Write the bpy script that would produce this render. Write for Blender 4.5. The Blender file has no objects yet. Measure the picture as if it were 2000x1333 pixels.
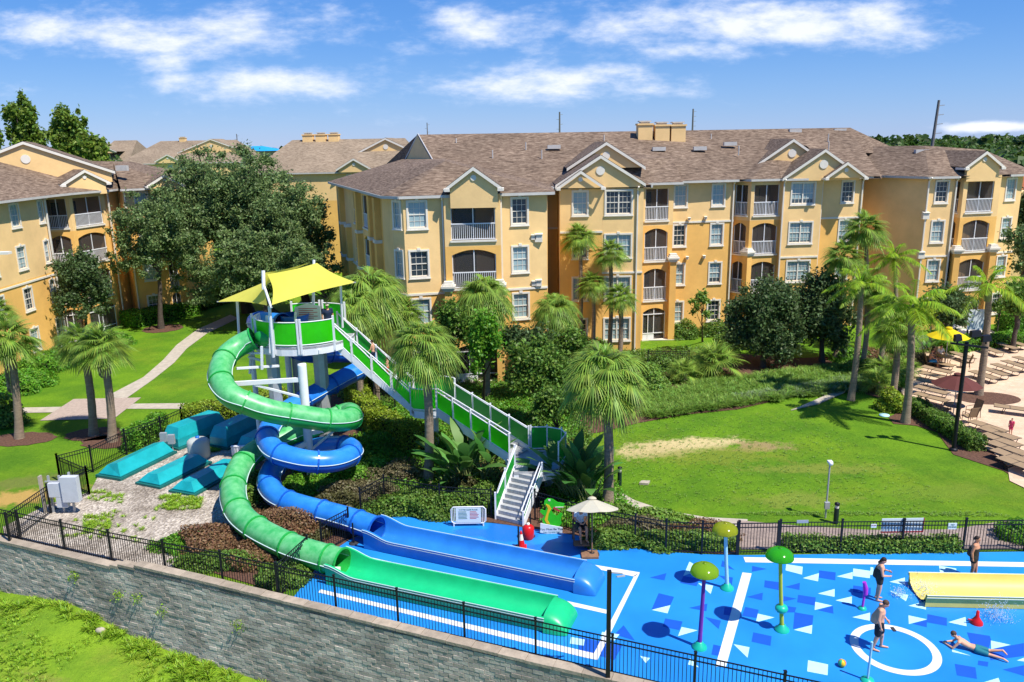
import bpy, bmesh, math, random
import numpy as np
from math import sin, cos, pi, radians, sqrt, atan2, tan
from mathutils import Vector, Matrix
random.seed(7); rng = np.random.default_rng(7)
S = bpy.context.scene; COL = S.collection

# ---------------------------------------------------------------- camera
F_, CX_, CY_, PIT, ROLL, HC = 1555.0, 1000.0, 666.5, radians(14.0), radians(1.0), 15.6
FW = Vector((0, cos(PIT), -sin(PIT))); _r = Vector((1, 0, 0)); _u = Vector((0, sin(PIT), cos(PIT)))
RT = _r*cos(ROLL) - _u*sin(ROLL); UP = _u*cos(ROLL) + _r*sin(ROLL)
cam_d = bpy.data.cameras.new('camera'); cam = bpy.data.objects.new('camera', cam_d); COL.objects.link(cam)
m3 = Matrix((RT, UP, -FW)).transposed(); cam.matrix_world = Matrix.Translation((0, 0, HC)) @ m3.to_4x4()
cam_d.sensor_width = 36; cam_d.lens = F_/2000*36; cam_d.clip_start = .5; cam_d.clip_end = 6000
S.camera = cam
def ray(u, v): return FW + RT*((u-CX_)/F_) - UP*((v-CY_)/F_)
def G(u, v, z=0.0):                       # surveyed ground plan: where a sight line meets height z
    d = ray(u, v); return Vector((0, 0, HC)) + d*((z-HC)/d.z)
def P(u, v, Y):
    d = ray(u, v); return Vector((0, 0, HC)) + d*(Y/d.y)
def on_wall(u, v, a, b):                  # plan intersection of a sight line with a wall line a-b
    d = ray(u, v); ex, ey = b[0]-a[0], b[1]-a[1]
    den = -d.x*ey + ex*d.y
    s = (-a[0]*ey + ex*a[1])/den
    q = Vector((0, 0, HC)) + d*s
    L = sqrt(ex*ex+ey*ey); return q, ((q.x-a[0])*ex+(q.y-a[1])*ey)/L

# ---------------------------------------------------------------- sun + sky
SUN_EL, SUN_AZ = radians(59), radians(128)      # azimuth clockwise from +Y
sd = Vector((sin(SUN_AZ)*cos(SUN_EL), cos(SUN_AZ)*cos(SUN_EL), sin(SUN_EL)))
sl = bpy.data.lights.new('sun', 'SUN'); sl.energy = 3.7; sl.angle = radians(.6); sl.color = (1, .95, .87)
so = bpy.data.objects.new('sun', sl); so.rotation_euler = sd.to_track_quat('Z', 'Y').to_euler(); so.location = (20, -10, 60); COL.objects.link(so)
S.view_settings.view_transform = 'Standard'; S.view_settings.look = 'None'; S.view_settings.exposure = 0.88
S.view_settings.gamma = 1; S.view_settings.use_curve_mapping = False
S.cycles.max_bounces = 6; S.cycles.transparent_max_bounces = 12; S.cycles.diffuse_bounces = 3
W = bpy.data.worlds.new('World'); S.world = W; W.use_nodes = True
def sky():
    nt = W.node_tree; N = nt.nodes; L = nt.links; N.clear()
    def n(t, **k):
        x = N.new(t)
        for a, b in k.items(): setattr(x, a, b)
        return x
    def mth(op, a, b=None, c=None):
        x = n('ShaderNodeMath', operation=op)
        for i, q in enumerate((a, b, c)):
            if q is None: continue
            if isinstance(q, (int, float)): x.inputs[i].default_value = q
            else: L.new(q, x.inputs[i])
        return x.outputs[0]
    out = n('ShaderNodeOutputWorld'); bg = n('ShaderNodeBackground'); bg.inputs[1].default_value = .12
    sk = n('ShaderNodeTexSky', sky_type='NISHITA'); sk.sun_disc = False
    sk.sun_elevation = SUN_EL; sk.sun_rotation = SUN_AZ; sk.air_density = 1.0; sk.dust_density = .0; sk.ozone_density = 3.0
    hs = n('ShaderNodeHueSaturation'); hs.inputs['Saturation'].default_value = 1.22; hs.inputs['Value'].default_value = 1.0
    L.new(sk.outputs[0], hs.inputs['Color'])
    tc0 = n('ShaderNodeTexCoord'); s0 = n('ShaderNodeSeparateXYZ'); L.new(tc0.outputs['Generated'], s0.inputs[0])
    cr = n('ShaderNodeValToRGB'); e = cr.color_ramp.elements; e[0].position = 0; e[0].color = (.145, .37, .86, 1); e[1].position = .34; e[1].color = (.026, .165, .66, 1); q = e.new(.12); q.color = (.066, .27, .80, 1)
    L.new(s0.outputs[2], cr.inputs[0]); sc8 = n('ShaderNodeVectorMath', operation='SCALE'); sc8.inputs['Scale'].default_value = 4.2; L.new(cr.outputs[0], sc8.inputs[0])
    air = n('ShaderNodeMix', data_type='RGBA'); air.inputs[0].default_value = .82; L.new(hs.outputs[0], air.inputs[6]); L.new(sc8.outputs[0], air.inputs[7])
    tc = n('ShaderNodeTexCoord'); sp = n('ShaderNodeSeparateXYZ'); L.new(tc.outputs['Generated'], sp.inputs[0])
    X, Y, Z = sp.outputs
    Yc = mth('MAXIMUM', Y, .05); tx = mth('DIVIDE', X, Yc); tz = mth('DIVIDE', Z, Yc)
    # streaky fractal field over the sky direction
    cb = n('ShaderNodeCombineXYZ'); L.new(mth('MULTIPLY', tx, 5.0), cb.inputs[0]); L.new(mth('MULTIPLY', tz, 13.0), cb.inputs[1])
    nz = n('ShaderNodeTexNoise'); nz.inputs['Scale'].default_value = 1.0; nz.inputs['Detail'].default_value = 9; nz.inputs['Roughness'].default_value = .58; nz.inputs['Distortion'].default_value = .35
    L.new(cb.outputs[0], nz.inputs[0])
    n2 = n('ShaderNodeTexNoise'); n2.inputs['Scale'].default_value = 4.2; n2.inputs['Detail'].default_value = 8; n2.inputs['Roughness'].default_value = .62
    L.new(cb.outputs[0], n2.inputs[0])
    tot = None
    # (px u, px v, half-width, half-height, strength) of each cloud bank, turned into directions
    for u, v, a, b, s in ((70, 58, 200, 36, .75), (430, 62, 330, 62, .82), (320, 118, 170, 40, .55), (520, 160, 250, 34, .85), (920, 52, 105, 42, .9), (800, 95, 90, 26, .5),
                          (1430, 50, 400, 50, 1.1), (1350, 95, 170, 32, .95), (1240, 15, 260, 30, .6), (1060, 165, 270, 40, .95), (1190, 140, 140, 22, .7), (1940, 248, 110, 11, 1.5), (60, 175, 90, 22, .5), (1700, 20, 130, 22, .75), (-500, 80, 300, 60, 1), (2600, 100, 400, 70, 1)):
        d = ray(u, v); cx, cz = d.x/d.y, d.z/d.y
        dx = mth('DIVIDE', mth('SUBTRACT', tx, cx), a/F_); dz = mth('DIVIDE', mth('SUBTRACT', tz, cz), b/F_)
        r2 = mth('ADD', mth('MULTIPLY', dx, dx), mth('MULTIPLY', dz, dz))
        w = mth('MULTIPLY', mth('POWER', 2.718, mth('MULTIPLY', r2, -1.0)), s)
        tot = w if tot is None else mth('MAXIMUM', tot, w)
    f = mth('ADD', mth('MULTIPLY', mth('SUBTRACT', nz.outputs[0], .5), 2.0), mth('MULTIPLY', mth('SUBTRACT', n2.outputs[0], .5), 1.35))
    dens = mth('MULTIPLY', mth('ADD', mth('MULTIPLY', tot, 1.0), mth('SUBTRACT', f, .15)), 1.25)
    cl = n('ShaderNodeMapRange'); cl.interpolation_type = 'SMOOTHSTEP'; cl.inputs['From Min'].default_value = .05; cl.inputs['From Max'].default_value = 1.3; cl.inputs['To Max'].default_value = .88
    L.new(dens, cl.inputs['Value'])
    msk = mth('MULTIPLY', cl.outputs[0], mth('GREATER_THAN', tot, .012))
    cc = n('ShaderNodeMix', data_type='RGBA'); cc.inputs[6].default_value = (3.3, 3.9, 5.2, 1); cc.inputs[7].default_value = (4.9, 5.0, 5.35, 1)
    L.new(mth('MULTIPLY', dens, .85), cc.inputs[0])
    mx = n('ShaderNodeMix', data_type='RGBA'); L.new(msk, mx.inputs[0]); L.new(air.outputs[2], mx.inputs[6]); L.new(cc.outputs[2], mx.inputs[7])
    L.new(mx.outputs[2], bg.inputs[0]); L.new(bg.outputs[0], out.inputs[0])
sky()

# ---------------------------------------------------------------- materials
def lin(h):
    h = h.lstrip('#'); c = [int(h[i:i+2], 16)/255 for i in (0, 2, 4)]
    return tuple((x/12.92 if x <= .04045 else ((x+.055)/1.055)**2.4) for x in c)
def mat(name, col, rough=.7, var=None, bump=None, island=0, spec=.3, metal=0, trans=0, col2=None, sc=(1, 1, 1), hue=0, coat=0):
    m = bpy.data.materials.new(name); m.use_nodes = True; nt = m.node_tree; N = nt.nodes; L = nt.links
    b = N['Principled BSDF']; b.inputs['Roughness'].default_value = rough; b.inputs['Metallic'].default_value = metal
    b.inputs['Specular IOR Level'].default_value = spec; b.inputs['Coat Weight'].default_value = coat
    if isinstance(col, str): col = lin(col)
    if isinstance(col2, str): col2 = lin(col2)
    src = None
    if var or bump:
        tc = N.new('ShaderNodeTexCoord'); mp = N.new('ShaderNodeMapping'); mp.inputs['Scale'].default_value = sc; L.new(tc.outputs['Object'], mp.inputs[0])
    if var:
        nz = N.new('ShaderNodeTexNoise'); nz.inputs['Scale'].default_value = var[0]; nz.inputs['Detail'].default_value = 6; nz.inputs['Roughness'].default_value = .65; L.new(mp.outputs[0], nz.inputs[0])
        mr = N.new('ShaderNodeMapRange'); mr.inputs['From Min'].default_value = .3; mr.inputs['From Max'].default_value = .7; L.new(nz.outputs[0], mr.inputs[0])
        mx = N.new('ShaderNodeMix'); mx.data_type = 'RGBA'; k = var[1]
        c2 = col2 if col2 else tuple(min(1, x*(1+k)) for x in col); c1 = col if col2 else tuple(x*(1-k) for x in col)
        mx.inputs[6].default_value = (*c1, 1); mx.inputs[7].default_value = (*c2, 1); L.new(mr.outputs[0], mx.inputs[0]); src = mx.outputs[2]
    if island:
        gi = N.new('ShaderNodeNewGeometry'); hs = N.new('ShaderNodeHueSaturation')
        mr = N.new('ShaderNodeMapRange'); mr.inputs['To Min'].default_value = 1-island; mr.inputs['To Max'].default_value = 1+island; L.new(gi.outputs['Random Per Island'], mr.inputs[0]); L.new(mr.outputs[0], hs.inputs['Value'])
        if hue:
            ml = N.new('ShaderNodeMath'); ml.operation = 'MULTIPLY'; ml.inputs[1].default_value = 7.13; L.new(gi.outputs['Random Per Island'], ml.inputs[0])
            fr = N.new('ShaderNodeMath'); fr.operation = 'FRACT'; L.new(ml.outputs[0], fr.inputs[0])
            m2 = N.new('ShaderNodeMapRange'); m2.inputs['To Min'].default_value = .5-hue; m2.inputs['To Max'].default_value = .5+hue*.6; L.new(fr.outputs[0], m2.inputs[0]); L.new(m2.outputs[0], hs.inputs['Hue'])
        if src: L.new(src, hs.inputs['Color'])
        else: hs.inputs['Color'].default_value = (*col, 1)
        src = hs.outputs[0]
    if src: L.new(src, b.inputs['Base Color'])
    else: b.inputs['Base Color'].default_value = (*col, 1)
    if bump:
        nb = N.new('ShaderNodeTexNoise'); nb.inputs['Scale'].default_value = bump[0]; nb.inputs['Detail'].default_value = 5; L.new(mp.outputs[0], nb.inputs[0])
        bp = N.new('ShaderNodeBump'); bp.inputs['Strength'].default_value = bump[1]; bp.inputs['Distance'].default_value = .05; L.new(nb.outputs[0], bp.inputs['Height']); L.new(bp.outputs[0], b.inputs['Normal'])
    if trans:
        t = N.new('ShaderNodeBsdfTranslucent'); ms = N.new('ShaderNodeMixShader'); ms.inputs[0].default_value = trans
        if src: L.new(src, t.inputs[0])
        else: t.inputs[0].default_value = (*col, 1)
        L.new(b.outputs[0], ms.inputs[1]); L.new(t.outputs[0], ms.inputs[2]); L.new(ms.outputs[0], N['Material Output'].inputs[0])
    return m
M = {}
M['pale'] = mat('pale_stucco', (.84, .565, .25), .85, (.5, .11), (9, .12))
M['orange'] = mat('orange_stucco', (.82, .47, .13), .85, (.5, .12), (9, .12))
M['trim'] = mat('white_trim', (.74, .69, .59), .6, (2, .05))
M['rail'] = mat('white_railing', (.75, .75, .75), .5)
M['gutter'] = mat('gutter_metal', (.52, .5, .46), .5, (2, .1))
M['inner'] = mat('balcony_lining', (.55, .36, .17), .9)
M['glass'] = mat('dark_glass', (.03, .045, .055), .12, spec=.6)
M['door'] = mat('sliding_door_glass', (.035, .04, .045), .2, spec=.5)
def blinds():
    m = bpy.data.materials.new('window_with_blinds'); m.use_nodes = True; N = m.node_tree.nodes; L = m.node_tree.links; b = N['Principled BSDF']
    tc = N.new('ShaderNodeTexCoord'); sp = N.new('ShaderNodeSeparateXYZ'); L.new(tc.outputs['Object'], sp.inputs[0])
    wv = N.new('ShaderNodeTexWave'); wv.bands_direction = 'Z'; wv.inputs['Scale'].default_value = 5.; L.new(tc.outputs['Object'], wv.inputs[0])
    oi = N.new('ShaderNodeObjectInfo')
    gt = N.new('ShaderNodeMapRange'); gt.inputs['From Min'].default_value = -.45; gt.inputs['From Max'].default_value = -.35
    ad = N.new('ShaderNodeMath'); ad.operation = 'MULTIPLY_ADD'; ad.inputs[1].default_value = .9; L.new(oi.outputs['Random'], ad.inputs[0]); L.new(sp.outputs[2], ad.inputs[2])
    L.new(ad.outputs[0], gt.inputs[0])
    mx = N.new('ShaderNodeMix'); mx.data_type = 'RGBA'; mx.inputs[6].default_value = (.16, .25, .27, 1); mx.inputs[7].default_value = (.46, .60, .61, 1); L.new(wv.outputs[0], mx.inputs[0])
    m2 = N.new('ShaderNodeMix'); m2.data_type = 'RGBA'; m2.inputs[6].default_value = (.06, .085, .095, 1); L.new(gt.outputs[0], m2.inputs[0]); L.new(mx.outputs[2], m2.inputs[7])
    L.new(m2.outputs[2], b.inputs['Base Color']); b.inputs['Roughness'].default_value = .15; b.inputs['Specular IOR Level'].default_value = .7; return m
M['blind'] = blinds()
def screen():
    m = bpy.data.materials.new('insect_screen'); m.use_nodes = True; N = m.node_tree.nodes; L = m.node_tree.links; b = N['Principled BSDF']
    b.inputs['Base Color'].default_value = (.07, .065, .06, 1); b.inputs['Roughness'].default_value = .8; b.inputs['Alpha'].default_value = .5; return m
M['screen'] = screen()
def shingle(name, c1, c2, c3):
    m = bpy.data.materials.new(name); m.use_nodes = True; N = m.node_tree.nodes; L = m.node_tree.links; b = N['Principled BSDF']
    tc = N.new('ShaderNodeTexCoord'); mp = N.new('ShaderNodeMapping'); mp.inputs['Scale'].default_value = (2.0, 2.0, 16); L.new(tc.outputs['Object'], mp.inputs[0])
    nz = N.new('ShaderNodeTexNoise'); nz.inputs['Scale'].default_value = 1; nz.inputs['Detail'].default_value = 4; nz.inputs['Roughness'].default_value = .7; L.new(mp.outputs[0], nz.inputs[0])
    nb = N.new('ShaderNodeTexNoise'); nb.inputs['Scale'].default_value = .25; nb.inputs['Detail'].default_value = 4; L.new(tc.outputs['Object'], nb.inputs[0])
    cr = N.new('ShaderNodeValToRGB'); e = cr.color_ramp.elements; e[0].position = .36; e[0].color = (*c1, 1); e[1].position = .66; e[1].color = (*c3, 1); q = e.new(.5); q.color = (*c2, 1); L.new(nz.outputs[0], cr.inputs[0])
    mx = N.new('ShaderNodeMix'); mx.data_type = 'RGBA'; mx.blend_type = 'MULTIPLY'; mx.inputs[0].default_value = .55; L.new(cr.outputs[0], mx.inputs[6])
    m4 = N.new('ShaderNodeMapRange'); m4.inputs['From Min'].default_value = .3; m4.inputs['From Max'].default_value = .7; m4.inputs['To Min'].default_value = .6; m4.inputs['To Max'].default_value = 1.15; L.new(nb.outputs[0], m4.inputs[0]); L.new(m4.outputs[0], mx.inputs[7])
    L.new(mx.outputs[2], b.inputs['Base Color']); b.inputs['Roughness'].default_value = .9; b.inputs['Specular IOR Level'].default_value = .2
    # courses of shingles as a fine bump in height
    wv = N.new('ShaderNodeTexWave'); wv.wave_profile = 'SAW'; wv.bands_direction = 'Z'; wv.inputs['Scale'].default_value = 4.2; L.new(tc.outputs['Object'], wv.inputs[0])
    bp = N.new('ShaderNodeBump'); bp.inputs['Strength'].default_value = .6; bp.inputs['Distance'].default_value = .03; L.new(wv.outputs[0], bp.inputs['Height']); L.new(bp.outputs[0], b.inputs['Normal'])
    return m
M['roof'] = shingle('roof_shingles', (.085, .058, .04), (.175, .122, .085), (.30, .225, .16))
M['roof2'] = shingle('tan_roof_shingles', (.17, .125, .085), (.27, .205, .14), (.36, .285, .20))

# ---------------------------------------------------------------- mesh helpers
class MB:
    def __init__(s): s.v = []; s.f = []; s.m = []; s.cur = 0; s.sm = []; s.smooth = False
    def add(s, vs, fs):
        o = len(s.v); s.v += [tuple(x) for x in vs]
        for f in fs: s.f.append([i+o for i in f]); s.m.append(s.cur); s.sm.append(s.smooth)
        return s
    def quad(s, *p): return s.add(p, [list(range(len(p)))])
    def box(s, a, b):
        (x0, y0, z0), (x1, y1, z1) = a, b
        return s.add([(x0, y0, z0), (x1, y0, z0), (x1, y1, z0), (x0, y1, z0), (x0, y0, z1), (x1, y0, z1), (x1, y1, z1), (x0, y1, z1)],
                     [(0, 3, 2, 1), (4, 5, 6, 7), (0, 1, 5, 4), (1, 2, 6, 5), (2, 3, 7, 6), (3, 0, 4, 7)])
    def bar(s, a, b, w, h=None, up=(0, 0, 1)):      # square bar from a to b
        a = Vector(a); b = Vector(b); h = h or w; d = (b-a).normalized(); u = Vector(up)
        if abs(d.dot(u)) > .98: u = Vector((1, 0, 0)) if abs(d.x) < .9 else Vector((0, 1, 0))
        r = d.cross(u).normalized()*(w/2); t = r.cross(d).normalized()*(h/2)
        vs = [p+q for p in (a, b) for q in (-r-t, r-t, r+t, -r+t)]
        return s.add(vs, [(0, 1, 2, 3), (7, 6, 5, 4), (0, 4, 5, 1), (1, 5, 6, 2), (2, 6, 7, 3), (3, 7, 4, 0)])
    def tube(s, pts, r, n=12, cap=True, closed=False):
        pts = [Vector(p) for p in pts]; k = len(pts); rs = r if isinstance(r, (list, tuple)) else [r]*k
        d = (pts[1]-pts[0]).normalized(); u = Vector((0, 0, 1)) if abs(d.z) < .95 else Vector((1, 0, 0)); x = d.cross(u).normalized(); vs = []
        for i, p in enumerate(pts):
            d = (pts[min(i+1, k-1)]-pts[max(i-1, 0)]).normalized(); x = (x-d*x.dot(d)).normalized(); y = d.cross(x)
            vs += [p+(x*cos(2*pi*j/n)+y*sin(2*pi*j/n))*rs[i] for j in range(n)]
        fs = [(i*n+j, i*n+(j+1) % n, (i+1)*n+(j+1) % n, (i+1)*n+j) for i in range(k-1) for j in range(n)]
        sm = s.smooth; s.smooth = True; s.add(vs, fs); s.smooth = False
        if cap: s.add(vs[:n], [list(range(n))[::-1]]); s.add(vs[-n:], [list(range(n))])
        s.smooth = sm; return s
    def lathe(s, prof, c=(0, 0, 0), n=20, squash=(1, 1)):
        vs = [(c[0]+r*cos(2*pi*j/n)*squash[0], c[1]+r*sin(2*pi*j/n)*squash[1], c[2]+z) for r, z in prof for j in range(n)]
        fs = [(i*n+j, i*n+(j+1) % n, (i+1)*n+(j+1) % n, (i+1)*n+j) for i in range(len(prof)-1) for j in range(n)]
        sm = s.smooth; s.smooth = True; s.add(vs, fs); s.smooth = sm; return s
    def ball(s, c, r, n=10, m=7):
        if not isinstance(r, (tuple, list)): r = (r, r, r)
        vs = []; 
        for i in range(m+1):
            t = pi*i/m
            vs += [(c[0]+r[0]*sin(t)*cos(2*pi*j/n), c[1]+r[1]*sin(t)*sin(2*pi*j/n), c[2]+r[2]*cos(t)) for j in range(n)]
        fs = [(i*n+j, (i+1)*n+j, (i+1)*n+(j+1) % n, i*n+(j+1) % n) for i in range(m) for j in range(n)]
        sm = s.smooth; s.smooth = True; s.add(vs, fs); s.smooth = sm; return s
    def prism(s, poly, dz=None, off=None):           # flat polygon thickened by an offset vector
        off = Vector(off) if off is not None else Vector((0, 0, dz)); n = len(poly); a = [Vector(p) for p in poly]; b = [p+off for p in a]
        s.add(a+b, [list(range(n))[::-1], [i+n for i in range(n)]]+[(i, (i+1) % n, (i+1) % n+n, i+n) for i in range(n)]); return s
    def build(s, name, mats, parent=None, org=None):
        if org is None: org = tuple(parent['_o']) if parent is not None and '_o' in parent else (0, 0, 0)
        me = bpy.data.meshes.new(name); o = Vector(org)
        me.from_pydata([tuple(Vector(v)-o) for v in s.v], [], s.f)
        for m_ in (mats if isinstance(mats, (list, tuple)) else [mats]): me.materials.append(m_ if not isinstance(m_, str) else M[m_])
        me.polygons.foreach_set('material_index', s.m); me.polygons.foreach_set('use_smooth', s.sm); me.update()
        ob = bpy.data.objects.new(name, me); COL.objects.link(ob)
        if parent is not None:
            ob.parent = parent
            if '_o' in parent: ob['_o'] = tuple(parent['_o'])
        else: ob.location = o
        return ob
def tag(o, label, cat, group=None, kind=None):
    if label: o['label'] = label
    if cat: o['category'] = cat
    if group: o['group'] = group
    if kind: o['kind'] = kind
    return o
def thing(name, label, cat, org=(0, 0, 0), group=None):
    o = bpy.data.objects.new(name, None); COL.objects.link(o); o.location = org; o['_o'] = tuple(org); o.empty_display_size = .3
    return tag(o, label, cat, group)
def struct(name, mb, m):
    o = mb.build(name, m); o['kind'] = 'structure'; return o
def inst(src, parent, loc=(0, 0, 0), rz=0, sc=1):     # linked copy of a part (shares its mesh)
    o = bpy.data.objects.new(src.name.split('.')[0], src.data); COL.objects.link(o); o.parent = parent; o.location = loc; o.rotation_euler = (0, 0, rz)
    o.scale = (sc,)*3 if isinstance(sc, (int, float)) else sc; return o
def copy_tree(o, parent=None):
    c = o.copy(); COL.objects.link(c); c.parent = parent
    for ch in [x for x in bpy.data.objects if x.parent == o]: copy_tree(ch, c)
    return c
def np_mesh(name, V, Fq, m, parent=None, org=None, sm=False):      # quads (n,4) in world or local coordinates
    me = bpy.data.meshes.new(name); V = np.asarray(V, np.float32)
    if org is None and parent is not None and '_o' in parent: org = tuple(parent['_o'])
    if org is not None: V = V-np.asarray(org, np.float32)
    k = Fq.shape[1]; me.vertices.add(len(V)); me.vertices.foreach_set('co', V.ravel()); me.loops.add(Fq.size); me.loops.foreach_set('vertex_index', Fq.ravel().astype(np.int32))
    me.polygons.add(len(Fq)); me.polygons.foreach_set('loop_start', np.arange(0, Fq.size, k, dtype=np.int32)); me.polygons.foreach_set('loop_total', np.full(len(Fq), k, np.int32))
    if sm: me.polygons.foreach_set('use_smooth', np.ones(len(Fq), bool))
    me.materials.append(M[m] if isinstance(m, str) else m); me.update(calc_edges=True)
    ob = bpy.data.objects.new(name, me); COL.objects.link(ob)
    if parent is not None: ob.parent = parent
    elif org is not None: ob.location = org
    return ob
# ---------------------------------------------------------------- buildings
FH = 3.15; EAVE = 12.45
WIN = {}
def make_window_mesh(w, h, double, key=True):
    """local frame: x along wall, y outward = -Y, z up; origin at the centre of the opening on the wall face"""
    f = MB(); t = .12
    for a, b in (((-w/2-t, -.07, -h/2-t), (w/2+t, .02, -h/2)), ((-w/2-t, -.06, h/2), (w/2+t, .02, h/2+t)), ((-w/2-t, -.055, -h/2), (-w/2, .02, h/2)), ((w/2, -.055, -h/2), (w/2+t, .02, h/2))): f.box(a, b)
    f.box((-w/2-t-.04, -.1, -h/2-t-.06), (w/2+t+.04, .015, -h/2-t+.003))
    if key: f.box((-.11, -.085, h/2+t-.05), (.11, .01, h/2+t+.11))
    # sash bars
    s = .05; y0, y1 = .05, .09
    f.box((-w/2, y0, -.03), (w/2, y1, .03))
    nx = (4 if not double else 3)
    cols = [(-w/2, 0), (0, w/2)] if double else [(-w/2, w/2)]
    if double: f.box((-.05, y0-.02, -h/2), (.05, y1, h/2))
    for a, b in cols:
        f.box((a, y0+.001, -h/2), (a+s, y1, h/2)); f.box((b-s, y0+.001, -h/2), (b, y1, h/2))
        for i in range(1, nx-1 if not double else nx): x = a+(b-a)*i/(nx-1 if not double else nx); f.box((x-.012, y0+.02, -h/2), (x+.012, y1-.003, h/2))
    for k in (-.25, .25): f.box((-w/2, y0+.022, h*k-.012), (w/2, y1-.006, h*k+.012))
    f.box((-w/2, y0+.002, h/2-s), (w/2, y1+.001, h/2)); f.box((-w/2, y0+.002, -h/2), (w/2, y1+.001, -h/2+s))
    p = MB(); p.quad((-w/2, .1, -h/2), (w/2, .1, -h/2), (w/2, .1, h/2), (-w/2, .1, h/2))
    return f, p
def place_window(parent, cx, cy, cz, ang, w, h, double, dark=False, key=True):
    k = (round(w, 2), round(h, 2), double, key, dark)
    if k not in WIN:
        f, p = make_window_mesh(w, h, double, key)
        a = f.build('window', 'trim'); b = p.build('pane', 'glass' if dark else 'blind'); WIN[k] = (a.data, b.data)
        bpy.data.objects.remove(a); bpy.data.objects.remove(b)
    a = bpy.data.objects.new('window', WIN[k][0]); b = bpy.data.objects.new('pane', WIN[k][1]); COL.objects.link(a); COL.objects.link(b)
    a.parent = parent; b.parent = a; o = Vector(parent['_o']); a.location = Vector((cx, cy, cz))-o; a.rotation_euler = (0, 0, ang)
def seg_frame(a, b):
    a = Vector((a[0], a[1], 0)); b = Vector((b[0], b[1], 0)); L = (b-a).length; d = (b-a)/L; n = Vector((d.y, -d.x, 0)); return a, d, n, L
def facade(B, wallmb, a, b, els, zsplit, z0=-.3, z1=EAVE, th=.25, zf0=0.0):
    """wall a->b (left to right seen from outside). els: (kind, s0, s1, floors). holes are cut, windows/balconies built."""
    A, d, n, L = seg_frame(a, b); ang = atan2(d.y, d.x); holes = []
    for el in els:
        kind, c, w, floors = el[:4]
        for k in floors:
            zf = zf0+k*FH
            if kind in 'wd':
                h = 1.62; zc = zf+.98+h/2; holes.append((c-w/2, c+w/2, zc-h/2, zc+h/2))
                q = A+d*c; place_window(B, q.x, q.y, zc, ang, w, h, kind == 'd', dark=((k*7+int(abs(c)*3)) % 4 == 0), key=k < 3 or kind == 'w')
            else:
                top = zf+(2.5 if k == 3 else 2.62); holes.append((c-w/2, c+w/2, zf+.06, top)); balcony(B, A, d, n, c, w, zf, top, k, el[4] if len(el) > 4 else 1.7)
    xs = sorted({0, L, *[h[0] for h in holes], *[h[1] for h in holes]}); xs = [x for x in xs if 0 <= x <= L]
    zs = sorted({z0, z1, zsplit, *[h[2] for h in holes], *[h[3] for h in holes]}); zs = [z for z in zs if z0 <= z <= z1]
    def Q(x, z, t=0): p = A+d*x-n*t; return (p.x, p.y, z)
    for i in range(len(xs)-1):
        for j in range(len(zs)-1):
            x0, x1, za, zb = xs[i], xs[i+1], zs[j], zs[j+1]; xm = (x0+x1)/2; zm = (za+zb)/2
            if x1-x0 < 1e-4 or zb-za < 1e-4: continue
            if any(h[0] < xm < h[1] and h[2] < zm < h[3] for h in holes): continue
            wallmb.cur = 1 if zm < zsplit else 0
            wallmb.quad(Q(x0, za), Q(x1, za), Q(x1, zb), Q(x0, zb))
    for h in holes:                                       # reveals
        wallmb.cur = 1 if h[2] < zsplit else 0; t = th
        wallmb.quad(Q(h[0], h[2]), Q(h[0], h[3]), Q(h[0], h[3], t), Q(h[0], h[2], t)); wallmb.quad(Q(h[1], h[3]), Q(h[1], h[2]), Q(h[1], h[2], t), Q(h[1], h[3], t))
        wallmb.quad(Q(h[0], h[2]), Q(h[0], h[2], t), Q(h[1], h[2], t), Q(h[1], h[2])); wallmb.quad(Q(h[0], h[3], t), Q(h[0], h[3]), Q(h[1], h[3]), Q(h[1], h[3], t))
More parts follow.
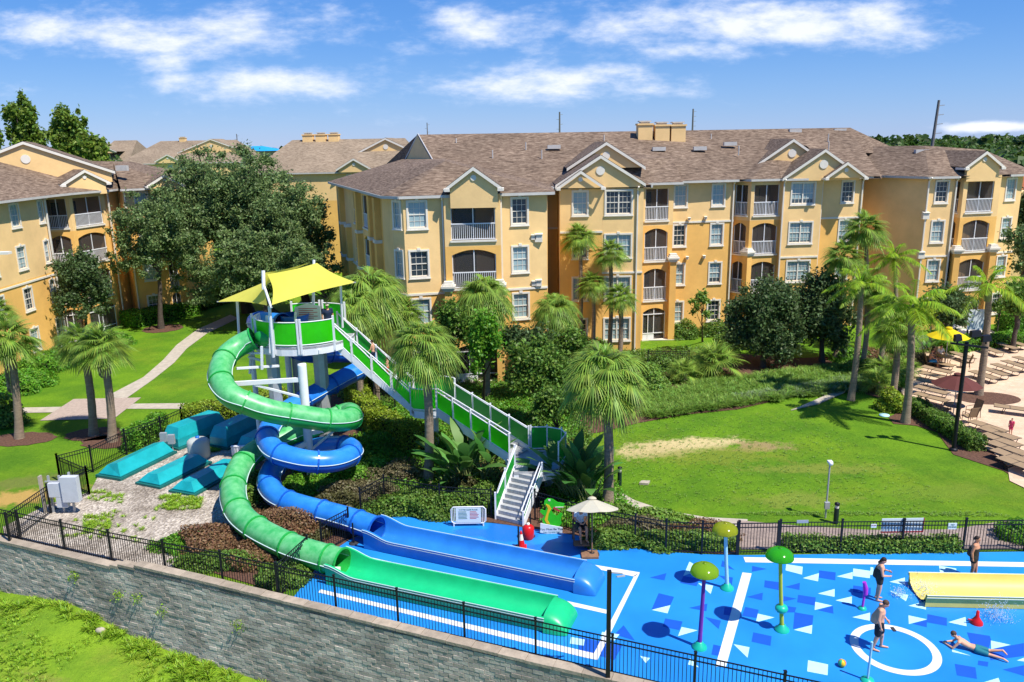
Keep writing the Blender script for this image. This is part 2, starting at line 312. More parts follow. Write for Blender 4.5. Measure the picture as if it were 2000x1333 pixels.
def balcony(B, A, d, n, c, w, zf, top, k, depth):
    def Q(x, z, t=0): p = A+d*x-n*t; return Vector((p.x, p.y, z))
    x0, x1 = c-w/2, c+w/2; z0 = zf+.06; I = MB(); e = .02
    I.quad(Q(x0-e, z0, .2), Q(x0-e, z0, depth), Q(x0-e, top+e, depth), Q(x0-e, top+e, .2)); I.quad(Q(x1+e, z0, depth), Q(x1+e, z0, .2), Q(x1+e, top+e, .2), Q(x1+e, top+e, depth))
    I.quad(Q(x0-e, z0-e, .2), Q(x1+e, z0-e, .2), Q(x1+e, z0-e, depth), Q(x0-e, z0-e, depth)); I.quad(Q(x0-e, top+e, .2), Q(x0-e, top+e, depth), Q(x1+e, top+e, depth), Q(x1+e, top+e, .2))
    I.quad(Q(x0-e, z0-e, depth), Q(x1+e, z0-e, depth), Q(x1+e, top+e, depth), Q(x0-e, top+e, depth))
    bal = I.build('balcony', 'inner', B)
    D = MB(); dw = w*.5; s = x0+w*.08; D.prism([Q(s, z0, depth-.06), Q(s+dw, z0, depth-.06), Q(s+dw, z0+2.1, depth-.06), Q(s, z0+2.1, depth-.06)], off=n*-.03); D.build('sliding_door', 'door', bal)
    R = MB()
    if w > .75:
        R.bar(Q(c, z0, .1), Q(c, top, .1), .06, .05, up=n)
    R.bar(Q(x0+.03, z0, .1), Q(x0+.03, top, .1), .05, .05, up=n); R.bar(Q(x1-.03, z0, .1), Q(x1-.03, top, .1), .05, .05, up=n)
    if k > 0 or w < 1:
        R.bar(Q(x0, z0+1.08, .04), Q(x1, z0+1.08, .04), .06, .07); R.bar(Q(x0, z0+.1, .04), Q(x1, z0+.1, .04), .05, .05)
        m = max(3, int(w/.125))
        for i in range(1, m): x = x0+w*i/m; R.bar(Q(x, z0+.1, .04), Q(x, z0+1.06, .04), .032, .032, up=n)
    else:
        R.bar(Q(x0, z0+.5, .06), Q(x1, z0+.5, .06), .06, .06); R.prism([Q(x0, z0, .06), Q(c, z0, .06), Q(c, z0+.5, .06), Q(x0, z0+.5, .06)], off=n*-.02)
        R.bar(Q(c-.5, z0, .06), Q(c-.5, z0+2.05, .06), .05, .05, up=n); R.bar(Q(x0, z0+2.05, .06), Q(x1, z0+2.05, .06), .06, .06)
    R.build('railing', 'rail', bal)
    Sn = MB(); Sn.quad(Q(x0, z0, .13), Q(x1, z0, .13), Q(x1, top, .13), Q(x0, top, .13)); Sn.build('screen', 'screen', bal)
    T = MB()
    T.bar(Q(x0-.08, z0-.03, -.05), Q(x1+.08, z0-.03, -.05), .1, .12)
    if k == 3: T.box((0, 0, 0), (0, 0, 0)) if False else None
    T.build('ledge', 'trim', bal)
    if k < 3 and w > .7:                                  # arch spandrels
        Ar = MB(); rise = .34 if w > 1.6 else .3; N_ = 12
        for side in (0, 1):
            for i in range(N_//2):
                f0, f1 = i/(N_/2), (i+1)/(N_/2)
                if side: f0, f1 = 2-f0, 2-f1
                xa, xb = x0+w/2*f0, x0+w/2*f1; za = top-rise*(1-f0)**2; zb = top-rise*(1-f1)**2
                if side: za = top-rise*(f0-1)**2; zb = top-rise*(f1-1)**2
                Ar.prism([Q(xa, za, -.004), Q(xb, zb, -.004), Q(xb, top+.01, -.004), Q(xa, top+.01, -.004)], off=n*-.2)
        Ar.build('arch', 'orange', bal)
def pier(B, x, y, w=.5, d=.5, ang=0, ztop=6.9, capz=None):       # stout column with a white capital
    mb = MB(); c, s_ = cos(ang), sin(ang)
    def R(a, b, z): return (x+a*c-b*s_, y+a*s_+b*c, z)
    mb.prism([R(-w/2, -d/2, -.3), R(w/2, -d/2, -.3), R(w/2, d/2, -.3), R(-w/2, d/2, -.3)], dz=ztop+.3); mb.build('pier', 'orange', B)
    t = MB()
    for k, (e, z, h) in enumerate(((.06, ztop, .12), (.14, ztop+.12, .12), (.2, ztop+.24, .14), (.1, ztop+.38, .12), (.02, ztop+.5, .14))):
        t.prism([R(-w/2-e, -d/2-e, z), R(w/2+e, -d/2-e, z), R(w/2+e, d/2+e, z), R(-w/2-e, d/2+e, z)], dz=h)
    t.build('pier_capital', 'trim', B)
def downspout(B, x, y, n, z1=EAVE): 
    mb = MB(); p = Vector((x, y, 0))+Vector(n)*.1; mb.bar((p.x, p.y, -.2), (p.x, p.y, z1-.35), .12, .1); q = p+Vector(n)*.42; mb.bar((p.x, p.y, z1-.37), (q.x, q.y, z1-.08), .1, .1); mb.build('downspout', 'trim', B)
def eave_in(p):
    p = Vector(p); return Vector((p.x, p.y+.3, p.z)) if abs(p.z-EAVE) < .02 and p.y < 69 and p.x > -12 else p
def roof_faces(mb, faces, th=.18):
    faces = [[eave_in(p) for p in f] for f in faces]
    for f in faces:
        mb.add([Vector(p) for p in f], [list(range(len(f)))]); mb.add([Vector(p)-Vector((0, 0, th)) for p in f], [list(range(len(f)))[::-1]])
def gutter_line(mb, pts, th=.18):
    mb.runs = getattr(mb, 'runs', []); m_ = MB(); pts = [eave_in(p) for p in pts]
    for a, b in zip(pts[:-1], pts[1:]):
        a = Vector(a)-Vector((0, 0, th*.55)); b = Vector(b)-Vector((0, 0, th*.55)); m_.bar(a, b, .13, .17)
    mb.runs.append(m_)
def gable(B, pk, half, rise, back, nrm=(0, -1), vent=True, wallm='pale', drop=0.0, depth_wall=.3, roofm='roof', ears=0.0):
    """front gable: peak point pk of the wall plane, half width, rise; ridge runs back by `back`."""
    pk = Vector(pk); n = Vector((nrm[0], nrm[1], 0)).normalized(); r = Vector((-n.y, n.x, 0)); bl = -n
    L_ = pk-r*half-Vector((0, 0, rise)); R_ = pk+r*half-Vector((0, 0, rise)); g = MB()
    dn = Vector((0, 0, drop))
    g.prism([L_-dn, R_-dn, R_, pk, L_] if drop else [L_, R_, pk], off=bl*depth_wall); go = g.build('gable', wallm, B)
    if vent:
        c = pk-Vector((0, 0, rise*.52)); v = MB(); rr = min(.36, rise*.17); ring = [c+r*(rr*cos(i*pi/10))+Vector((0, 0, rr*sin(i*pi/10))) for i in range(20)]
        v.prism([p+n*.05 for p in ring][::-1], off=bl*.06); v.build('vent', 'trim', go)
    ov = .3; rm = MB(); sl = rise/half
    Lo = pk-r*(half+ov)-Vector((0, 0, rise+ov*sl)); Ro = pk+r*(half+ov)-Vector((0, 0, rise+ov*sl)); up = Vector((0, 0, .16)); f = n*.14; k = bl*back
    e = [(Lo+f+up, pk+f+up, pk+k+up, Lo+k+up), (pk+f+up, Ro+f+up, Ro+k+up, pk+k+up)]
    roof_faces(rm, e, .1); rm.build('gable_roof', roofm, B)
    tr = MB(); w_ = Vector((0, 0, .2)); f2 = n*.15
    for a, b in ((Lo, pk), (pk, Ro)): tr.prism([a+f2-w_*.5, b+f2-w_*.5, b+f2+w_*.62, a+f2+w_*.62], off=n*.06)
    if ears:
        for s, q in ((-1, Lo), (1, Ro)):
            e0 = q+f+r*s*.05+Vector((0, 0, .02)); e1 = q+n*.1-r*s*ears; tr.bar(q+n*.2-r*s*ears, q+n*.2+r*s*.04, .12, .18, up=(0, 0, 1)); tr.bar(q+n*.2+r*s*.04, q+bl*.9+r*s*.04, .12, .16)
    tr.build('rake_trim', 'trim', B)
def chimney(B, x, y, z0, z1, w=1.25, m='pale'):
    c = MB(); c.prism([(x-w/2, y-w/2, z0), (x+w/2, y-w/2, z0), (x+w/2, y+w/2, z0), (x-w/2, y+w/2, z0)], dz=z1-z0-.35)
    c.prism([(x-w/2-.08, y-w/2-.08, z1-.35), (x+w/2+.08, y-w/2-.08, z1-.35), (x+w/2+.08, y+w/2+.08, z1-.35), (x-w/2-.08, y+w/2+.08, z1-.35)], dz=.14)
    co = c.build('chimney', m, B); k = MB(); k.prism([(x-w*.32, y-w*.32, z1-.21), (x+w*.32, y-w*.32, z1-.21), (x+w*.32, y+w*.32, z1-.21), (x-w*.32, y+w*.32, z1-.21)], dz=.13)
    k.prism([(x-w*.42, y-w*.42, z1-.08), (x+w*.42, y-w*.42, z1-.08), (x+w*.42, y+w*.42, z1-.08), (x-w*.42, y+w*.42, z1-.08)], dz=.1); k.build('chimney_cap', 'gutter', co)
def U(u, a, b, v=430): return on_wall(u, v, a, b)[1]

def main_building():
    B = thing('apartment_building', 'long four-storey yellow stucco apartment building with brown shingle roof facing the lawn and slide', 'apartment building', (12, 66, 0))
    w = MB(); ALL = (0, 1, 2, 3)
    def seg(a, b, els, zs): facade(B, w, a, b, els, zs)
    # left return wall, receding
    A0, A1 = (-15.6, 73.0), (-7.55, 51.6); L = sqrt((A1[0]-A0[0])**2+(A1[1]-A0[1])**2)
    seg((-16.4, 80), A0, [], 9.3)
    LA = lambda s: (A0[0]+(A1[0]-A0[0])*s/L, A0[1]+(A1[1]-A0[1])*s/L); s1, s2 = U(727, A0, A1), U(747, A0, A1)
    seg(A0, LA(s1), [('b', U(697, A0, A1), 2.2, ALL), ('b', U(716, A0, A1), 2.6, ALL)], 6.1); seg(LA(s1), LA(s2), [], 12.3); seg(LA(s2), A1, [], 6.1)
    for u_, zt in ((674, 12.1), (684, 9.2), (706, 12.1), (731, 12.1), (742, 12.1)):
        x, y = LA(U(u_, A0, A1)); m_ = MB(); A_, d_, n_, _l = seg_frame(A0, A1); c_ = Vector((x, y, 0)); hw = .35; m_.prism([(*(c_-d_*hw-n_*.1)[:2], -.3), (*(c_+d_*hw-n_*.1)[:2], -.3), (*(c_+d_*hw+n_*.42)[:2], -.3), (*(c_-d_*hw+n_*.42)[:2], -.3)], dz=zt+.3); m_.build('pilaster', 'orange', B)
        for zc in (6.2, 9.0): t_ = MB(); hw = .43; t_.prism([(*(c_-d_*hw-n_*.1)[:2], zc), (*(c_+d_*hw-n_*.1)[:2], zc), (*(c_+d_*hw+n_*.5)[:2], zc), (*(c_-d_*hw+n_*.5)[:2], zc)], dz=.22); t_.build('pilaster_band', 'trim', B)
    for s, zt in ():
        x = A0[0]+(A1[0]-A0[0])*s/L; y = A0[1]+(A1[1]-A0[1])*s/L; pier(B, x-.25, y-.1, .6, .6, -1.21, 6.6)
    c1, c2 = (-6.75, 50.9), (-4.25, 51.55)
    seg(A1, c1, [('w', U(776, A1, c1), .62, ALL)], 6.1)
    seg(c1, c2, [('w', U(815, c1, c2), 1.12, ALL)], 6.1)
    seg(c2, (-4.2, 51.2), [], 6.1)
    b0, b1 = (-4.2, 51.2), (-.62, 51.55); c = (U(880, b0, b1, 420)+U(967, b0, b1, 420))/2
    seg(b0, b1, [('b', c, 2.85, ALL)], 9.15)
    seg(b1, (-.6, 52.2), [], 9.15)
    pier(B, -4.05, 51.0, .5, .5, 0, 6.3); pier(B, -.75, 51.35, .5, .5, 0, 6.3)
    d0, d1 = (-.6, 52.2), (2.45, 53.0)
    seg(d0, d1, [('w', U(1015, d0, d1), 1.0, ALL)], 6.1)
    seg(d1, (2.9, 61.5), [], 9.15)
    seg((2.9, 61.5), (4.6, 61.6), [], 9.15)
    e0, e1 = (3.65, 58.45), (6.75, 58.45)
    seg((3.65, 62), e0, [], 9.15)
    seg(e0, e1, [('w', U(1133, e0, e1), 1.0, ALL)], 9.15)
    f0, f1 = (6.76, 58.5), (9.75, 58.6)
    seg(f0, f1, [('d', U(1208, f0, f1), 1.85, ALL)], 6.1)
    g0, g1 = (9.75, 59.6), (12.75, 62.4)
    seg(f1, g0, [], 9.15)
    g0b, g1b = (9.8, 61.8), (12.7, 62.4)
    seg(g0, g0b, [], 9.15)
    seg(g0b, g1b, [('b', (U(1257, g0b, g1b)+U(1308, g0b, g1b))/2, 1.9, ALL)], 9.15)
    pier(B, 12.75, 62.2, .5, .5, 0, 6.3)
    seg(g1b, (12.72, 64.2), [], 9.15)
    h0, h1 = (12.72, 64.2), (18.1, 64.9)
    seg(h0, h1, [('w', U(1328, h0, h1), .95, ALL), ('w', U(1401, h0, h1), .95, ALL)], 9.15)
    # corner balcony bay
    i1, i2, i3 = (18.15, 65.9), (19.35, 64.6), (21.9, 65.0)
    seg(h1, i1, [], 9.15)
    seg(i1, i2, [('b', .9, 1.15, ALL)], 9.15); seg(i2, i3, [('b', 1.35, 2.15, ALL)], 9.15); pier(B, 19.35, 64.7, .5, .5, .5, 6.3)
    j0, j1 = (21.95, 64.7), (25.2, 65.0)
    seg(i3, j0, [], 9.15)
    seg(j0, j1, [('d', U(1565, j0, j1), 1.85, ALL)], 6.1)
    seg(j1, (25.22, 65.5), [], 9.15)
    k0, k1 = (25.22, 65.5), (28.95, 66.0)
    seg(k0, k1, [('w', U(1651, k0, k1), .95, ALL)], 9.15)
    seg(k1, (29.0, 71.2), [], 9.15)
    l0, l1 = (29.0, 71.2), (33.1, 63.9)
    seg(l0, l1, [], -1)
    m1 = (35.5, 64.1)
    seg(l1, m1, [('w', U(1833, l1, m1), .95, ALL)], 6.1)
    n0, n1 = (35.5, 65.3), (39.3, 64.9)
    seg(m1, n0, [], 6.1)
    n0b, n1b = (36.0, 64.0), (39.35, 64.7)
    seg(n0, n0b, [('b', .62, .85, ALL)], 9.15)
    seg(n0b, n1b, [('b', 1.6, 2.45, ALL)], 9.15); pier(B, 35.95, 63.9, .5, .5, 0, 6.3); pier(B, 39.2, 64.5, .5, .5, 0, 6.3)
    o1 = (41.9, 66.0)
    seg(n1b, (39.4, 65.1), [], 6.1)
    seg((39.4, 65.1), o1, [('w', U(1966, (39.4, 65.1), o1), .95, ALL)], 6.1)
    seg(o1, (44, 82), [], 6.1)
    seg((44, 82), (-16.4, 80), [], 6.1)
    w.build('wall', ['pale', 'orange'], B)
    # string courses
    t = MB()
    for (a, b, z) in ((A0, A1, 6.1), (A1, c1, 6.1), (c1, c2, 6.1), (d0, d1, 6.1), (f0, f1, 6.1), (e0, e1, 9.15), (h0, h1, 9.15), (j0, j1, 6.1), (k0, k1, 9.15), (l1, m1, 6.1), ((39.4, 65.1), o1, 6.1), ((2.9, 61.5), (3.65, 61.55), 9.15)):
        A, d, n, Ls = seg_frame(a, b); t = MB(); t.bar(A+n*.03+Vector((0, 0, z)), A+d*Ls+n*.03+Vector((0, 0, z)), .07, .14); t.build('string_course', 'trim', B)
    for x, y in ((-4.3, 51.5), (-.55, 52.2), (3.66, 58.9), (9.3, 58.6), (18.0, 64.9), (21.95, 64.7), (25.25, 65.3), (28.8, 66), (33.1, 63.9), (35.4, 64.1)): downspout(B, x, y, (0, -1, 0))
    for u, v, Y, s in ((1052, 464, 52.9, .5), (1042, 463, 52.9, .3), (1052, 552, 52.9, .4), (1043, 553, 52.9, .3), (1100, 530, 58.9, .5), (1107, 530, 58.8, .25), (1808, 421, 63.9, .5), (1799, 498, 63.9, .5), (1346, 428, 64.3, .2), (1378, 426, 64.6, .2), (1342, 504, 64.3, .2), (1375, 502, 64.6, .2)):
        q = P(u, v, Y-.12); mm = MB(); mm.box((q.x-s/2, q.y-.12, q.z-s*.6), (q.x+s/2, q.y+.16, q.z+s*.4)); mm.prism([(q.x-s/2-.02, q.y-.2, q.z+s*.4), (q.x+s/2+.02, q.y-.2, q.z+s*.4), (q.x+s/2+.02, q.y+.15, q.z+s*.5), (q.x-s/2-.02, q.y+.15, q.z+s*.5)], dz=.03); mm.build('wall_lamp', 'trim', B)
    # ---- roofs
    E = EAVE; r = MB(); rg = MB(); Z = lambda p, z: (p[0], p[1], z)
    pk = (-7.9, 71.5, 16.4); R1 = (31.6, 76.0, 16.4)
    # great roof
    ef0, ef1 = (2.2, 62.0, E), (12.3, 62.8, E); sA = (-6.0, 65.5, 14.0)
    roof_faces(r, [[sA, (-6, 62, 12.6), (2.4, 61.4, E), (13.2, 63.3, E), (13.2, 74.2, 16.4), pk],
                   [(13.2, 63.3, E), (18.4, 64.2, E), (30.2, 65.3, E), (31.0, 71.5, 14.2), R1, (13.2, 74.2, 16.4)],
                   [R1, (31.0, 71.5, 14.2), (36, 74, 14.0), (40, 84, 12.5)],
                   [pk, (13.2, 74.2, 16.4), R1, (40, 84, 12.5), (-14, 84, 12.5)], [pk, (-14, 84, 12.5), (-9.5, 74.5, 14.2)]])
    # left wing
    P1, P2 = (-4.4, 56.2, 14.45), (-9.7, 74.5, 14.3)
    el = [(-16.4, 73.6, E), (-8.2, 51.3, E), (-6.95, 50.3, E), (-4.2, 50.9, E), (2.9, 52.3, E), (3.1, 62, E)]
    roof_faces(r, [[el[0], el[1], P1, P2], [el[1], el[2], P1], [el[2], el[3], (3.0, 52.45, E), P1], [(3.0, 52.45, E), el[5], (-5.3, 68, 14.45), P1], [P1, (-5.3, 68, 14.45), P2], [el[0], P2, (-14, 82, 13)]])
    gutter_line(rg, el)
    # middle block hips
    bl = [(2.9, 63.2, E), (3.2, 58.0, E), (6.4, 58.05, E), (6.4, 58.0, E), (10.3, 58.1, E), (10.35, 61.2, E), (13.3, 61.7, E), (13.3, 63.3, E)]
    hp = (6.9, 62.3, 14.1); hb = (6.9, 69, 14.9)
    roof_faces(r, [[bl[0], bl[1], hp, hb], [bl[1], (10.3, 58.2, E), hp], [(10.3, 58.2, E), bl[5], (13.3, 61.7, E), (13.3, 66.5, 14.2), hb, hp]])
    gutter_line(rg, bl[:2]); gutter_line(rg, bl[4:8]+[(18.2, 64.05, E), (18.3, 64.3, E)])
    # right double bay hip
    cl = [(17.7, 65.6, E), (19.2, 64.0, E), (21.7, 64.3, E), (21.7, 64.1, E), (25.6, 64.4, E), (25.6, 64.9, E), (29.5, 65.4, E), (29.6, 70, E+.1)]
    c5 = (22.5, 69, 14.5)
    roof_faces(r, [[cl[0], cl[1], c5, (20.2, 71, 15)], [cl[1], cl[2], (21.7, 64.3, E), c5], [(21.6, 64.2, E), cl[6], (26, 69.5, 14.4), c5], [cl[6], cl[7], (26, 72, 15), (26, 69.5, 14.4)]])
    gutter_line(rg, cl)
    # right wing
    q0, q1, q2 = (32.3, 74, 14.7), (35.4, 69.6, 14.75), (41, 70.5, 14.3)
    wr = [(28.6, 71.0, E), (32.9, 63.2, E), (36, 63.4, E), (42.9, 65.4, E), (46, 76, E)]
    roof_faces(r, [[wr[0], wr[1], q1, q0], [wr[1], wr[2], (39.4, 64.4, E), wr[3], q2, q1], [wr[3], wr[4], q2], [wr[4], (40, 84, 12.5), q0, q1, q2], [wr[0], q0, (31, 76, 14.5)]])
    gutter_line(rg, wr[:2]+[(35.4, 63.35, E)]); gutter_line(rg, [(40.2, 64.7, E), wr[3], wr[4]])
    r.build('roof', 'roof', B); [q.build('gutter', 'gutter', B) for q in rg.runs]
    # left end gable of the great roof
    g = MB(); g.add([(-6.0, 65.5, 13.9), (-9.5, 74.5, 13.9), (-7.9, 71.3, 16.35)], [(0, 2, 1)]); g.build('gable', 'pale', B)
    g = MB(); g.bar((-5.9, 65.2, 14.0), (-7.85, 71.4, 16.43), .06, .14); g.bar((-7.85, 71.4, 16.43), (-9.6, 74.6, 14.0), .06, .14); g.build('rake_trim', 'gutter', B)
    # front gables (peak, half width, rise, ridge length)
    gable(B, P(924, 330, 50.95), 1.5, 1.08, 5, drop=1.35, ears=.3)
    gable(B, P(1134, 337, 58.0), 1.4, .95, 6, ears=.25, drop=.15)
    gable(B, P(1173, 307, 58.4), 2.95, 1.85, 9, ears=.0, drop=.3)
    gable(B, P(1184, 281, 62.0), 2.7, 1.7, 8, drop=.1)
    gable(B, P(1549, 275, 67.5), 2.9, 1.95, 6, drop=.1)
    gable(B, P(1611, 295, 64.5), 2.95, 2.0, 8, drop=.3)
    gable(B, P(1654, 320, 64.2), 1.35, .95, 6, drop=.15, ears=.25)
    gable(B, P(1925, 299, 63.9), 1.35, .98, 6, nrm=(.1, -1), drop=1.2, ears=.3)
    for u, Y in ((1258, 72.5), (1291, 72.5), (1322, 72.5)):
        q = P(u, 276, Y); chimney(B, q.x, q.y, 15.0, P(u, 238 if u < 1280 else 240, Y).z+.05)
    for u, v, Y in ((851, 265, 72), (968, 264, 72.5), (1082, 285, 69), (1287, 289, 69.5), (1367, 288, 69.8), (1426, 279, 71), (1640, 253, 75.6), (1553, 254, 75), (1800, 294, 68.9)):
        q = P(u, v, Y); mm = MB(); mm.box((q.x-.55, q.y-.2, q.z-.25), (q.x+.55, q.y+.2, q.z+.06)); mm.build('roof_vent', 'gutter', B)
    for u, v, Y in ((891, 277, 70), (962, 300, 67), (1027, 285, 69), (1058, 300, 67), (1180, 270, 71.5), (1389, 268, 73), (1619, 283, 71), (1618, 268, 73), (1443, 292, 69)):
        q = P(u, v, Y); mm = MB(); mm.tube([(q.x, q.y, q.z-.5), (q.x, q.y, q.z+.28)], .05, 8); mm.build('vent_pipe', 'gutter', B)
    # patio slabs
    for u, v in ((1290, 657), (1915, 655)):
        q = G(u, v); mm = MB(); mm.box((q.x-1.6, q.y-1.4, 0), (q.x+1.6, q.y+2, .06)); mm.build('patio_slab', 'trim', B)
main_building()

def left_building():
    B = thing('apartment_building', 'yellow stucco apartment building at the left edge with corner balconies above the path', 'apartment building', (-38, 66, -.25))
    w = MB(); ALL = (0, 1, 2, 3); zo = -.28
    def seg(a, b, els, zs): facade(B, w, a, b, els, zs, z0=-.6, z1=12.2, zf0=zo)
    a0, a1 = (-36.35, 46), (-36.9, 64.2)
    # outward normal faces +X: walk so that d rotated gives the outside
    seg(a0, a1, [('w', U(30, a0, a1, 430), 1.05, ALL), ('w', U(-30, a0, a1, 430), 1.05, ALL), ('w', U(82, a0, a1, 430), .62, ALL)], 6.1)
    b0, b1, b2 = (-38.7, 66.8), (-36.75, 67.4), (-35.75, 71.3)
    seg(a1, b0, [], 6.1); seg(b0, b1, [('b', 1.02, 1.5, ALL, 1.2)], 9.0); seg(b1, b2, [('b', 2.0, 3.2, ALL, 1.5)], 9.0); pier(B, -36.7, 67.4, .45, .45, .3, 6.1)
    c1 = (-35.9, 74.2); d1 = (-34.5, 72.2); e1 = (-30.8, 75.0)
    seg(b2, c1, [], 9.0); seg(c1, d1, [], 9.0)
    seg(d1, e1, [('w', U(276, d1, e1, 390), 1.0, ALL), ('b', U(322, d1, e1, 390), .8, ALL, .8)], 9.0)
    seg(e1, (-32, 86), [], 9.0); seg((-32, 86), (-52, 86), [], 9); seg((-52, 86), (-52, 46), [], 9); seg((-52, 46), a0, [], 9)
    w.build('wall', ['pale', 'orange'], B)
    t = MB()
    for a, b, z in ((a0, a1, 5.9), (d1, e1, 5.9)):
        A, d, n, Ls = seg_frame(a, b); t = MB(); t.bar(A+n*.03+Vector((0, 0, z)), A+d*Ls+n*.03+Vector((0, 0, z)), .07, .14); t.build('string_course', 'trim', B)
    for x, y, n in ((-36.85, 63.9, (1, 0, 0)), (-35.6, 71.5, (1, 0, 0)), (-34.4, 72.3, (.5, -.8, 0)), (-36.6, 54.2, (1, 0, 0))): downspout(B, x, y, n, 12.2)
    E = 12.2; r = MB(); g = MB()
    ev = [(-35.8, 44, E), (-36.2, 64.6, E), (-36.0, 67.0, E), (-35.0, 71.4, E), (-35.1, 73.3, E), (-34.2, 71.4, E), (-30.0, 74.6, E), (-31, 88, E)]
    rp1, rp2, rp3 = (-43.5, 50, 14.9), (-43, 66, 15.0), (-36.8, 76, 14.4)
    roof_faces(r, [[ev[0], ev[1], rp2, rp1], [ev[1], ev[2], ev[3], (-39.5, 72, 14.0), rp2], [ev[3], ev[4], rp3, (-39.5, 72, 14.0)], [ev[4], ev[5], rp3], [ev[5], ev[6], rp3], [ev[6], ev[7], (-38, 82, 14.4), rp3], [rp1, rp2, (-39.5, 72, 14), rp3, (-38, 82, 14.4), (-54, 86, E), (-54, 44, E)]])
    # tall main roof behind with its wide gable
    r1 = P(45, 280, 68.5); rr = [(-55, 66, 15.9), r1]
    r.build('roof', 'roof', B); gutter_line(g, ev); g.runs[0].build('gutter', 'gutter', B)
    gable(B, (r1.x, r1.y, r1.z), 6.3, 2.5, 14, nrm=(.45, -.9), drop=.9)
    q = P(163, 335, 69.0); gable(B, q, 1.75, .95, 5, nrm=(.8, -.6), drop=1.0, ears=.35)
    q = P(320, 344, 73.5); gable(B, q, 1.3, .75, 5, nrm=(.6, -.8), drop=.6, ears=.3)
    for u, v in ((238, 325), (208, 333)):
        q = P(u, v, 73); m_ = MB(); m_.box((q.x-.5, q.y-.2, q.z-.4), (q.x+.5, q.y+.2, q.z+.06)); m_.build('roof_vent', 'gutter', B)
    for x, y, ww in ((-34.2, 60.5, 'middle one'), (-34.3, 62.2, 'farthest one'), (-34.4, 58.6, 'nearest one')):
        a = thing('air_conditioner', f'grey air conditioning unit behind the hedge at the left building, {ww} of three', 'air conditioner', (x-.6, y, 0), 'air conditioners by the left building')
        m_ = MB(); m_.box((x-1.05, y-.45, -.2), (x-.15, y+.45, .75)); m_.build('casing', 'rail', a); m_ = MB(); m_.lathe([(0, .80), (.36, .80), (.38, .75)], (x-.6, y, 0), 16); m_.build('fan_grille', 'gutter', a)
left_building()

def far_building(lbl, x0, x1, Y, yd, zr, wins, gab, chs, rot=0):
    B = thing('apartment_building', lbl, 'apartment building', ((x0+x1)/2, Y, 0)); w = MB(); 
    facade(B, w, (x0, Y), (x1, Y), [('w', c-x0, 1.0, (1, 2, 3)) for c in wins], 9.0); facade(B, w, (x1, Y), (x1, Y+yd), [('w', 4, 1., (2, 3)), ('w', 10, 1., (2, 3))], 9.0); facade(B, w, (x0, Y+yd), (x0, Y), [], 9.0)
    w.build('wall', ['pale', 'orange'], B); r = MB(); E = EAVE; o = .3; ym = Y+yd/2
    a, b, c, d = (x0-o, Y-o, E), (x1+o, Y-o, E), (x1+o, Y+yd, E), (x0-o, Y+yd, E); h = min(yd/2, (x1-x0)/2)*.9; p, q = (x0+h*.45, ym, zr), (x1-h*.3, ym, zr)
    roof_faces(r, [[a, b, q, p], [b, c, q], [c, d, p, q], [d, a, p]]); r.build('roof', 'roof2', B)
    g = MB(); gutter_line(g, [d, a, b, c]); g.runs[0].build('gutter', 'gutter', B)
    for (x, y, z, hw, rs) in gab: gable(B, (x, y, z), hw, rs, 8, drop=.4, roofm='roof2', vent=True)
    for x in chs: chimney(B, x, ym, zr-1, zr+.9, 1.3)
    return B
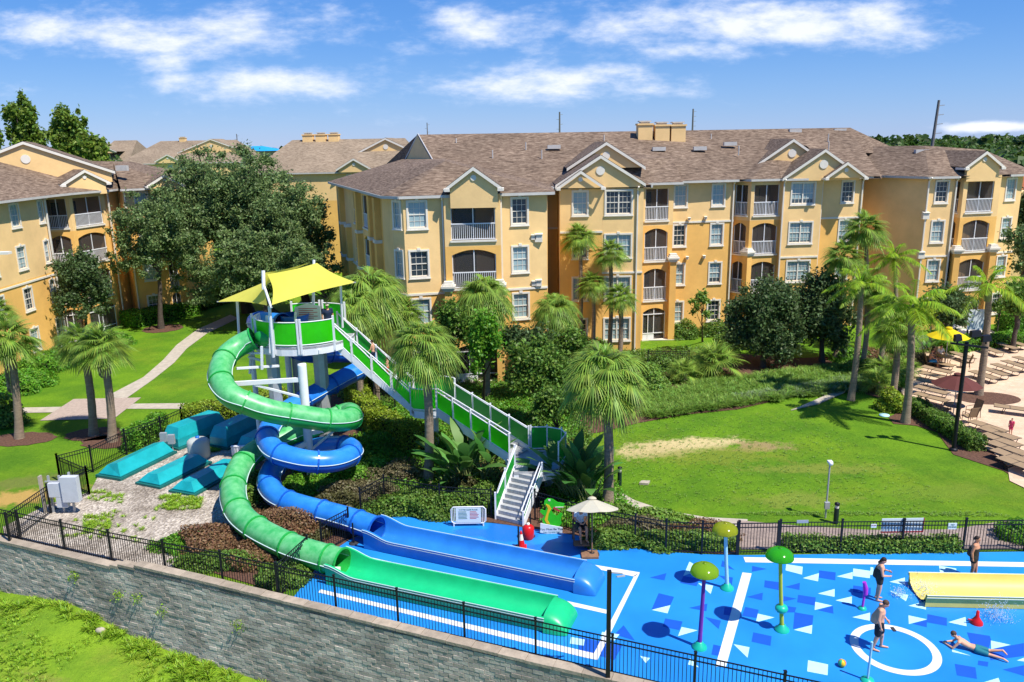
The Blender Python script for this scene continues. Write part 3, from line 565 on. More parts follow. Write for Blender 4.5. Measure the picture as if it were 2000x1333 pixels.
# ---------------------------------------------------------------- ground, lawns, paths, decks
def lawn_mat(name, base, dark, dry, patches=(), scale=1.0, drymix=.5):
    m = bpy.data.materials.new(name); m.use_nodes = True; N = m.node_tree.nodes; L = m.node_tree.links; b = N['Principled BSDF']
    tc = N.new('ShaderNodeTexCoord'); out = tc.outputs['Object']
    def noise(s, d=5, r=.6, sc=None):
        z = N.new('ShaderNodeTexNoise'); z.inputs['Scale'].default_value = s; z.inputs['Detail'].default_value = d; z.inputs['Roughness'].default_value = r; L.new(out, z.inputs[0]); return z.outputs[0]
    def rng_(x, a, b_, c=0, d=1):
        q = N.new('ShaderNodeMapRange'); q.inputs['From Min'].default_value = a; q.inputs['From Max'].default_value = b_; q.inputs['To Min'].default_value = c; q.inputs['To Max'].default_value = d; L.new(x, q.inputs[0]); return q.outputs[0]
    def mix(f, a, c):
        q = N.new('ShaderNodeMix'); q.data_type = 'RGBA'; L.new(f, q.inputs[0])
        for i, k in ((6, a), (7, c)):
            if isinstance(k, tuple): q.inputs[i].default_value = (*k, 1)
            else: L.new(k, q.inputs[i])
        return q.outputs[2]
    col = mix(rng_(noise(.32*scale, 6), .36, .62), dark, base)
    col = mix(rng_(noise(.14*scale, 7, .7), .5, .72, 0, drymix), col, dry)
    col = mix(rng_(noise(1.3*scale, 5, .75), .48, .72, 0, .55), col, tuple(x*.8 for x in dark))
    fine = mix(rng_(noise(7, 4, .8), .3, .7, .0, 1), tuple(x*.55 for x in dark), (.21, .33, .03))
    q = N.new('ShaderNodeMix'); q.data_type = 'RGBA'; q.blend_type = 'MIX'; q.inputs[0].default_value = .3; L.new(col, q.inputs[6]); L.new(fine, q.inputs[7]); col = q.outputs[2]
    sp = N.new('ShaderNodeSeparateXYZ'); L.new(out, sp.inputs[0]); pn = noise(.9, 7, .7); pf = noise(3.5, 4, .7)
    for (x, y, rx, ry, rot, c, s) in patches:                 # worn soil and dry turf with their own outline
        vm = N.new('ShaderNodeMapping'); vm.vector_type = 'TEXTURE'; vm.inputs['Location'].default_value = (x, y, 0); vm.inputs['Rotation'].default_value = (0, 0, rot); vm.inputs['Scale'].default_value = (rx, ry, 1); L.new(out, vm.inputs[0])
        ln = N.new('ShaderNodeVectorMath'); ln.operation = 'MULTIPLY'; ln.inputs[1].default_value = (1, 1, 0); L.new(vm.outputs[0], ln.inputs[0])
        l2 = N.new('ShaderNodeVectorMath'); l2.operation = 'LENGTH'; L.new(ln.outputs[0], l2.inputs[0])
        a = N.new('ShaderNodeMath'); a.operation = 'MULTIPLY_ADD'; a.inputs[1].default_value = 2.6; L.new(pn, a.inputs[0]); a.inputs[2].default_value = -1.3
        a2 = N.new('ShaderNodeMath'); a2.operation = 'MULTIPLY_ADD'; a2.inputs[1].default_value = 1.2; L.new(pf, a2.inputs[0]); L.new(a.outputs[0], a2.inputs[2])
        a3 = N.new('ShaderNodeMath'); a3.operation = 'ADD'; L.new(a2.outputs[0], a3.inputs[0]); L.new(l2.outputs['Value'], a3.inputs[1])
        col = mix(rng_(a3.outputs[0], 1.75, 1.2, 0, s), col, c)
    L.new(col, b.inputs['Base Color']); b.inputs['Roughness'].default_value = .9; b.inputs['Specular IOR Level'].default_value = .15
    bp = N.new('ShaderNodeBump'); bp.inputs['Strength'].default_value = .9; bp.inputs['Distance'].default_value = .12; L.new(noise(6, 6, .8), bp.inputs['Height']); L.new(bp.outputs[0], b.inputs['Normal'])
    return m
SAND = (.42, .33, .17)
_c = lambda u, v: tuple(G(u, v))[:2]
patches = [(*_c(1340, 868), 3.4, .95, .15, (.62, .50, .24), .95), (*_c(1270, 880), 2.2, 1.0, .1, (.55, .44, .2), .9), (*_c(1485, 872), 1.7, .8, 0, (.36, .25, .12), .85), (*_c(1400, 890), 3.6, 1.2, 0, (.22, .25, .03), .6),
           (*_c(30, 972), 2.6, 1.0, .3, (.50, .32, .09), .95), (*_c(60, 940), 2.5, .8, .3, (.2, .17, .06), .5), (*_c(1560, 975), 2.5, .8, 0, (.25, .27, .05), .5), (*_c(1610, 915), 3.5, .7, 0, (.27, .28, .05), .5), (*_c(1840, 960), 3.0, .9, 0, (.2, .27, .03), .4)]
M['lawn'] = lawn_mat('lawn_turf', (.145, .30, .008), (.06, .18, .006), (.30, .33, .02), patches)
M['rough'] = lawn_mat('rough_weeds_turf', (.24, .40, .02), (.13, .27, .015), (.36, .36, .05), [(*_c(130, 1255), 2, .7, -.3, (.3, .2, .08), .5), (*_c(60, 1200), 1, .4, -.3, (.3, .2, .08), .4)], 2.4, .7)
def gravel_mat():
    m = bpy.data.materials.new('gravel'); m.use_nodes = True; N = m.node_tree.nodes; L = m.node_tree.links; b = N['Principled BSDF']; tc = N.new('ShaderNodeTexCoord')
    vo = N.new('ShaderNodeTexVoronoi'); vo.inputs['Scale'].default_value = 11; L.new(tc.outputs['Object'], vo.inputs[0])
    cr = N.new('ShaderNodeValToRGB'); e = cr.color_ramp.elements; e[0].color = (.22, .18, .14, 1); e[1].color = (.68, .60, .50, 1); L.new(vo.outputs['Color'], cr.inputs[0])
    nz = N.new('ShaderNodeTexNoise'); nz.inputs['Scale'].default_value = .5; nz.inputs['Detail'].default_value = 6; L.new(tc.outputs['Object'], nz.inputs[0])
    mr = N.new('ShaderNodeMapRange'); mr.inputs['From Min'].default_value = .45; mr.inputs['From Max'].default_value = .65; L.new(nz.outputs[0], mr.inputs[0])
    mx = N.new('ShaderNodeMix'); mx.data_type = 'RGBA'; mx.blend_type = 'MULTIPLY'; L.new(mr.outputs[0], mx.inputs[0]); L.new(cr.outputs[0], mx.inputs[6]); mx.inputs[7].default_value = (.6, .58, .56, 1)
    L.new(mx.outputs[2], b.inputs['Base Color']); b.inputs['Roughness'].default_value = .95; b.inputs['Specular IOR Level'].default_value = .1
    bp = N.new('ShaderNodeBump'); bp.inputs['Strength'].default_value = 1; bp.inputs['Distance'].default_value = .06; L.new(vo.outputs['Distance'], bp.inputs['Height']); L.new(bp.outputs[0], b.inputs['Normal']); return m
M['gravel'] = gravel_mat()
M['mulch'] = mat('bark_mulch', (.11, .055, .035), .95, (9, .5), (14, .8))
M['concrete'] = mat('pale_concrete', (.42, .37, .29), .9, (2.5, .18), (12, .2))
def paver_mat(name, c1, c2, mortar, scale, rot=0, w=.5, h=.25):
    m = bpy.data.materials.new(name); m.use_nodes = True; N = m.node_tree.nodes; L = m.node_tree.links; b = N['Principled BSDF']; tc = N.new('ShaderNodeTexCoord')
    mp = N.new('ShaderNodeMapping'); mp.inputs['Rotation'].default_value = (0, 0, rot); L.new(tc.outputs['Object'], mp.inputs[0])
    br = N.new('ShaderNodeTexBrick'); br.inputs['Scale'].default_value = scale; br.inputs['Color1'].default_value = (*c1, 1); br.inputs['Color2'].default_value = (*c2, 1); br.inputs['Mortar'].default_value = (*mortar, 1)
    br.inputs['Mortar Size'].default_value = .012; br.inputs['Brick Width'].default_value = w; br.inputs['Row Height'].default_value = h; L.new(mp.outputs[0], br.inputs[0])
    nz = N.new('ShaderNodeTexNoise'); nz.inputs['Scale'].default_value = .6; nz.inputs['Detail'].default_value = 6; L.new(tc.outputs['Object'], nz.inputs[0])
    mx = N.new('ShaderNodeMix'); mx.data_type = 'RGBA'; mx.blend_type = 'MULTIPLY'; mx.inputs[0].default_value = .5; L.new(br.outputs[0], mx.inputs[6])
    mr = N.new('ShaderNodeMapRange'); mr.inputs['From Min'].default_value = .3; mr.inputs['From Max'].default_value = .7; mr.inputs['To Min'].default_value = .7; mr.inputs['To Max'].default_value = 1.15; L.new(nz.outputs[0], mr.inputs[0]); L.new(mr.outputs[0], mx.inputs[7])
    L.new(mx.outputs[2], b.inputs['Base Color']); b.inputs['Roughness'].default_value = .85; return m
M['deckpave'] = paver_mat('peach_deck_pavers', (.70, .50, .34), (.62, .43, .28), (.48, .34, .23), 1.6, .25, .5, .5)
M['walkpave'] = paver_mat('walkway_pavers', (.34, .26, .21), (.25, .19, .16), (.14, .11, .09), 2.2, .1)
def splash_mat():
    m = bpy.data.materials.new('blue_splash_surface'); m.use_nodes = True; N = m.node_tree.nodes; L = m.node_tree.links; b = N['Principled BSDF']; tc = N.new('ShaderNodeTexCoord')
    nz = N.new('ShaderNodeTexNoise'); nz.inputs['Scale'].default_value = .35; nz.inputs['Detail'].default_value = 6; L.new(tc.outputs['Object'], nz.inputs[0])
    mr = N.new('ShaderNodeMapRange'); mr.inputs['From Min'].default_value = .35; mr.inputs['From Max'].default_value = .65; L.new(nz.outputs[0], mr.inputs[0])
    mx = N.new('ShaderNodeMix'); mx.data_type = 'RGBA'; mx.inputs[6].default_value = (.011, .19, .58, 1); mx.inputs[7].default_value = (.017, .25, .68, 1); L.new(mr.outputs[0], mx.inputs[0])
    # wet ground: darker and glossier with an outline of its own, by the stairs and the chair
    n2 = N.new('ShaderNodeTexNoise'); n2.inputs['Scale'].default_value = .9; n2.inputs['Detail'].default_value = 7; L.new(tc.outputs['Object'], n2.inputs[0]); wet = None
    for u, v, rx, ry in ((985, 1040, 1.2, 1.0), (1110, 1072, 2.2, .6), (930, 1040, 1.0, .5)):
        g_ = G(u, v); vm = N.new('ShaderNodeMapping'); vm.vector_type = 'TEXTURE'; vm.inputs['Location'].default_value = (g_.x, g_.y, 0); vm.inputs['Scale'].default_value = (rx, ry, 1); L.new(tc.outputs['Object'], vm.inputs[0])
        l2 = N.new('ShaderNodeVectorMath'); l2.operation = 'LENGTH'; L.new(vm.outputs[0], l2.inputs[0]); ad = N.new('ShaderNodeMath'); ad.operation = 'MULTIPLY_ADD'; ad.inputs[1].default_value = 2.0; L.new(n2.outputs[0], ad.inputs[0]); L.new(l2.outputs['Value'], ad.inputs[2])
        q = N.new('ShaderNodeMapRange'); q.inputs['From Min'].default_value = 2.05; q.inputs['From Max'].default_value = 1.8; L.new(ad.outputs[0], q.inputs[0])
        if wet is None: wet = q.outputs[0]
        else:
            mm = N.new('ShaderNodeMath'); mm.operation = 'MAXIMUM'; L.new(wet, mm.inputs[0]); L.new(q.outputs[0], mm.inputs[1]); wet = mm.outputs[0]
    m2 = N.new('ShaderNodeMix'); m2.data_type = 'RGBA'; L.new(wet, m2.inputs[0]); L.new(mx.outputs[2], m2.inputs[6]); m2.inputs[7].default_value = (.010, .15, .50, 1); L.new(m2.outputs[2], b.inputs['Base Color'])
    rr = N.new('ShaderNodeMapRange'); rr.inputs['To Min'].default_value = .42; rr.inputs['To Max'].default_value = .4; L.new(wet, rr.inputs[0]); L.new(rr.outputs[0], b.inputs['Roughness']); return m
M['splash'] = splash_mat()
M['paint_w'] = mat('white_ground_paint', (.66, .68, .70), .6, (1.5, .06))
M['paint_l'] = mat('pale_ground_paint', (.42, .70, .76), .6, (1.5, .08))
M['paint_d'] = mat('deep_blue_ground_paint', (.007, .085, .46), .6, (1.5, .06))
WA, WB = (-21.1, 29.8), (2.26, 20.5)
WD = Vector((WB[0]-WA[0], WB[1]-WA[1], 0)).normalized(); WN = Vector((WD.y, -WD.x, 0))      # outward (towards the camera)
def wl(s, off=0, z=0): p = Vector((WA[0], WA[1], z))+WD*s+WN*off; return (p.x, p.y, z)
g = MB(); g.quad(wl(-60), wl(70), (900, -10, -.02), (900, 1500, -.02), (-900, 1500, -.02), (-900, 60, -.02)); g.v = [(x, y, -.02) for x, y, z in g.v]; struct('ground', g, 'lawn')
# land below the wall: an uneven slope
V = []; nx, ny = 90, 24
def zlow(s): 
    pts = [(-40, -2.3), (-1, -2.35), (3.8, -2.1), (6.2, -2.7), (9.1, -3.0), (12.7, -3.3), (25, -3.9), (60, -5)]
    for (a, za), (b, zb) in zip(pts[:-1], pts[1:]):
        if a <= s <= b: return za+(zb-za)*(s-a)/(b-a)
    return -3
gm = MB()
for j in range(ny+1):
    for i in range(nx+1):
        s = -40+100*i/nx; o = -.2+30*(j/ny)**1.6; x, y, z = wl(s, o); V.append((x, y, zlow(s)-o*.035+.10*sin(s*1.7+o)*min(1, o)+.08*sin(s*.6-o*1.3)))
gm.add(V, [(j*(nx+1)+i, (j+1)*(nx+1)+i, (j+1)*(nx+1)+i+1, j*(nx+1)+i+1) for j in range(ny) for i in range(nx)]); gm.sm = [True]*len(gm.f); struct('lower_ground', gm, 'rough')
def sheet(name, px, m, z, extra=None, kind='structure'):
    mb = MB(); pts = [tuple(G(u, v)) if not isinstance(u, tuple) else u for u, v in px]; mb.add([(x, y, z) for x, y, *_ in pts], [list(range(len(pts)))]); 
    o = mb.build(name, m); o['kind'] = kind; return o
padback = [(545, 1200), (575, 1165), (612, 1118), (655, 1062), (690, 1052), (705, 1042), (745, 1005), (860, 1017), (960, 1022), (1090, 1038), (1150, 1052), (1230, 1068), (1300, 1078), (1370, 1083), (1450, 1085), (2000, 1078), (2300, 1074)]
mb = MB(); pts = [tuple(G(u, v)) for u, v in padback]; e0 = wl(11.6, -.55); e1 = wl(42, -.55); pts = [(x, y, .0) for x, y, z in pts if (Vector((x, y, 0))-Vector(wl(0))).dot(WN) < -.4]
poly = pts+[(e1[0]+6, e1[1]+1, 0), e1, wl(13.2, -.55)]; mb.add([(x, y, .004) for x, y, z in poly][::-1], [list(range(len(poly)))]); struct('splash_pad', mb, 'splash')
sheet('gravel_yard', [(5, 1030), (95, 985), (175, 962), (195, 925), (300, 868), (430, 800), (560, 800), (560, 900), (450, 985), (470, 1030), (405, 1062), (365, 1072), (360, 1110), (200, 1098), (60, 1066), (10, 1060)][::-1], 'gravel', .006)
sheet('mulch_bed', [(560, 802), (700, 740), (900, 700), (1130, 690), (1190, 760), (1130, 850), (1195, 930), (1240, 1000), (1330, 1030), (1440, 1048), (1440, 1084), (1300, 1077), (1150, 1050), (960, 1021), (745, 1004), (690, 1050), (600, 1110), (545, 1168), (520, 1150), (345, 1098), (405, 1062), (470, 1030), (450, 985)][::-1], 'mulch', .01)
sheet('mulch_bed', [(1130, 850), (1190, 700), (1300, 680), (1420, 690), (1560, 700), (1760, 690), (1790, 760), (1830, 800), (1960, 890), (1985, 935), (1960, 920), (1862, 888), (1830, 845), (1790, 832), (1745, 828), (1735, 815), (1770, 800), (1740, 785), (1690, 770), (1680, 745), (1550, 775), (1440, 800), (1340, 810), (1250, 826), (1170, 845)][::-1], 'mulch', .008)
for k, (u, v, a, b) in enumerate(((40, 858, 1.9, 1.1), (185, 848, 1.6, 1.1), (225, 862, 1.8, 1.1), (318, 642, 1.7, 1.7))):
    q = G(u, v); mb = MB(); mb.add([(q.x+a*cos(t*pi/12)*(1+.08*sin(t*2.3)), q.y+b*sin(t*pi/12)*(1+.06*cos(t*3.1)), .006) for t in range(24)], [list(range(24))]); struct('mulch_bed', mb, 'mulch')
sheet('path', [(450, 615), (385, 644), (345, 674), (318, 704), (280, 737), (205, 776), (246, 779), (300, 741), (340, 709), (365, 681), (405, 651), (466, 622)], 'concrete', .004)
sheet('path', [(144, 780), (78, 822), (223, 818), (276, 777)], M['walk2'] if 'walk2' in M else mat('slab_pavers', (.38, .30, .24), .9, (5, .2), (9, .3)), .012)
sheet('path', [(-20, 798), (-20, 808), (102, 806), (124, 795)], 'concrete', .008); sheet('path', [(258, 789), (248, 799), (360, 799), (360, 788)], 'concrete', .008)
sheet('path', [(1170, 935), (1195, 952), (1240, 978), (1300, 998), (1380, 1011), (1460, 1015), (1460, 1030), (1370, 1024), (1290, 1012), (1220, 990), (1180, 968)][::-1], 'concrete', .014)
sheet('walkway', [(1440, 1017), (1560, 1028), (1700, 1036), (1860, 1035), (1950, 1020), (2060, 1005), (2200, 1040), (2200, 1072), (1440, 1074)][::-1], 'walkpave', .018)
sheet('pool_deck', [(1795, 690), (1880, 677), (2000, 668), (2200, 650), (2500, 800), (2300, 960), (2010, 958), (1972, 940), (1968, 912), (1940, 885), (1880, 850), (1815, 812), (1775, 790), (1760, 765), (1778, 720)][::-1], 'deckpave', .018)
mb = MB(); q = G(1910, 776); mb.add([(q.x+.4+1.9*cos(t*pi/12), q.y-.3+1.25*sin(t*pi/12), .03) for t in range(24)], [list(range(24))]); struct('mulch_bed', mb, 'mulch')
mb = MB(); mb.prism([(*_c(1545, 803), .02), (*_c(1600, 790), .02), (*_c(1650, 768), .02), (*_c(1640, 761), .02), (*_c(1612, 775), .02), (*_c(1560, 798), .02)], dz=.07); tag(mb.build('utility_slab', 'concrete'), 'narrow concrete slab lying in the lawn in front of the striped grasses', 'concrete slab')
# painted marks on the splash pad
def marks(name, polys, m, z): 
    mb = MB()
    for p in polys: mb.add([(*tuple(G(u, v))[:2], z) for u, v in p], [list(range(len(p)))])
    return struct(name, mb, m)
Z6 = lambda p: [(1250+.28*x, 960+.28*y) for x, y in p]; Z7 = lambda p: [(1600+.28*x, 960+.28*y) for x, y in p]
marks('painted_lines', [[(1452, 1089), (2100, 1101), (2100, 1110), (1456, 1099)], [(1450, 1119), (1468, 1121), (1418, 1303), (1397, 1303)],
    [(700, 1031), (702, 1026), (1131, 1099), (1250, 1119), (1239, 1127), (1128, 1105)], [(704, 1092), (708, 1086), (1194, 1194), (1186, 1200)], [(622, 1158), (626, 1152), (1160, 1277), (1146, 1286)], [(1239, 1125), (1250, 1119), (1167, 1290), (1146, 1286), (1160, 1277)]], 'paint_w', .012)
mb = MB(); c = Vector((11.83, 21.83, .012)); n_ = 64
mb.add([(c.x+r*cos(2*pi*i/n_), c.y+r*sin(2*pi*i/n_), .012) for r in (1.31, 1.05) for i in range(n_)], [(i, (i+1) % n_, (i+1) % n_+n_, i+n_) for i in range(n_)]); struct('painted_ring', mb, 'paint_w')
marks('painted_squares', [Z6(p) for p in ([(185, 572), (68, 603), (170, 622)], [(303, 592), (415, 612), (395, 663), (280, 640)], [(130, 712), (238, 738), (212, 795), (80, 828)], [(176, 888), (297, 910), (275, 970), (158, 945)], [(575, 483), (565, 525), (660, 550)],
    [(783, 522), (885, 543), (780, 563)], [(470, 785), (340, 815), (463, 838)], [(550, 588), (648, 603), (640, 655)], [(590, 808), (660, 815), (640, 870), (583, 862)], [(735, 808), (828, 828), (815, 885), (712, 870)], [(453, 878), (565, 903), (548, 962)], [(870, 622), (980, 637), (978, 692), (866, 670)], [(1115, 640), (1010, 668), (1112, 690)],
    [(1250, 553), (1365, 567), (1362, 622), (1248, 603)], [(857, 708), (745, 738), (852, 762)], [(1003, 733), (1093, 750), (1000, 770)], [(1103, 723), (1225, 742), (1222, 798), (1096, 775)], [(975, 795), (1090, 812), (1080, 845), (955, 848)], [(1078, 845), (1210, 868), (1202, 933), (1068, 962)], [(790, 985), (918, 1012), (910, 1080), (778, 1050)], [(512, 1070), (580, 1085), (560, 1152), (498, 1140)], [(1345, 802), (1350, 855), (1240, 830)])]
    + [Z7(p) for p in ([(238, 658), (360, 675), (358, 720), (234, 705)], [(755, 858), (890, 885), (890, 940), (752, 915)], [(1030, 985), (1190, 1010), (1200, 1043), (1180, 1100), (1060, 1070)], [(1180, 1105), (1429, 1060), (1429, 1150), (1195, 1180)], [(945, 1205), (1090, 1230), (1100, 1310), (960, 1285)], [(1110, 1182), (1180, 1192), (1175, 1225), (1105, 1212)], [(650, 925), (752, 898), (750, 950)], [(1280, 1245), (1429, 1215), (1429, 1290)])]
    + [[(1200, 1240), (1218, 1222), (1240, 1252)], [(1130, 1245), (1215, 1262), (1200, 1290), (1130, 1270)]], 'paint_d', .008)
marks('painted_triangles', [Z6(p) for p in ([(345, 492), (385, 515), (372, 568), (302, 592)], [(405, 642), (510, 660), (493, 718)], [(212, 796), (80, 829), (192, 853)], [(290, 948), (403, 972), (265, 1012)], [(1020, 510), (1135, 528), (1130, 583), (1015, 553)], [(1248, 573), (1135, 607), (1242, 630)], [(1358, 683), (1240, 715), (1357, 738)],
    [(1222, 773), (1342, 799), (1218, 830)], [(822, 855), (938, 882), (808, 915)], [(1202, 934), (1073, 968), (1197, 997)], [(652, 1068), (764, 1090), (750, 1163)], [(1172, 1180), (1312, 1210), (1308, 1285), (1166, 1258)], [(0, 1150), (70, 1165), (40, 1200)], [(350, 1165), (410, 1230), (335, 1210)])]
    + [Z7(p) for p in ([(237, 540), (357, 557), (353, 608), (235, 592)], [(234, 565), (122, 595), (232, 615)], [(358, 530), (378, 533), (378, 585), (356, 585)], [(598, 603), (490, 633), (597, 655)], [(490, 695), (622, 725), (605, 768)], [(742, 768), (622, 800), (745, 827)], [(228, 735), (113, 762), (227, 788)], [(355, 848), (230, 880), (353, 905)], [(622, 867), (752, 895), (625, 928)],
    [(1020, 878), (900, 915), (1028, 943)], [(835, 520), (955, 540), (960, 578), (843, 568)], [(1197, 1043), (1335, 1073), (1200, 1103)], [(925, 1105), (1060, 1150), (928, 1122)], [(1450, 1155), (1378, 1182), (1450, 1192)], [(1250, 1303), (1145, 1335), (1262, 1335)])]
    + [[(1176, 1235), (1210, 1240), (1200, 1252), (1172, 1248)], [(1115, 1245), (1142, 1250), (1140, 1262), (1113, 1258)]], 'paint_l', .010)

# ---------------------------------------------------------------- retaining wall of split-face blocks
def retaining_wall():
    T = thing('retaining_wall', 'weathered grey concrete block retaining wall stepping along below the black fence', 'retaining wall', wl(12))
    bm = MB(); bh, bw = .15, .36; R = random.Random(3); s = -12.0
    def top(s): return .0 if s < 5.7 else (.08 if s < 6.5 else (.2 if s < 7.3 else .32)) if s < 10 else .32-.2*min(1, (s-10)/14)
    rows = 36
    for r in range(rows):
        z1 = .12-r*bh; off = (r % 2)*bw/2
        k = -35
        while True:
            a = k*bw+off; k += 1
            if a > 34: break
            b = a+bw-.02
            if z1 < zlow((a+b)/2)-.4: continue
            e = R.uniform(-.012, .012)-.0*r; p = [wl(a, e+.02), wl(b, e+.02+R.uniform(-.006, .006)), wl(b, -.3), wl(a, -.3)]
            bm.prism([(x, y, z1-bh) for x, y, z in p], dz=bh-.02)
    bm.build('block_face', mat('split_face_block', (.26, .23, .19), .95, (.6, .45), (12, .25), island=.25, col2=(.60, .53, .44)), T)
    mo = MB(); mo.prism([(*wl(-12.5, .004)[:2], -5.5), (*wl(45, .004)[:2], -5.5), (*wl(45, -.35)[:2], -5.5), (*wl(-12.5, -.35)[:2], -5.5)], dz=5.58); mo.build('core', mat('wall_joint', (.36, .33, .28), .95), T)
    cp = MB(); a = -12
    while a < 45:
        st = .9; b = a+st-.012; z = top(a+.4)
        if 5.6 < a < 7.4: st = .42; b = a+st-.012
        ext = z-.12
        p = [wl(a, .05), wl(b, .05), wl(b, -.32), wl(a, -.32)]
        if ext > .03: bm2 = [(x, y, .125) for x, y, _ in [wl(a, .03), wl(b, .03), wl(b, -.3), wl(a, -.3)]]; cp.cur = 1; cp.prism(bm2, dz=max(.01, z-.135)); cp.cur = 0
        cp.prism([(x, y, z) for x, y, _ in p], dz=.1 if z > .125 else .1+.02); a += st
    cp.build('cap', [mat('wall_cap', (.34, .28, .21), .9, (3, .2), (10, .4), island=.15), mat('upper_block', (.2, .18, .17), .95, (2, .4), (16, 1), island=.3)], T)
retaining_wall()
# ---------------------------------------------------------------- vegetation
def leafmat(name, c, isl=.45, hue=.03, tr=.3, rough=.5): return mat(name, c, rough, island=isl, hue=hue, trans=tr+.1, spec=.35)
for k, c in dict(oakleaf=(.17, .26, .085), magleaf=(.09, .155, .05), palmleaf=(.22, .36, .05), palmdry=(.36, .24, .07), queenleaf=(.25, .42, .02), shrubleaf=(.13, .25, .035), limeleaf=(.25, .36, .025), brightleaf=(.13, .34, .025), redleaf=(.25, .15, .07),
                 olive=(.11, .11, .035), poplar=(.17, .27, .035), grassy=(.19, .34, .05), banana=(.10, .26, .05), pinkish=(.19, .17, .08), forest=(.06, .12, .02), weed=(.26, .44, .03), variegate=(.25, .32, .17)).items(): M[k] = leafmat(k, c)
M['trunk'] = mat('palm_trunk', (.27, .205, .145), .95, (3, .3), (10, .8), sc=(1, 1, 4)); M['bark'] = mat('tree_bark', (.085, .065, .05), .95, (5, .3), (12, .8))
M['boots'] = mat('palm_boots', (.26, .22, .17), .95, (6, .4), (8, 1), island=.35); M['core_d'] = mat('dark_foliage_core', (.016, .028, .008), .95)  # core_d: near-black colour standing for the shade deep inside foliage
def unit(n): 
    v = rng.normal(size=(n, 3)); return v/np.linalg.norm(v, axis=1)[:, None]
def leaf_quads(C, Nn, size, asp=.55, jit=.35):
    n = len(C); t = np.cross(Nn, unit(n)); t /= np.linalg.norm(t, axis=1)[:, None]+1e-9; b = np.cross(Nn, t); s = size*(1+jit*(rng.random(n)*2-1))[:, None]
    V = np.stack([C-t*s*.5, C+b*s*asp*.5+Nn*s*.08, C+t*s*.5, C-b*s*asp*.5+Nn*s*.08], 1).reshape(-1, 3); return V, np.arange(4*n).reshape(-1, 4)
def crown_pts(c, rad, n, clumps, up=.25, cr=(.26, .42), shell=(.35, .95)):
    c = np.array(c); rad = np.array(rad, float); d = unit(clumps); d[:, 2] = np.where(d[:, 2] < -.55, -d[:, 2], d[:, 2]); rr = rng.uniform(*shell, clumps)[:, None]
    K = d*rr; kr = rng.uniform(*cr, clumps)*(1.15-.35*rr[:, 0]); idx = rng.choice(clumps, n, p=kr**2/np.sum(kr**2)); u = unit(n); r = kr[idx]*np.abs(rng.normal(0, .78, n)).clip(0, 1.9)
    p = K[idx]+u*r[:, None]*np.array([1, 1, .8]); nn = u*.4+unit(n)*.85+np.array([0, 0, up]); nn /= np.linalg.norm(nn, axis=1)[:, None]
    return c+p*rad*.82, nn, c+K*rad*.82
def trunk_mb(base, top, r0, limbs=(), seed=0, k=7):
    R = random.Random(seed); m = MB(); b = Vector(base); t = Vector(top); pts = []
    for i in range(k): f = i/(k-1); q = b.lerp(t, f); pts.append(q+Vector((R.uniform(-1, 1), R.uniform(-1, 1), 0))*r0*.5*(f > 0))
    m.tube(pts, [r0*(1.35 if i == 0 else 1)*(1-.55*i/(k-1)) for i in range(k)], 9)
    for l in limbs:
        a = b.lerp(t, R.uniform(.45, .95)); l = Vector(l); mid = a.lerp(l, .5)+Vector((0, 0, -.06*(l-a).length)); m.tube([a, mid, l], [r0*.45, r0*.28, r0*.1], 6, cap=False)
    return m
def tree(name, label, cat, base, c, rad, n, leaf, size, r0=.2, clumps=30, group=None, th=None, seed=0, cr=(.26, .42), core=True, tz=None, asp=.55, shell=(.35, .95)):
    T = th or thing(name, label, cat, base, group); P_, Nn, K = crown_pts(c, rad, n, clumps, cr=cr, shell=shell); V, Fq = leaf_quads(P_, Nn, size, asp); cr_ = np_mesh('crown', V, Fq, leaf, T)
    lim = [K[i] for i in rng.choice(len(K), min(12, len(K)), replace=False)]
    trunk_mb(base, (c[0], c[1], tz or c[2]), r0, lim, seed).build('trunk', 'bark', T); return T
def bush(label, c, rad, n, leaf, size, group=None, name='bush', cat='bush', clumps=22, boxy=0, base=None):
    """dense shrub from the ground up: leaves over a lumpy shell"""
    c = Vector(c); T = thing(name, label, cat, (c.x, c.y, 0), group); u = unit(n); u[:, 2] = np.abs(u[:, 2])
    ph = rng.random(8)*6.28; lump = 1+.10*np.sin(u[:, 0]*5+ph[0]+u[:, 2]*3)+.10*np.sin(u[:, 1]*6+ph[1])+.07*np.sin(u[:, 2]*9+u[:, 0]*7+ph[2])
    if boxy: pw = np.max(np.abs(u*np.array([1, 1, 1.0])), 1)[:, None]; u2 = u/(pw**boxy)
    else: u2 = u
    r = lump*rng.uniform(.78, 1.02, n); p = u2*r[:, None]*np.array(rad)+np.array([c.x, c.y, 0]); p[:, 2] = np.maximum(p[:, 2], .03)
    nn = u*.7+unit(n)*.7+np.array([0, 0, .2]); nn /= np.linalg.norm(nn, axis=1)[:, None]; V, Fq = leaf_quads(p, nn, size); np_mesh('foliage', V, Fq, leaf, T)
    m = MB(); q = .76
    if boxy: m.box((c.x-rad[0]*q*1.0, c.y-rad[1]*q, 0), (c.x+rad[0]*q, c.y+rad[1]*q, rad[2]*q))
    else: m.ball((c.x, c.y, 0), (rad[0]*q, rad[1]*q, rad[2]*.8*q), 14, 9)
    m.build('dark_core', 'core_d', T); return T  # solid dark filler, painted shade behind the leaves, no real stems
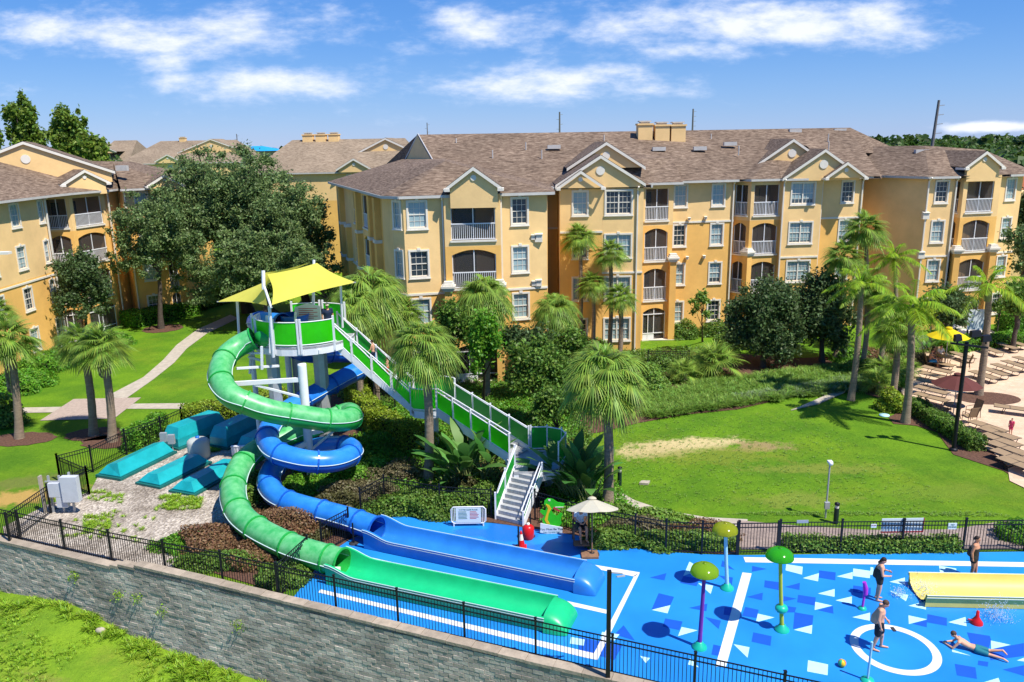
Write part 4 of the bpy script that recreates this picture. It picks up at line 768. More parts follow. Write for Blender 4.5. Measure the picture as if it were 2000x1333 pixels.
def hedge(label, pts, w, h, leaf, dens=260, size=.13, top=None, name='hedge', group=None):
    T = thing(name, label, 'hedge', (pts[0][0], pts[0][1], 0), group); VV = []; NN = []; m = MB()
    for (a, b) in zip(pts[:-1], pts[1:]):
        a = np.array([a[0], a[1], 0.]); b = np.array([b[0], b[1], 0.]); L = np.linalg.norm(b-a); d = (b-a)/L; s = np.array([d[1], -d[0], 0]); n = int(dens*L*(w+2*h))
        t = rng.random(n)*(w+2*h); x = rng.random(n)*L; P3 = np.where(t < h, -1, np.where(t < h+w, 0, 1)); wob = .06*np.sin(x*2.3)+.05*np.sin(x*5.1+1)
        off = np.where(P3 == -1, -w/2, np.where(P3 == 0, t-h-w/2, w/2))*(1+wob); z = np.where(P3 == -1, t, np.where(P3 == 0, h, w+2*h-t)); z = z*(1+wob*.8); z = np.where(np.abs(P3) == 1, np.maximum(z, .03), z)
        p = a+d*x[:, None]+s*off[:, None]; p[:, 2] = z; p += rng.normal(size=(n, 3))*.045; nn = s*P3[:, None]+np.array([0, 0, 1.])*(P3 == 0)[:, None]; nn = nn*.7+unit(n)*.75; nn /= np.linalg.norm(nn, axis=1)[:, None]; VV.append(p); NN.append(nn)
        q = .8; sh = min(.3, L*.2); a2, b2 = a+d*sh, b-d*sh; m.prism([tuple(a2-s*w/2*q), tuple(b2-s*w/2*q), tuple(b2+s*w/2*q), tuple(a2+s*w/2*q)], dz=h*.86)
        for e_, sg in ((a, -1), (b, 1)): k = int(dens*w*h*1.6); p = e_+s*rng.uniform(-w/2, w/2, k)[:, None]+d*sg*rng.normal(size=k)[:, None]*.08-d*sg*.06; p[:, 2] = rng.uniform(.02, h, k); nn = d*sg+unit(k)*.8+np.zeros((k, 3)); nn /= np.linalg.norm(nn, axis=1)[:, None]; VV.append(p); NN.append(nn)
    V, Fq = leaf_quads(np.concatenate(VV), np.concatenate(NN), size); np_mesh('foliage', V, Fq, leaf, T); m.build('dark_core', 'core_d', T); return T  # dark block inside the hedge paints in its inner shade
# --- palms
def strip(C, W_, up=None):          # list of centre points + half widths -> quads (np)
    C = np.array(C); n = len(C); d = np.gradient(C, axis=0); s = np.cross(d, np.array([0, 0, 1.])); s /= np.linalg.norm(s, axis=1)[:, None]+1e-9
    V = np.empty((2*n, 3)); V[0::2] = C-s*np.array(W_)[:, None]; V[1::2] = C+s*np.array(W_)[:, None]; F4 = np.array([[2*i, 2*i+1, 2*i+3, 2*i+2] for i in range(n-1)]); return V, F4
def fan_crown(nl=34, Lp=1.25, Rb=1.0, droop=.9, seg=26, dead=4, el=(-.55, 1.35), dead_len=1.0):
    VV = []; FF = []; o = 0; DV = []; DF = []; do = 0
    def put(V, F4, dd=False):
        nonlocal o, do
        if dd: DV.append(V); DF.append(F4+do); do += len(V)
        else: VV.append(V); FF.append(F4+o); o += len(V)
    for i in range(nl+dead):
        dd = i >= nl; f = i/nl; az = i*2.399+rng.uniform(-.2, .2); e = (el[1]-(el[1]-el[0])*f**.85+rng.uniform(-.1, .1)) if not dd else rng.uniform(-1.35, -1.0); lp = Lp*rng.uniform(.8, 1.1)*(.6 if dd else 1)
        d = np.array([cos(az)*cos(e), sin(az)*cos(e), sin(e)]); h = np.array([cos(az), sin(az), 0]); pts = [d*lp*t+np.array([0, 0, -1])*(.28*lp*t*t) for t in np.linspace(0, 1, 4)]; V, F4 = strip(pts, [.035, .028, .022, .02]); put(V, F4, dd)
        tip = pts[-1]; dirt = pts[-1]-pts[-2]; dirt /= np.linalg.norm(dirt); side = np.cross(dirt, [0, 0, 1]); side /= np.linalg.norm(side)+1e-9; nor = np.cross(side, dirt); roll = rng.uniform(-.5, .5); side2 = side*cos(roll)+nor*sin(roll)
        for k in range(seg):
            a = (k/(seg-1)-.5)*3.9; ln = Rb*(1-.28*abs(a)/2)*rng.uniform(.88, 1.08)*(.8 if dd else 1); v = dirt*cos(a)+side2*sin(a); w = .034*Rb
            q = [tip+v*ln*t+np.array([0, 0, -1])*(droop*ln*t**2.4*.75)+nor*(.10*ln*abs(sin(a))*t) for t in (0.03, .4, .72, 1)]; V, F4 = strip(q, [.012, w, w*.62, .006]); put(V, F4, dd)
    return (np.concatenate(VV), np.concatenate(FF)), (np.concatenate(DV), np.concatenate(DF)) if DV else None
def feather_crown(nf=15, L=2.9, ml=46, el=(-.25, 1.3), ll=.62):
    VV = []; FF = []; o = 0
    for i in range(nf):
        f = i/nf; az = i*2.399+rng.uniform(-.2, .2); e = el[1]-(el[1]-el[0])*f+rng.uniform(-.1, .1); Lf = L*rng.uniform(.85, 1.05); d = np.array([cos(az)*cos(e), sin(az)*cos(e), sin(e)]); T_ = np.linspace(0, 1, 9)
        R_ = np.array([d*Lf*t+np.array([0, 0, -1])*(Lf*.62*t**2.1*(1.05-.3*sin(e))) for t in T_]); V, F4 = strip(R_, np.linspace(.05, .01, 9)); VV.append(V); FF.append(F4+o); o += len(V)
        for j in range(ml):
            t = .12+.88*j/(ml-1); x = t*8; k = min(int(x), 7); p = R_[k]+(R_[k+1]-R_[k])*(x-k); tn = R_[k+1]-R_[k]; tn /= np.linalg.norm(tn); sd_ = np.cross(tn, [0, 0, 1]); sd_ /= np.linalg.norm(sd_)+1e-9; l = ll*(sin(pi*min(1, t*.9+.12))**.6)*rng.uniform(.85, 1.1)
            for s in (-1, 1):
                v = sd_*s*.8+tn*.5+np.array([0, 0, rng.uniform(-.15, .35)]); v /= np.linalg.norm(v); q = [p+v*l*a+np.array([0, 0, -1])*(l*.65*a*a) for a in (0, .5, 1)]; V, F4 = strip(q, [.012, .026, .004]); VV.append(V); FF.append(F4+o); o += len(V)
    return np.concatenate(VV), np.concatenate(FF)
PALM = {}
def palm_proto(kind):
    if kind in PALM: return PALM[kind]
    if kind == 'sabal': a, b = fan_crown(44, .95, 1.05, .5, 26, 3)
    elif kind == 'sabal2': a, b = fan_crown(38, .85, .95, .45, 26, 2, (-.5, 1.4))
    elif kind == 'washi': a, b = fan_crown(52, 1.35, 1.25, .8, 28, 12, (-.7, 1.4))
    elif kind == 'washi2': a, b = fan_crown(54, 1.2, 1.25, .9, 28, 4, (-.7, 1.4))
    elif kind == 'palmetto': a, b = fan_crown(26, 1.0, .95, .4, 20, 3, (.0, 1.4))
    elif kind in ('queen', 'queen2'): a, b = feather_crown(17 if kind == 'queen' else 14, 3.0, 48), None
    oa = np_mesh('crown', a[0], a[1], 'queenleaf' if kind[:5] == 'queen' else 'palmleaf'); ob = np_mesh('dead_fronds', b[0], b[1], 'palmdry') if b else None
    r = (oa.data, ob.data if ob else None); bpy.data.objects.remove(oa); 
    if ob: bpy.data.objects.remove(ob)
    PALM[kind] = r; return r
def palm(label, base, top, kind, r=.16, sc=1.0, boots=0, rz=None, group=None, leaf=None):
    base = Vector(base); top = Vector(top); T = thing('palm_tree', label, 'palm tree', base, group); a, b = palm_proto(kind); rz = rng.uniform(0, 6) if rz is None else rz
    o = bpy.data.objects.new('crown', a); COL.objects.link(o); o.parent = T; o.location = top-base; o.rotation_euler = (0, 0, rz); o.scale = (sc,)*3
    if b: o = bpy.data.objects.new('dead_fronds', b); COL.objects.link(o); o.parent = T; o.location = top-base; o.rotation_euler = (0, 0, rz); o.scale = (sc,)*3
    m = MB(); n = 14; H = (top-base).length; pts = []; rr = []
    for i in range(n): f = i/(n-1); q = base.lerp(top, f)+Vector((sin(f*pi)*.12, 0, 0)); pts.append(q); rr.append(r*(1.45-f*2.2 if f < .12 else 1.12-.22*f)*(1+.03*(-1)**i))
    m.tube(pts, rr, 12); tm = m
    if kind[:5] == 'queen': 
        m = MB(); m.tube([top-Vector((0, 0, .9)), top-Vector((0, 0, .45)), top+Vector((0, 0, .15))], [r*.95, r*1.15, r*.6], 10); m.build('crownshaft', mat('green_crownshaft', (.2, .24, .08), .6) if 'shaft' not in M else M['shaft'], T)
    if boots:
        m = tm; m.cur = 1; k = int(boots*11)
        for i in range(k):
            for s in range(3): 
                az = i*2.1+s*2.094; z = top.z-.25-boots*i/k; f = (z-base.z)/(top.z-base.z); q = base.lerp(top, f); d = Vector((cos(az), sin(az), 0)); p0 = q+d*r*.85; m.bar(p0, p0+d*.17+Vector((0, 0, .24)), .11, .035)
    tm.build('trunk', ['trunk', 'boots'], T)
    return T
M['shaft'] = mat('green_crownshaft', (.2, .24, .08), .6)
g3 = lambda u, v: (*tuple(G(u, v))[:2], 0)
PL = [('sabal palm with a boot-covered trunk at the far left edge of the lawn', (38, 856), (14, 658, 42.1), 'sabal', .19, 1.0, 3.0),
 ('sabal palm with a smooth brown trunk, left one of the close pair on the lawn', (183, 850), (160, 668, 42.4), 'sabal', .2, .95, .3),
 ('sabal palm with crisscross boots on its trunk, right one of the close pair', (220, 862), (198, 672, 41.4), 'sabal2', .2, 1.05, 1.7),
 ('large fan palm with shaggy drooping crown between slide stairs and banana-like plants', (837, 942), (828, 672, 35.2), 'washi', .2, .80, .3),
 ('tall fan palm with long shaggy hanging fronds behind the cream umbrella', (1187, 985), (1180, 728, 32.4), 'washi', .2, .9, .2),
 ('tallest thin sabal palm in front of the apartment wall with a dark leaning trunk', (1122, 655), (1132, 462, 57.5), 'sabal2', .15, .95, .6),
 ('sabal palm right of the tallest one in front of the apartment wall', (1188, 655), (1192, 492, 57.0), 'sabal2', .15, .9, .5),
 ('shorter sabal palm between the two taller ones against the orange wall', (1153, 660), (1157, 553, 56.4), 'sabal2', .15, .82, .4),
 ('short sabal palm beside the round bush and ground floor patio', (1207, 665), (1211, 578, 55.5), 'sabal2', .17, .9, .3),
 ('drooping fan palm in front of the wall right of the white balconies', (1085, 680), (1085, 602, 50.5), 'washi2', .17, .82, 0),
 ('fan palm with full crown hiding the lower balconies of the front wing', (935, 700), (945, 575, 48.0), 'washi2', .18, .95, 0),
 ('small fan palm behind the stairway near the lowest wing window', (790, 700), (790, 610, 47.5), 'sabal', .16, .85, 0),
 ('bushy fan palm rising right behind the yellow canopy', (725, 700), (722, 572, 47.0), 'washi2', .18, 1.2, 0),
 ('leafy fan palm low behind the stairway beside the yellow canopy', (690, 720), (690, 600, 45.0), 'washi2', .18, .9, 0),
 ('queen palm with bright arching fronds, foremost at the edge of the lawn', (1768, 826), (1780, 600, 42.0), 'queen', .19, .98, 0),
 ('fan palm with yellowing skirt behind the foremost queen palm', (1742, 782), (1752, 640, 46.0), 'sabal', .19, .9, .3),
 ('slender queen palm standing where the striped grasses end', (1662, 782), (1682, 555, 46.4), 'queen2', .17, .8, 0),
 ('queen palm growing from the mulch circle on the pool deck', (1911, 772), (1932, 560, 46.6), 'queen2', .19, .92, 0),
 ('tall sabal palm in front of the blank brown wall', (1690, 700), (1690, 445, 56.0), 'sabal', .15, 1.05, 1.0),
 ('sabal palm with a ragged crown left of the blank brown wall', (1655, 690), (1648, 500, 55.0), 'sabal', .15, .95, .5),
 ('sabal palm with white trunk among the shrubs behind the deck', (1726, 690), (1728, 600, 50.5), 'sabal2', .17, .85, 0),
 ('queen palm with dark arching fronds close to the blank brown wall', (1745, 690), (1748, 505, 58.0), 'queen', .15, .85, 0),
 ('second white-trunked palm in the shrubs left of the foremost queen palm', (1700, 680), (1698, 560, 52.0), 'sabal', .16, .9, 0),
 ('palm crown poking in at the left edge above the terrace', (-12, 760), (-8, 610, 50.0), 'sabal2', .16, .9, .5)]
for lb, (u, v), (tu, tv, Y), kd, r, sc, bo in PL:
    b_ = G(u, v); t_ = P(tu, tv, min(Y, b_.y+.5) if abs(Y-b_.y) < 2 else Y)
    if abs(t_.y-b_.y) > 2: b_ = Vector((t_.x+(b_.x-t_.x)*.0, t_.y, 0))
    palm(lb, (b_.x, b_.y, 0), t_, kd, r, sc, bo)
# palmettos
for lb, u, v, sc in (('low palmetto with yellowing fan leaves in front of the dark glossy trees', 1395, 735, 1.25), ('small yellow-green palmetto at the left end of the striped grasses', 1335, 745, .8), ('palmetto with bright fan leaves beside the mulch by the deck', 1725, 745, .9), ('spiky green palmetto behind the foremost queen palm trunk', 1712, 765, .8), ('bright yellow-green palmetto under the leaning palms by the deck loungers', 1765, 735, .7)):
    b_ = G(u, v); palm(lb, (b_.x, b_.y, 0), b_+Vector((0, 0, .75*sc)), 'palmetto', .14, sc, 0)
# --- broadleaf trees
tree('oak_tree', 'oak tree with bare single trunk standing on the lawn before the left building', 'tree', g3(315, 642), P(308, 480, 69.5), (4.9, 3.8, 5.6), 46000, 'oakleaf', .23, .24, 260, cr=(.08, .17), shell=(.2, 1.1))
tree('oak_tree', 'huge dark green oak behind the yellow canopy, left of its twin', 'tree', (-25.6, 76, 0), P(442, 438, 75), (9.6, 5.5, 7.8), 105000, 'oakleaf', .25, .5, 420, cr=(.08, .16), shell=(.3, 1.1))
tree('oak_tree', 'huge dark green oak touching the front wing of the long building', 'tree', (-19, 74, 0), P(560, 468, 73), (5.0, 5, 6.4), 66000, 'oakleaf', .25, .45, 320, cr=(.08, .17), shell=(.3, 1.1))
tree('oak_tree', 'lower rounded oak filling the gap beneath the two huge ones', 'tree', (-21, 66, 0), P(520, 535, 68), (6.2, 4, 4.2), 50000, 'oakleaf', .25, .3, 220, cr=(.09, .18), shell=(.3, 1.1))
tree('oak_tree', 'spreading understory oak right above the path behind the slide tower', 'tree', (-20, 71, 0), P(465, 560, 71), (6.2, 3, 3.2), 34000, 'oakleaf', .25, .2, 160, cr=(.1, .2), shell=(.2, 1.1))
tree('oak_tree', 'understory oak between the canopy and the front wing wall', 'tree', (-13.5, 66, 0), P(608, 540, 65.5), (3.2, 2.5, 3.4), 20000, 'oakleaf', .25, .2, 120, cr=(.1, .2), shell=(.2, 1.1))
tree('magnolia_tree', 'small dark magnolia against the left building balconies', 'tree', g3(170, 655), P(163, 572, 63), (2.8, 2.4, 4.0), 22000, 'magleaf', .24, .14, 80, cr=(.14, .27))
tree('tall_tree', 'tall pale green tree on the skyline, left of the two behind the left roof', 'tree', P(50, 330, 105)*1.0-Vector((0, 0, 13)), P(50, 264, 105), (3.0, 2.4, 5.7), 15000, 'poplar', .5, .4, 80, cr=(.13, .25), shell=(.2, 1))
tree('tall_tree', 'tall pale green tree on the skyline, right of the two behind the left roof', 'tree', P(140, 330, 105)-Vector((0, 0, 13)), P(137, 277, 105), (3.4, 2.6, 5.7), 17000, 'poplar', .5, .4, 90, cr=(.13, .25), shell=(.2, 1))
tree('tall_tree', 'browning lower tree at the right foot of the tall skyline pair', 'tree', (P(185, 330, 104).x, 104, 0), P(180, 312, 104), (3.0, 2.5, 3.4), 6000, 'poplar', .55, .3, 20)
tree('tall_tree', 'sliver of a tall tree cut off by the left frame edge', 'tree', (P(-15, 330, 104).x, 104, 0), P(-12, 275, 104), (1.6, 2, 2.4), 2500, 'poplar', .55, .3, 12)
tree('magnolia_tree', 'large glossy dark magnolia left of its neighbour behind the striped grasses', 'tree', g3(1490, 718), P(1492, 640, 54.5), (3.4, 3.0, 4.5), 42000, 'magleaf', .24, .2, 150, cr=(.13, .27), tz=4, shell=(.2, .95))
tree('magnolia_tree', 'glossy dark magnolia right of its neighbour, reaching the palm trunks', 'tree', g3(1605, 708), P(1602, 632, 55.5), (3.2, 3.0, 4.7), 40000, 'magleaf', .24, .2, 150, cr=(.13, .27), tz=4, shell=(.2, .95))
tree('bushy_tree', 'slim upright tree climbing in front of the wing balconies beside the stairway', 'tree', (*tuple(G(945, 790))[:2], 0), P(945, 690, 43), (1.15, 1.1, 2.9), 8000, 'brightleaf', .2, .1, 24)
tree('bushy_tree', 'dense rounded evergreen between the stairway and the shaggy fan palm', 'tree', g3(1050, 800), P(1045, 730, 42), (2.3, 1.8, 2.4), 17000, 'shrubleaf', .21, .16, 40, cr=(.24, .36), tz=2.4)
tree('bushy_tree', 'dark evergreen against the orange wall above the middle landing', 'tree', g3(1010, 745), P(1020, 680, 47), (2.2, 1.6, 1.9), 9000, 'magleaf', .22, .14, 26)
tree('bushy_tree', 'small tree with loose foliage and thin stems at the lawn by the landing', 'tree', g3(1095, 860), P(1088, 800, 38.3), (1.5, 1.2, 1.5), 7000, 'shrubleaf', .18, .07, 26, tz=1.5)
tree('bushy_tree', 'leafy green tree left of the middle landing behind the stair railings', 'tree', g3(890, 770), P(885, 650, 46), (1.5, 1.2, 2.6), 6500, 'shrubleaf', .21, .1, 24)
tree('bushy_tree', 'mid green tree filling in beneath the drooping fan palm by the wall', 'tree', g3(1110, 745), P(1110, 690, 47.5), (1.9, 1.4, 1.8), 7500, 'shrubleaf', .22, .12, 24)
tree('crape_myrtle', 'thin wispy young tree in front of the ground floor windows', 'tree', g3(1372, 668), P(1370, 605, 58), (1.25, 1.0, 1.9), 1500, 'grassy', .2, .07, 20, cr=(.18, .28))
tree('crape_myrtle', 'airy yellow-green tree at the foot of the lawn behind the deck fence', 'tree', g3(1790, 665), P(1800, 620, 55), (1.6, 1.3, 1.5), 4500, 'limeleaf', .2, .08, 22)
tree('bushy_tree', 'dark rounded tree below the right wing balconies', 'tree', g3(1850, 655), P(1848, 605, 58), (2.3, 1.8, 2.3), 9000, 'magleaf', .26, .14, 28, tz=2.4)
for lb, u, v, Y, rx, rz_, mt in (('leafy tree at the right frame edge beside the right wing', 2005, 500, 60, 2.4, 3.2, 'oakleaf'), ('dark tree behind the right wing at the frame edge', 2010, 440, 75, 2.4, 4.2, 'magleaf'), ('tree low at the right edge above the clipped hedge', 1990, 590, 57, 1.6, 1.8, 'shrubleaf')):
    q = P(u, v, Y); tree('bushy_tree', lb, 'tree', (q.x, q.y, 0), q, (rx, 2, rz_), 8000, mt, .28, .2, 26)
for lb, u, h in (('small standard tree with bare stems left of its twin by the right hedge', 1945, 2.6), ('small standard tree with bare stems right of its twin by the right hedge', 1982, 2.5)):
    q = G(u, 665); tree('crape_myrtle', lb, 'tree', (q.x, q.y, 0), (q.x, q.y, h), (1.1, .9, .8), 2400, 'grassy', .18, .06, 16)
# --- bushes and hedges
BU = [('round clipped bush beside the white patio door', 1243, 655, (1.35, 1.2, 2.1), 5200, 'brightleaf', .2), ('squat hedge bush right of the patio door', 1332, 660, (1.3, .9, 1.35), 3200, 'shrubleaf', .17), ('low dark bush under the wispy young tree', 1398, 655, (1.6, .8, 1.1), 3000, 'shrubleaf', .17),
 ('rounded bush at the left edge of the lawn below the windows', 15, 765, (2.3, 1.6, 1.3), 5200, 'brightleaf', .16), ('clipped bush by the air conditioners', 60, 752, (1.7, 1.1, 1.15), 3800, 'brightleaf', .16), ('clipped bush nearest the corner of the left building', 85, 722, (1.9, 1.3, 1.2), 4200, 'brightleaf', .17), ('loose bush behind the palm pair', 130, 705, (1.9, 1.2, 1.1), 3600, 'shrubleaf', .18), ('bush showing through the crowns of the palm pair', 225, 672, (1.5, 1.1, 1.0), 2400, 'brightleaf', .18),
 ('dark bush at the bottom left beside the leaning palm', -8, 830, (1.6, 1.2, 1.9), 3800, 'shrubleaf', .18),
 ('reddish spreading shrub inside the front fence left of the green tube', 425, 1068, (2.0, 1.0, .9), 9000, 'redleaf', .11), ('reddish-green shrub reaching the fence corner', 500, 1096, (1.4, .8, .8), 5200, 'redleaf', .11), ('olive and red shrub filling the curve between the green and blue tubes', 555, 1035, (2.0, 1.1, 1.0), 9000, 'redleaf', .11), ('dark green shrub under the gravel edge left of the red shrub', 358, 1068, (1.2, .8, .5), 3600, 'brightleaf', .12),
 ('green shrub filling behind the front fence under the green tube', 440, 1105, (2.0, .6, .6), 5200, 'shrubleaf', .12), ('dark green shrub just inside the corner where fence meets splash pad', 548, 1138, (1.0, .7, .7), 3600, 'shrubleaf', .12),
 ('pinkish dry shrub left of the black fence behind the blue tube', 700, 975, (1.9, 1.0, .9), 5600, 'pinkish', .12), ('olive shrub beside the fence behind the blue tube', 660, 990, (1.2, .8, .75), 3200, 'olive', .12), ('pinkish shrub below the shaggy palm trunk', 770, 935, (1.7, 1.1, .8), 4200, 'pinkish', .12),
 ('fern-like green shrub under the blue loop', 585, 965, (1.4, 1.0, .7), 4200, 'brightleaf', .13), ('fern-like green shrub right of the white pole foot', 640, 958, (1.3, 1.0, .8), 4200, 'brightleaf', .13), ('leafy green shrub between blue tube and pole', 690, 935, (1.2, .9, .8), 3600, 'brightleaf', .14), ('bright fern-like shrub left of the shaggy palm trunk', 735, 925, (1.0, .8, .8), 3200, 'brightleaf', .14),
 ('dark shrub inside the curve of the green tube', 500, 960, (.9, 1.4, .8), 3600, 'shrubleaf', .13), ('rounded green shrub under the stairway', 800, 870, (1.4, 1.1, 1.0), 4200, 'shrubleaf', .15), ('rounded shrub on the mulch slope right of the blue loop', 750, 868, (1.3, 1.0, .8), 3600, 'brightleaf', .15), ('pale green shrub against the landing column', 870, 895, (1.1, .9, .9), 3200, 'brightleaf', .14),
 ('dark shrub behind the rules sign', 870, 1005, (1.6, .7, .9), 4600, 'shrubleaf', .13), ('dark shrub behind the fence left of the lower stair flight', 930, 990, (1.2, .9, .9), 3600, 'shrubleaf', .13), ('shrub at the black fence behind the blue flume start', 800, 995, (1.5, .8, .8), 4200, 'shrubleaf', .13),
 ('small pale shrub between the banana-like leaves', 905, 960, (.8, .6, .8), 2000, 'olive', .12), ('low green shrub with pink tips behind the fence by the cream umbrella', 1240, 1045, (1.5, .7, .75), 4200, 'pinkish', .12), ('dark clipped shrub behind the fence right of the seated lifeguard', 1200, 1062, (1.4, .6, .7), 3800, 'shrubleaf', .12), ('green shrub behind the fence left of the gate', 1385, 1068, (1.3, .5, .6), 3400, 'grassy', .12), ('reddish shrub behind the fence nearest the gate', 1375, 1050, (1.5, .6, .7), 3600, 'redleaf', .12), ('dark green shrub behind the fence midway to the gate', 1300, 1066, (1.4, .6, .65), 3800, 'shrubleaf', .12), ('low shrub with feathery green tips along the curved path', 1270, 1018, (1.9, .6, .5), 4000, 'grassy', .13), ('low shrub where the curved path begins by the tall palm', 1215, 1012, (1.0, .5, .5), 2200, 'shrubleaf', .13),
 ('yellow and green croton under the queen palms', 1742, 800, (.9, .8, 1.2), 2600, 'limeleaf', .16), ('red-brown shrub in the bed behind the deck', 1700, 705, (1.8, 1.1, .8), 3400, 'redleaf', .14), ('green shrub with arching leaves in the bed behind the deck', 1665, 705, (1.5, 1.1, 1.0), 3000, 'brightleaf', .16), ('brown-red shrub beside the first row of loungers', 1795, 712, (1.3, .9, .8), 2600, 'pinkish', .14), ('tall leafy shrub between the white palm trunks', 1755, 690, (1.3, 1.0, 1.5), 3200, 'brightleaf', .17), ('dark green shrub left of the white palm trunks', 1680, 730, (1.3, .9, 1.0), 3000, 'shrubleaf', .15),
 ('round green bush at the far right frame edge behind the fence', 1990, 1050, (.9, .7, .8), 2400, 'brightleaf', .13), ('dark bush left of the wispy palmetto at the building foot', 1430, 680, (1.6, 1.0, 1.3), 3600, 'shrubleaf', .17), ('mid green shrub mass left of the palmetto', 1290, 720, (1.5, 1.0, .9), 3200, 'shrubleaf', .15), ('dark shrub under the short sabal palms', 1150, 690, (1.8, 1.2, 1.3), 4000, 'shrubleaf', .17), ('green shrub on the bank behind the tall shaggy palm', 1165, 760, (1.6, 1.1, 1.4), 4000, 'brightleaf', .16), ('tall green shrub right of the tall shaggy palm crown', 1265, 765, (1.4, 1.1, 1.5), 3600, 'grassy', .17)]
for lb, u, v, rad, n, mt, sz in BU: q = G(u, v); bush(lb, (q.x, q.y, 0), rad, n, mt, sz)
_g = lambda *l: [tuple(G(u, v))[:2] for u, v in l]
hedge('long clipped hedge at the foot of the left building behind the oak trunk', _g((250, 640), (380, 612)), 2.0, 1.3, 'brightleaf', 200, .17)
hedge('hedge with sunlit yellow top behind the pump yard fence', _g((362, 842), (475, 818), (560, 800)), 1.1, 1.35, 'limeleaf', 330, .12)
hedge('curved hedge with bright tips beside the stair fence', _g((700, 800), (735, 850), (800, 880), (850, 900)), 1.0, 1.5, 'limeleaf', 330, .12)
hedge('hedge in front of the small black fence under the upper stairs', _g((690, 800), (705, 765), (745, 760)), .9, 1.5, 'limeleaf', 300, .12)
hedge('low dark bush row along the black pump yard fence', _g((255, 882), (318, 842)), .8, 1.1, 'brightleaf', 330, .13)
hedge('low hedge separating lawn and pool deck', _g((1778, 800), (1830, 835), (1908, 882)), .8, .75, 'shrubleaf', 420, .12)
hedge('clipped hedge behind the loungers below the right wing', _g((1845, 690), (1905, 678), (2030, 668)), 1.6, .8, 'brightleaf', 200, .15)
hedge('taller hedge running behind the small standard trees', _g((1955, 652), (2040, 645)), 1.4, 1.6, 'brightleaf', 200, .16)
hedge('long hedge behind the oaks toward the path', _g((385, 605), (440, 590)), 2.0, 1.6, 'shrubleaf', 200, .18)
hedge('tufted green hedge along the walkway behind the long fence', _g((1530, 1073), (1700, 1076), (1870, 1074)), .5, .5, 'grassy', 500, .11)
# bird-of-paradise plants
def paradise(lb, u, v, n, H, seed):
    q = G(u, v); T = thing('bird_of_paradise_plant', lb, 'plant', (q.x, q.y, 0)); R = np.random.default_rng(seed); VV = []; FF = []; o = 0; st = MB()
    for i in range(n):
        az = R.uniform(0, 6.28); e = R.uniform(.75, 1.45); L = H*R.uniform(.65, 1.05); d = np.array([cos(az)*cos(e), sin(az)*cos(e), sin(e)]); b0 = np.array([q.x+R.uniform(-.35, .35), q.y+R.uniform(-.25, .25), 0]); p1 = b0+d*L*.55; st.tube([tuple(b0), tuple((b0+p1)/2+np.array([0, 0, .08])), tuple(p1)], [.035, .028, .018], 5, cap=False)
        C = [p1+d*L*.62*t+np.array([cos(az), sin(az), 0])*.3*t*t*L*.6-np.array([0, 0, 1])*.28*L*t*t*(1.6-e) for t in np.linspace(0, 1, 8)]; W_ = np.array([.05, .13, .18, .2, .2, .17, .11, .01])*H/2.1; V, F4 = strip(C, W_)
        V[0::2] += np.array([0, 0, .05]); V[1::2] += np.array([0, 0, .05]); VV.append(V); FF.append(F4+o); o += len(V)
    np_mesh('leaves', np.concatenate(VV), np.concatenate(FF), 'banana', T, sm=True); st.build('stems', 'shaft', T)
paradise('tall banana-like plant with broad upright leaves left of the stair landing', 903, 948, 30, 2.9, 1); paradise('second clump of broad upright leaves close to the lower stair flight', 955, 940, 22, 2.5, 2)
paradise('broad dark leaves arching right of the lower stair flight', 1115, 975, 28, 2.8, 3); paradise('broad leaves against the tall palm trunk behind the cream umbrella', 1150, 985, 20, 2.4, 4); paradise('low broad-leaved clump with yellowing leaves under the middle landing', 880, 950, 14, 1.3, 5); paradise('spiky green clump behind the yellow table umbrella', 1810, 690, 16, 1.2, 6)
# striped grasses on the bank, and loose weeds: uncountable
def tufts(name, centers, blade, H, spread, m, w=.016):
    C = np.repeat(np.array(centers), blade, 0); n = len(C); az = rng.uniform(0, 6.28, n); e = rng.uniform(.75, 1.5, n); L = H*rng.uniform(.6, 1.1, n); h = np.stack([np.cos(az), np.sin(az), 0*az], 1); s = np.stack([-np.sin(az), np.cos(az), 0*az], 1)*w
    C = C+h*rng.uniform(0, .06, n)[:, None]; V = []
    for t, ww in ((0, 1), (.45, 1), (.8, .7), (1, .1)):
        p = C+h*(np.cos(e)*L*t+spread*L*t*t)[:, None]+np.array([0, 0, 1.])*(np.sin(e)*L*t-L*.55*t**2.4*(1.25-np.sin(e)*.6))[:, None]; V += [p-s*ww, p+s*ww]
    V = np.stack(V, 1).reshape(-1, 3); b = np.arange(n)[:, None]*8; F4 = np.concatenate([b+np.array([[0, 1, 3, 2]]), b+np.array([[2, 3, 5, 4]]), b+np.array([[4, 5, 7, 6]])]); o = np_mesh(name, V, F4, m); o['kind'] = 'stuff'; return o
def scatter(px, n, z=0):
    P4 = [np.array(G(*p))[:2] for p in px]; t = rng.random((n, 2)); a, b, c, d = P4; p = (a*(1-t[:, :1])+b*t[:, :1])*(1-t[:, 1:])+(d*(1-t[:, :1])+c*t[:, :1])*t[:, 1:]; return np.concatenate([p, np.full((n, 1), z)], 1)
tufts('striped_grass', np.concatenate([scatter([(1410, 745), (1680, 715), (1690, 760), (1400, 800)], 520), scatter([(1270, 775), (1410, 745), (1400, 800), (1260, 820)], 300)]), 44, .75, .35, 'grassy', .018)
M['stripe'] = leafmat('striped_leaf', (.24, .34, .16)); tufts('striped_grass', scatter([(1385, 790), (1560, 765), (1690, 738), (1690, 765)], 150), 44, .7, .35, 'stripe', .02)
S_ = rng.uniform(-9, 24, 9000); O_ = rng.uniform(0.05, 1, 9000)**1.2*12; cc = []
for s, o in zip(S_, O_): x, y, z = wl(s, o); cc.append((x, y, zlow(s)-o*.035-.03))
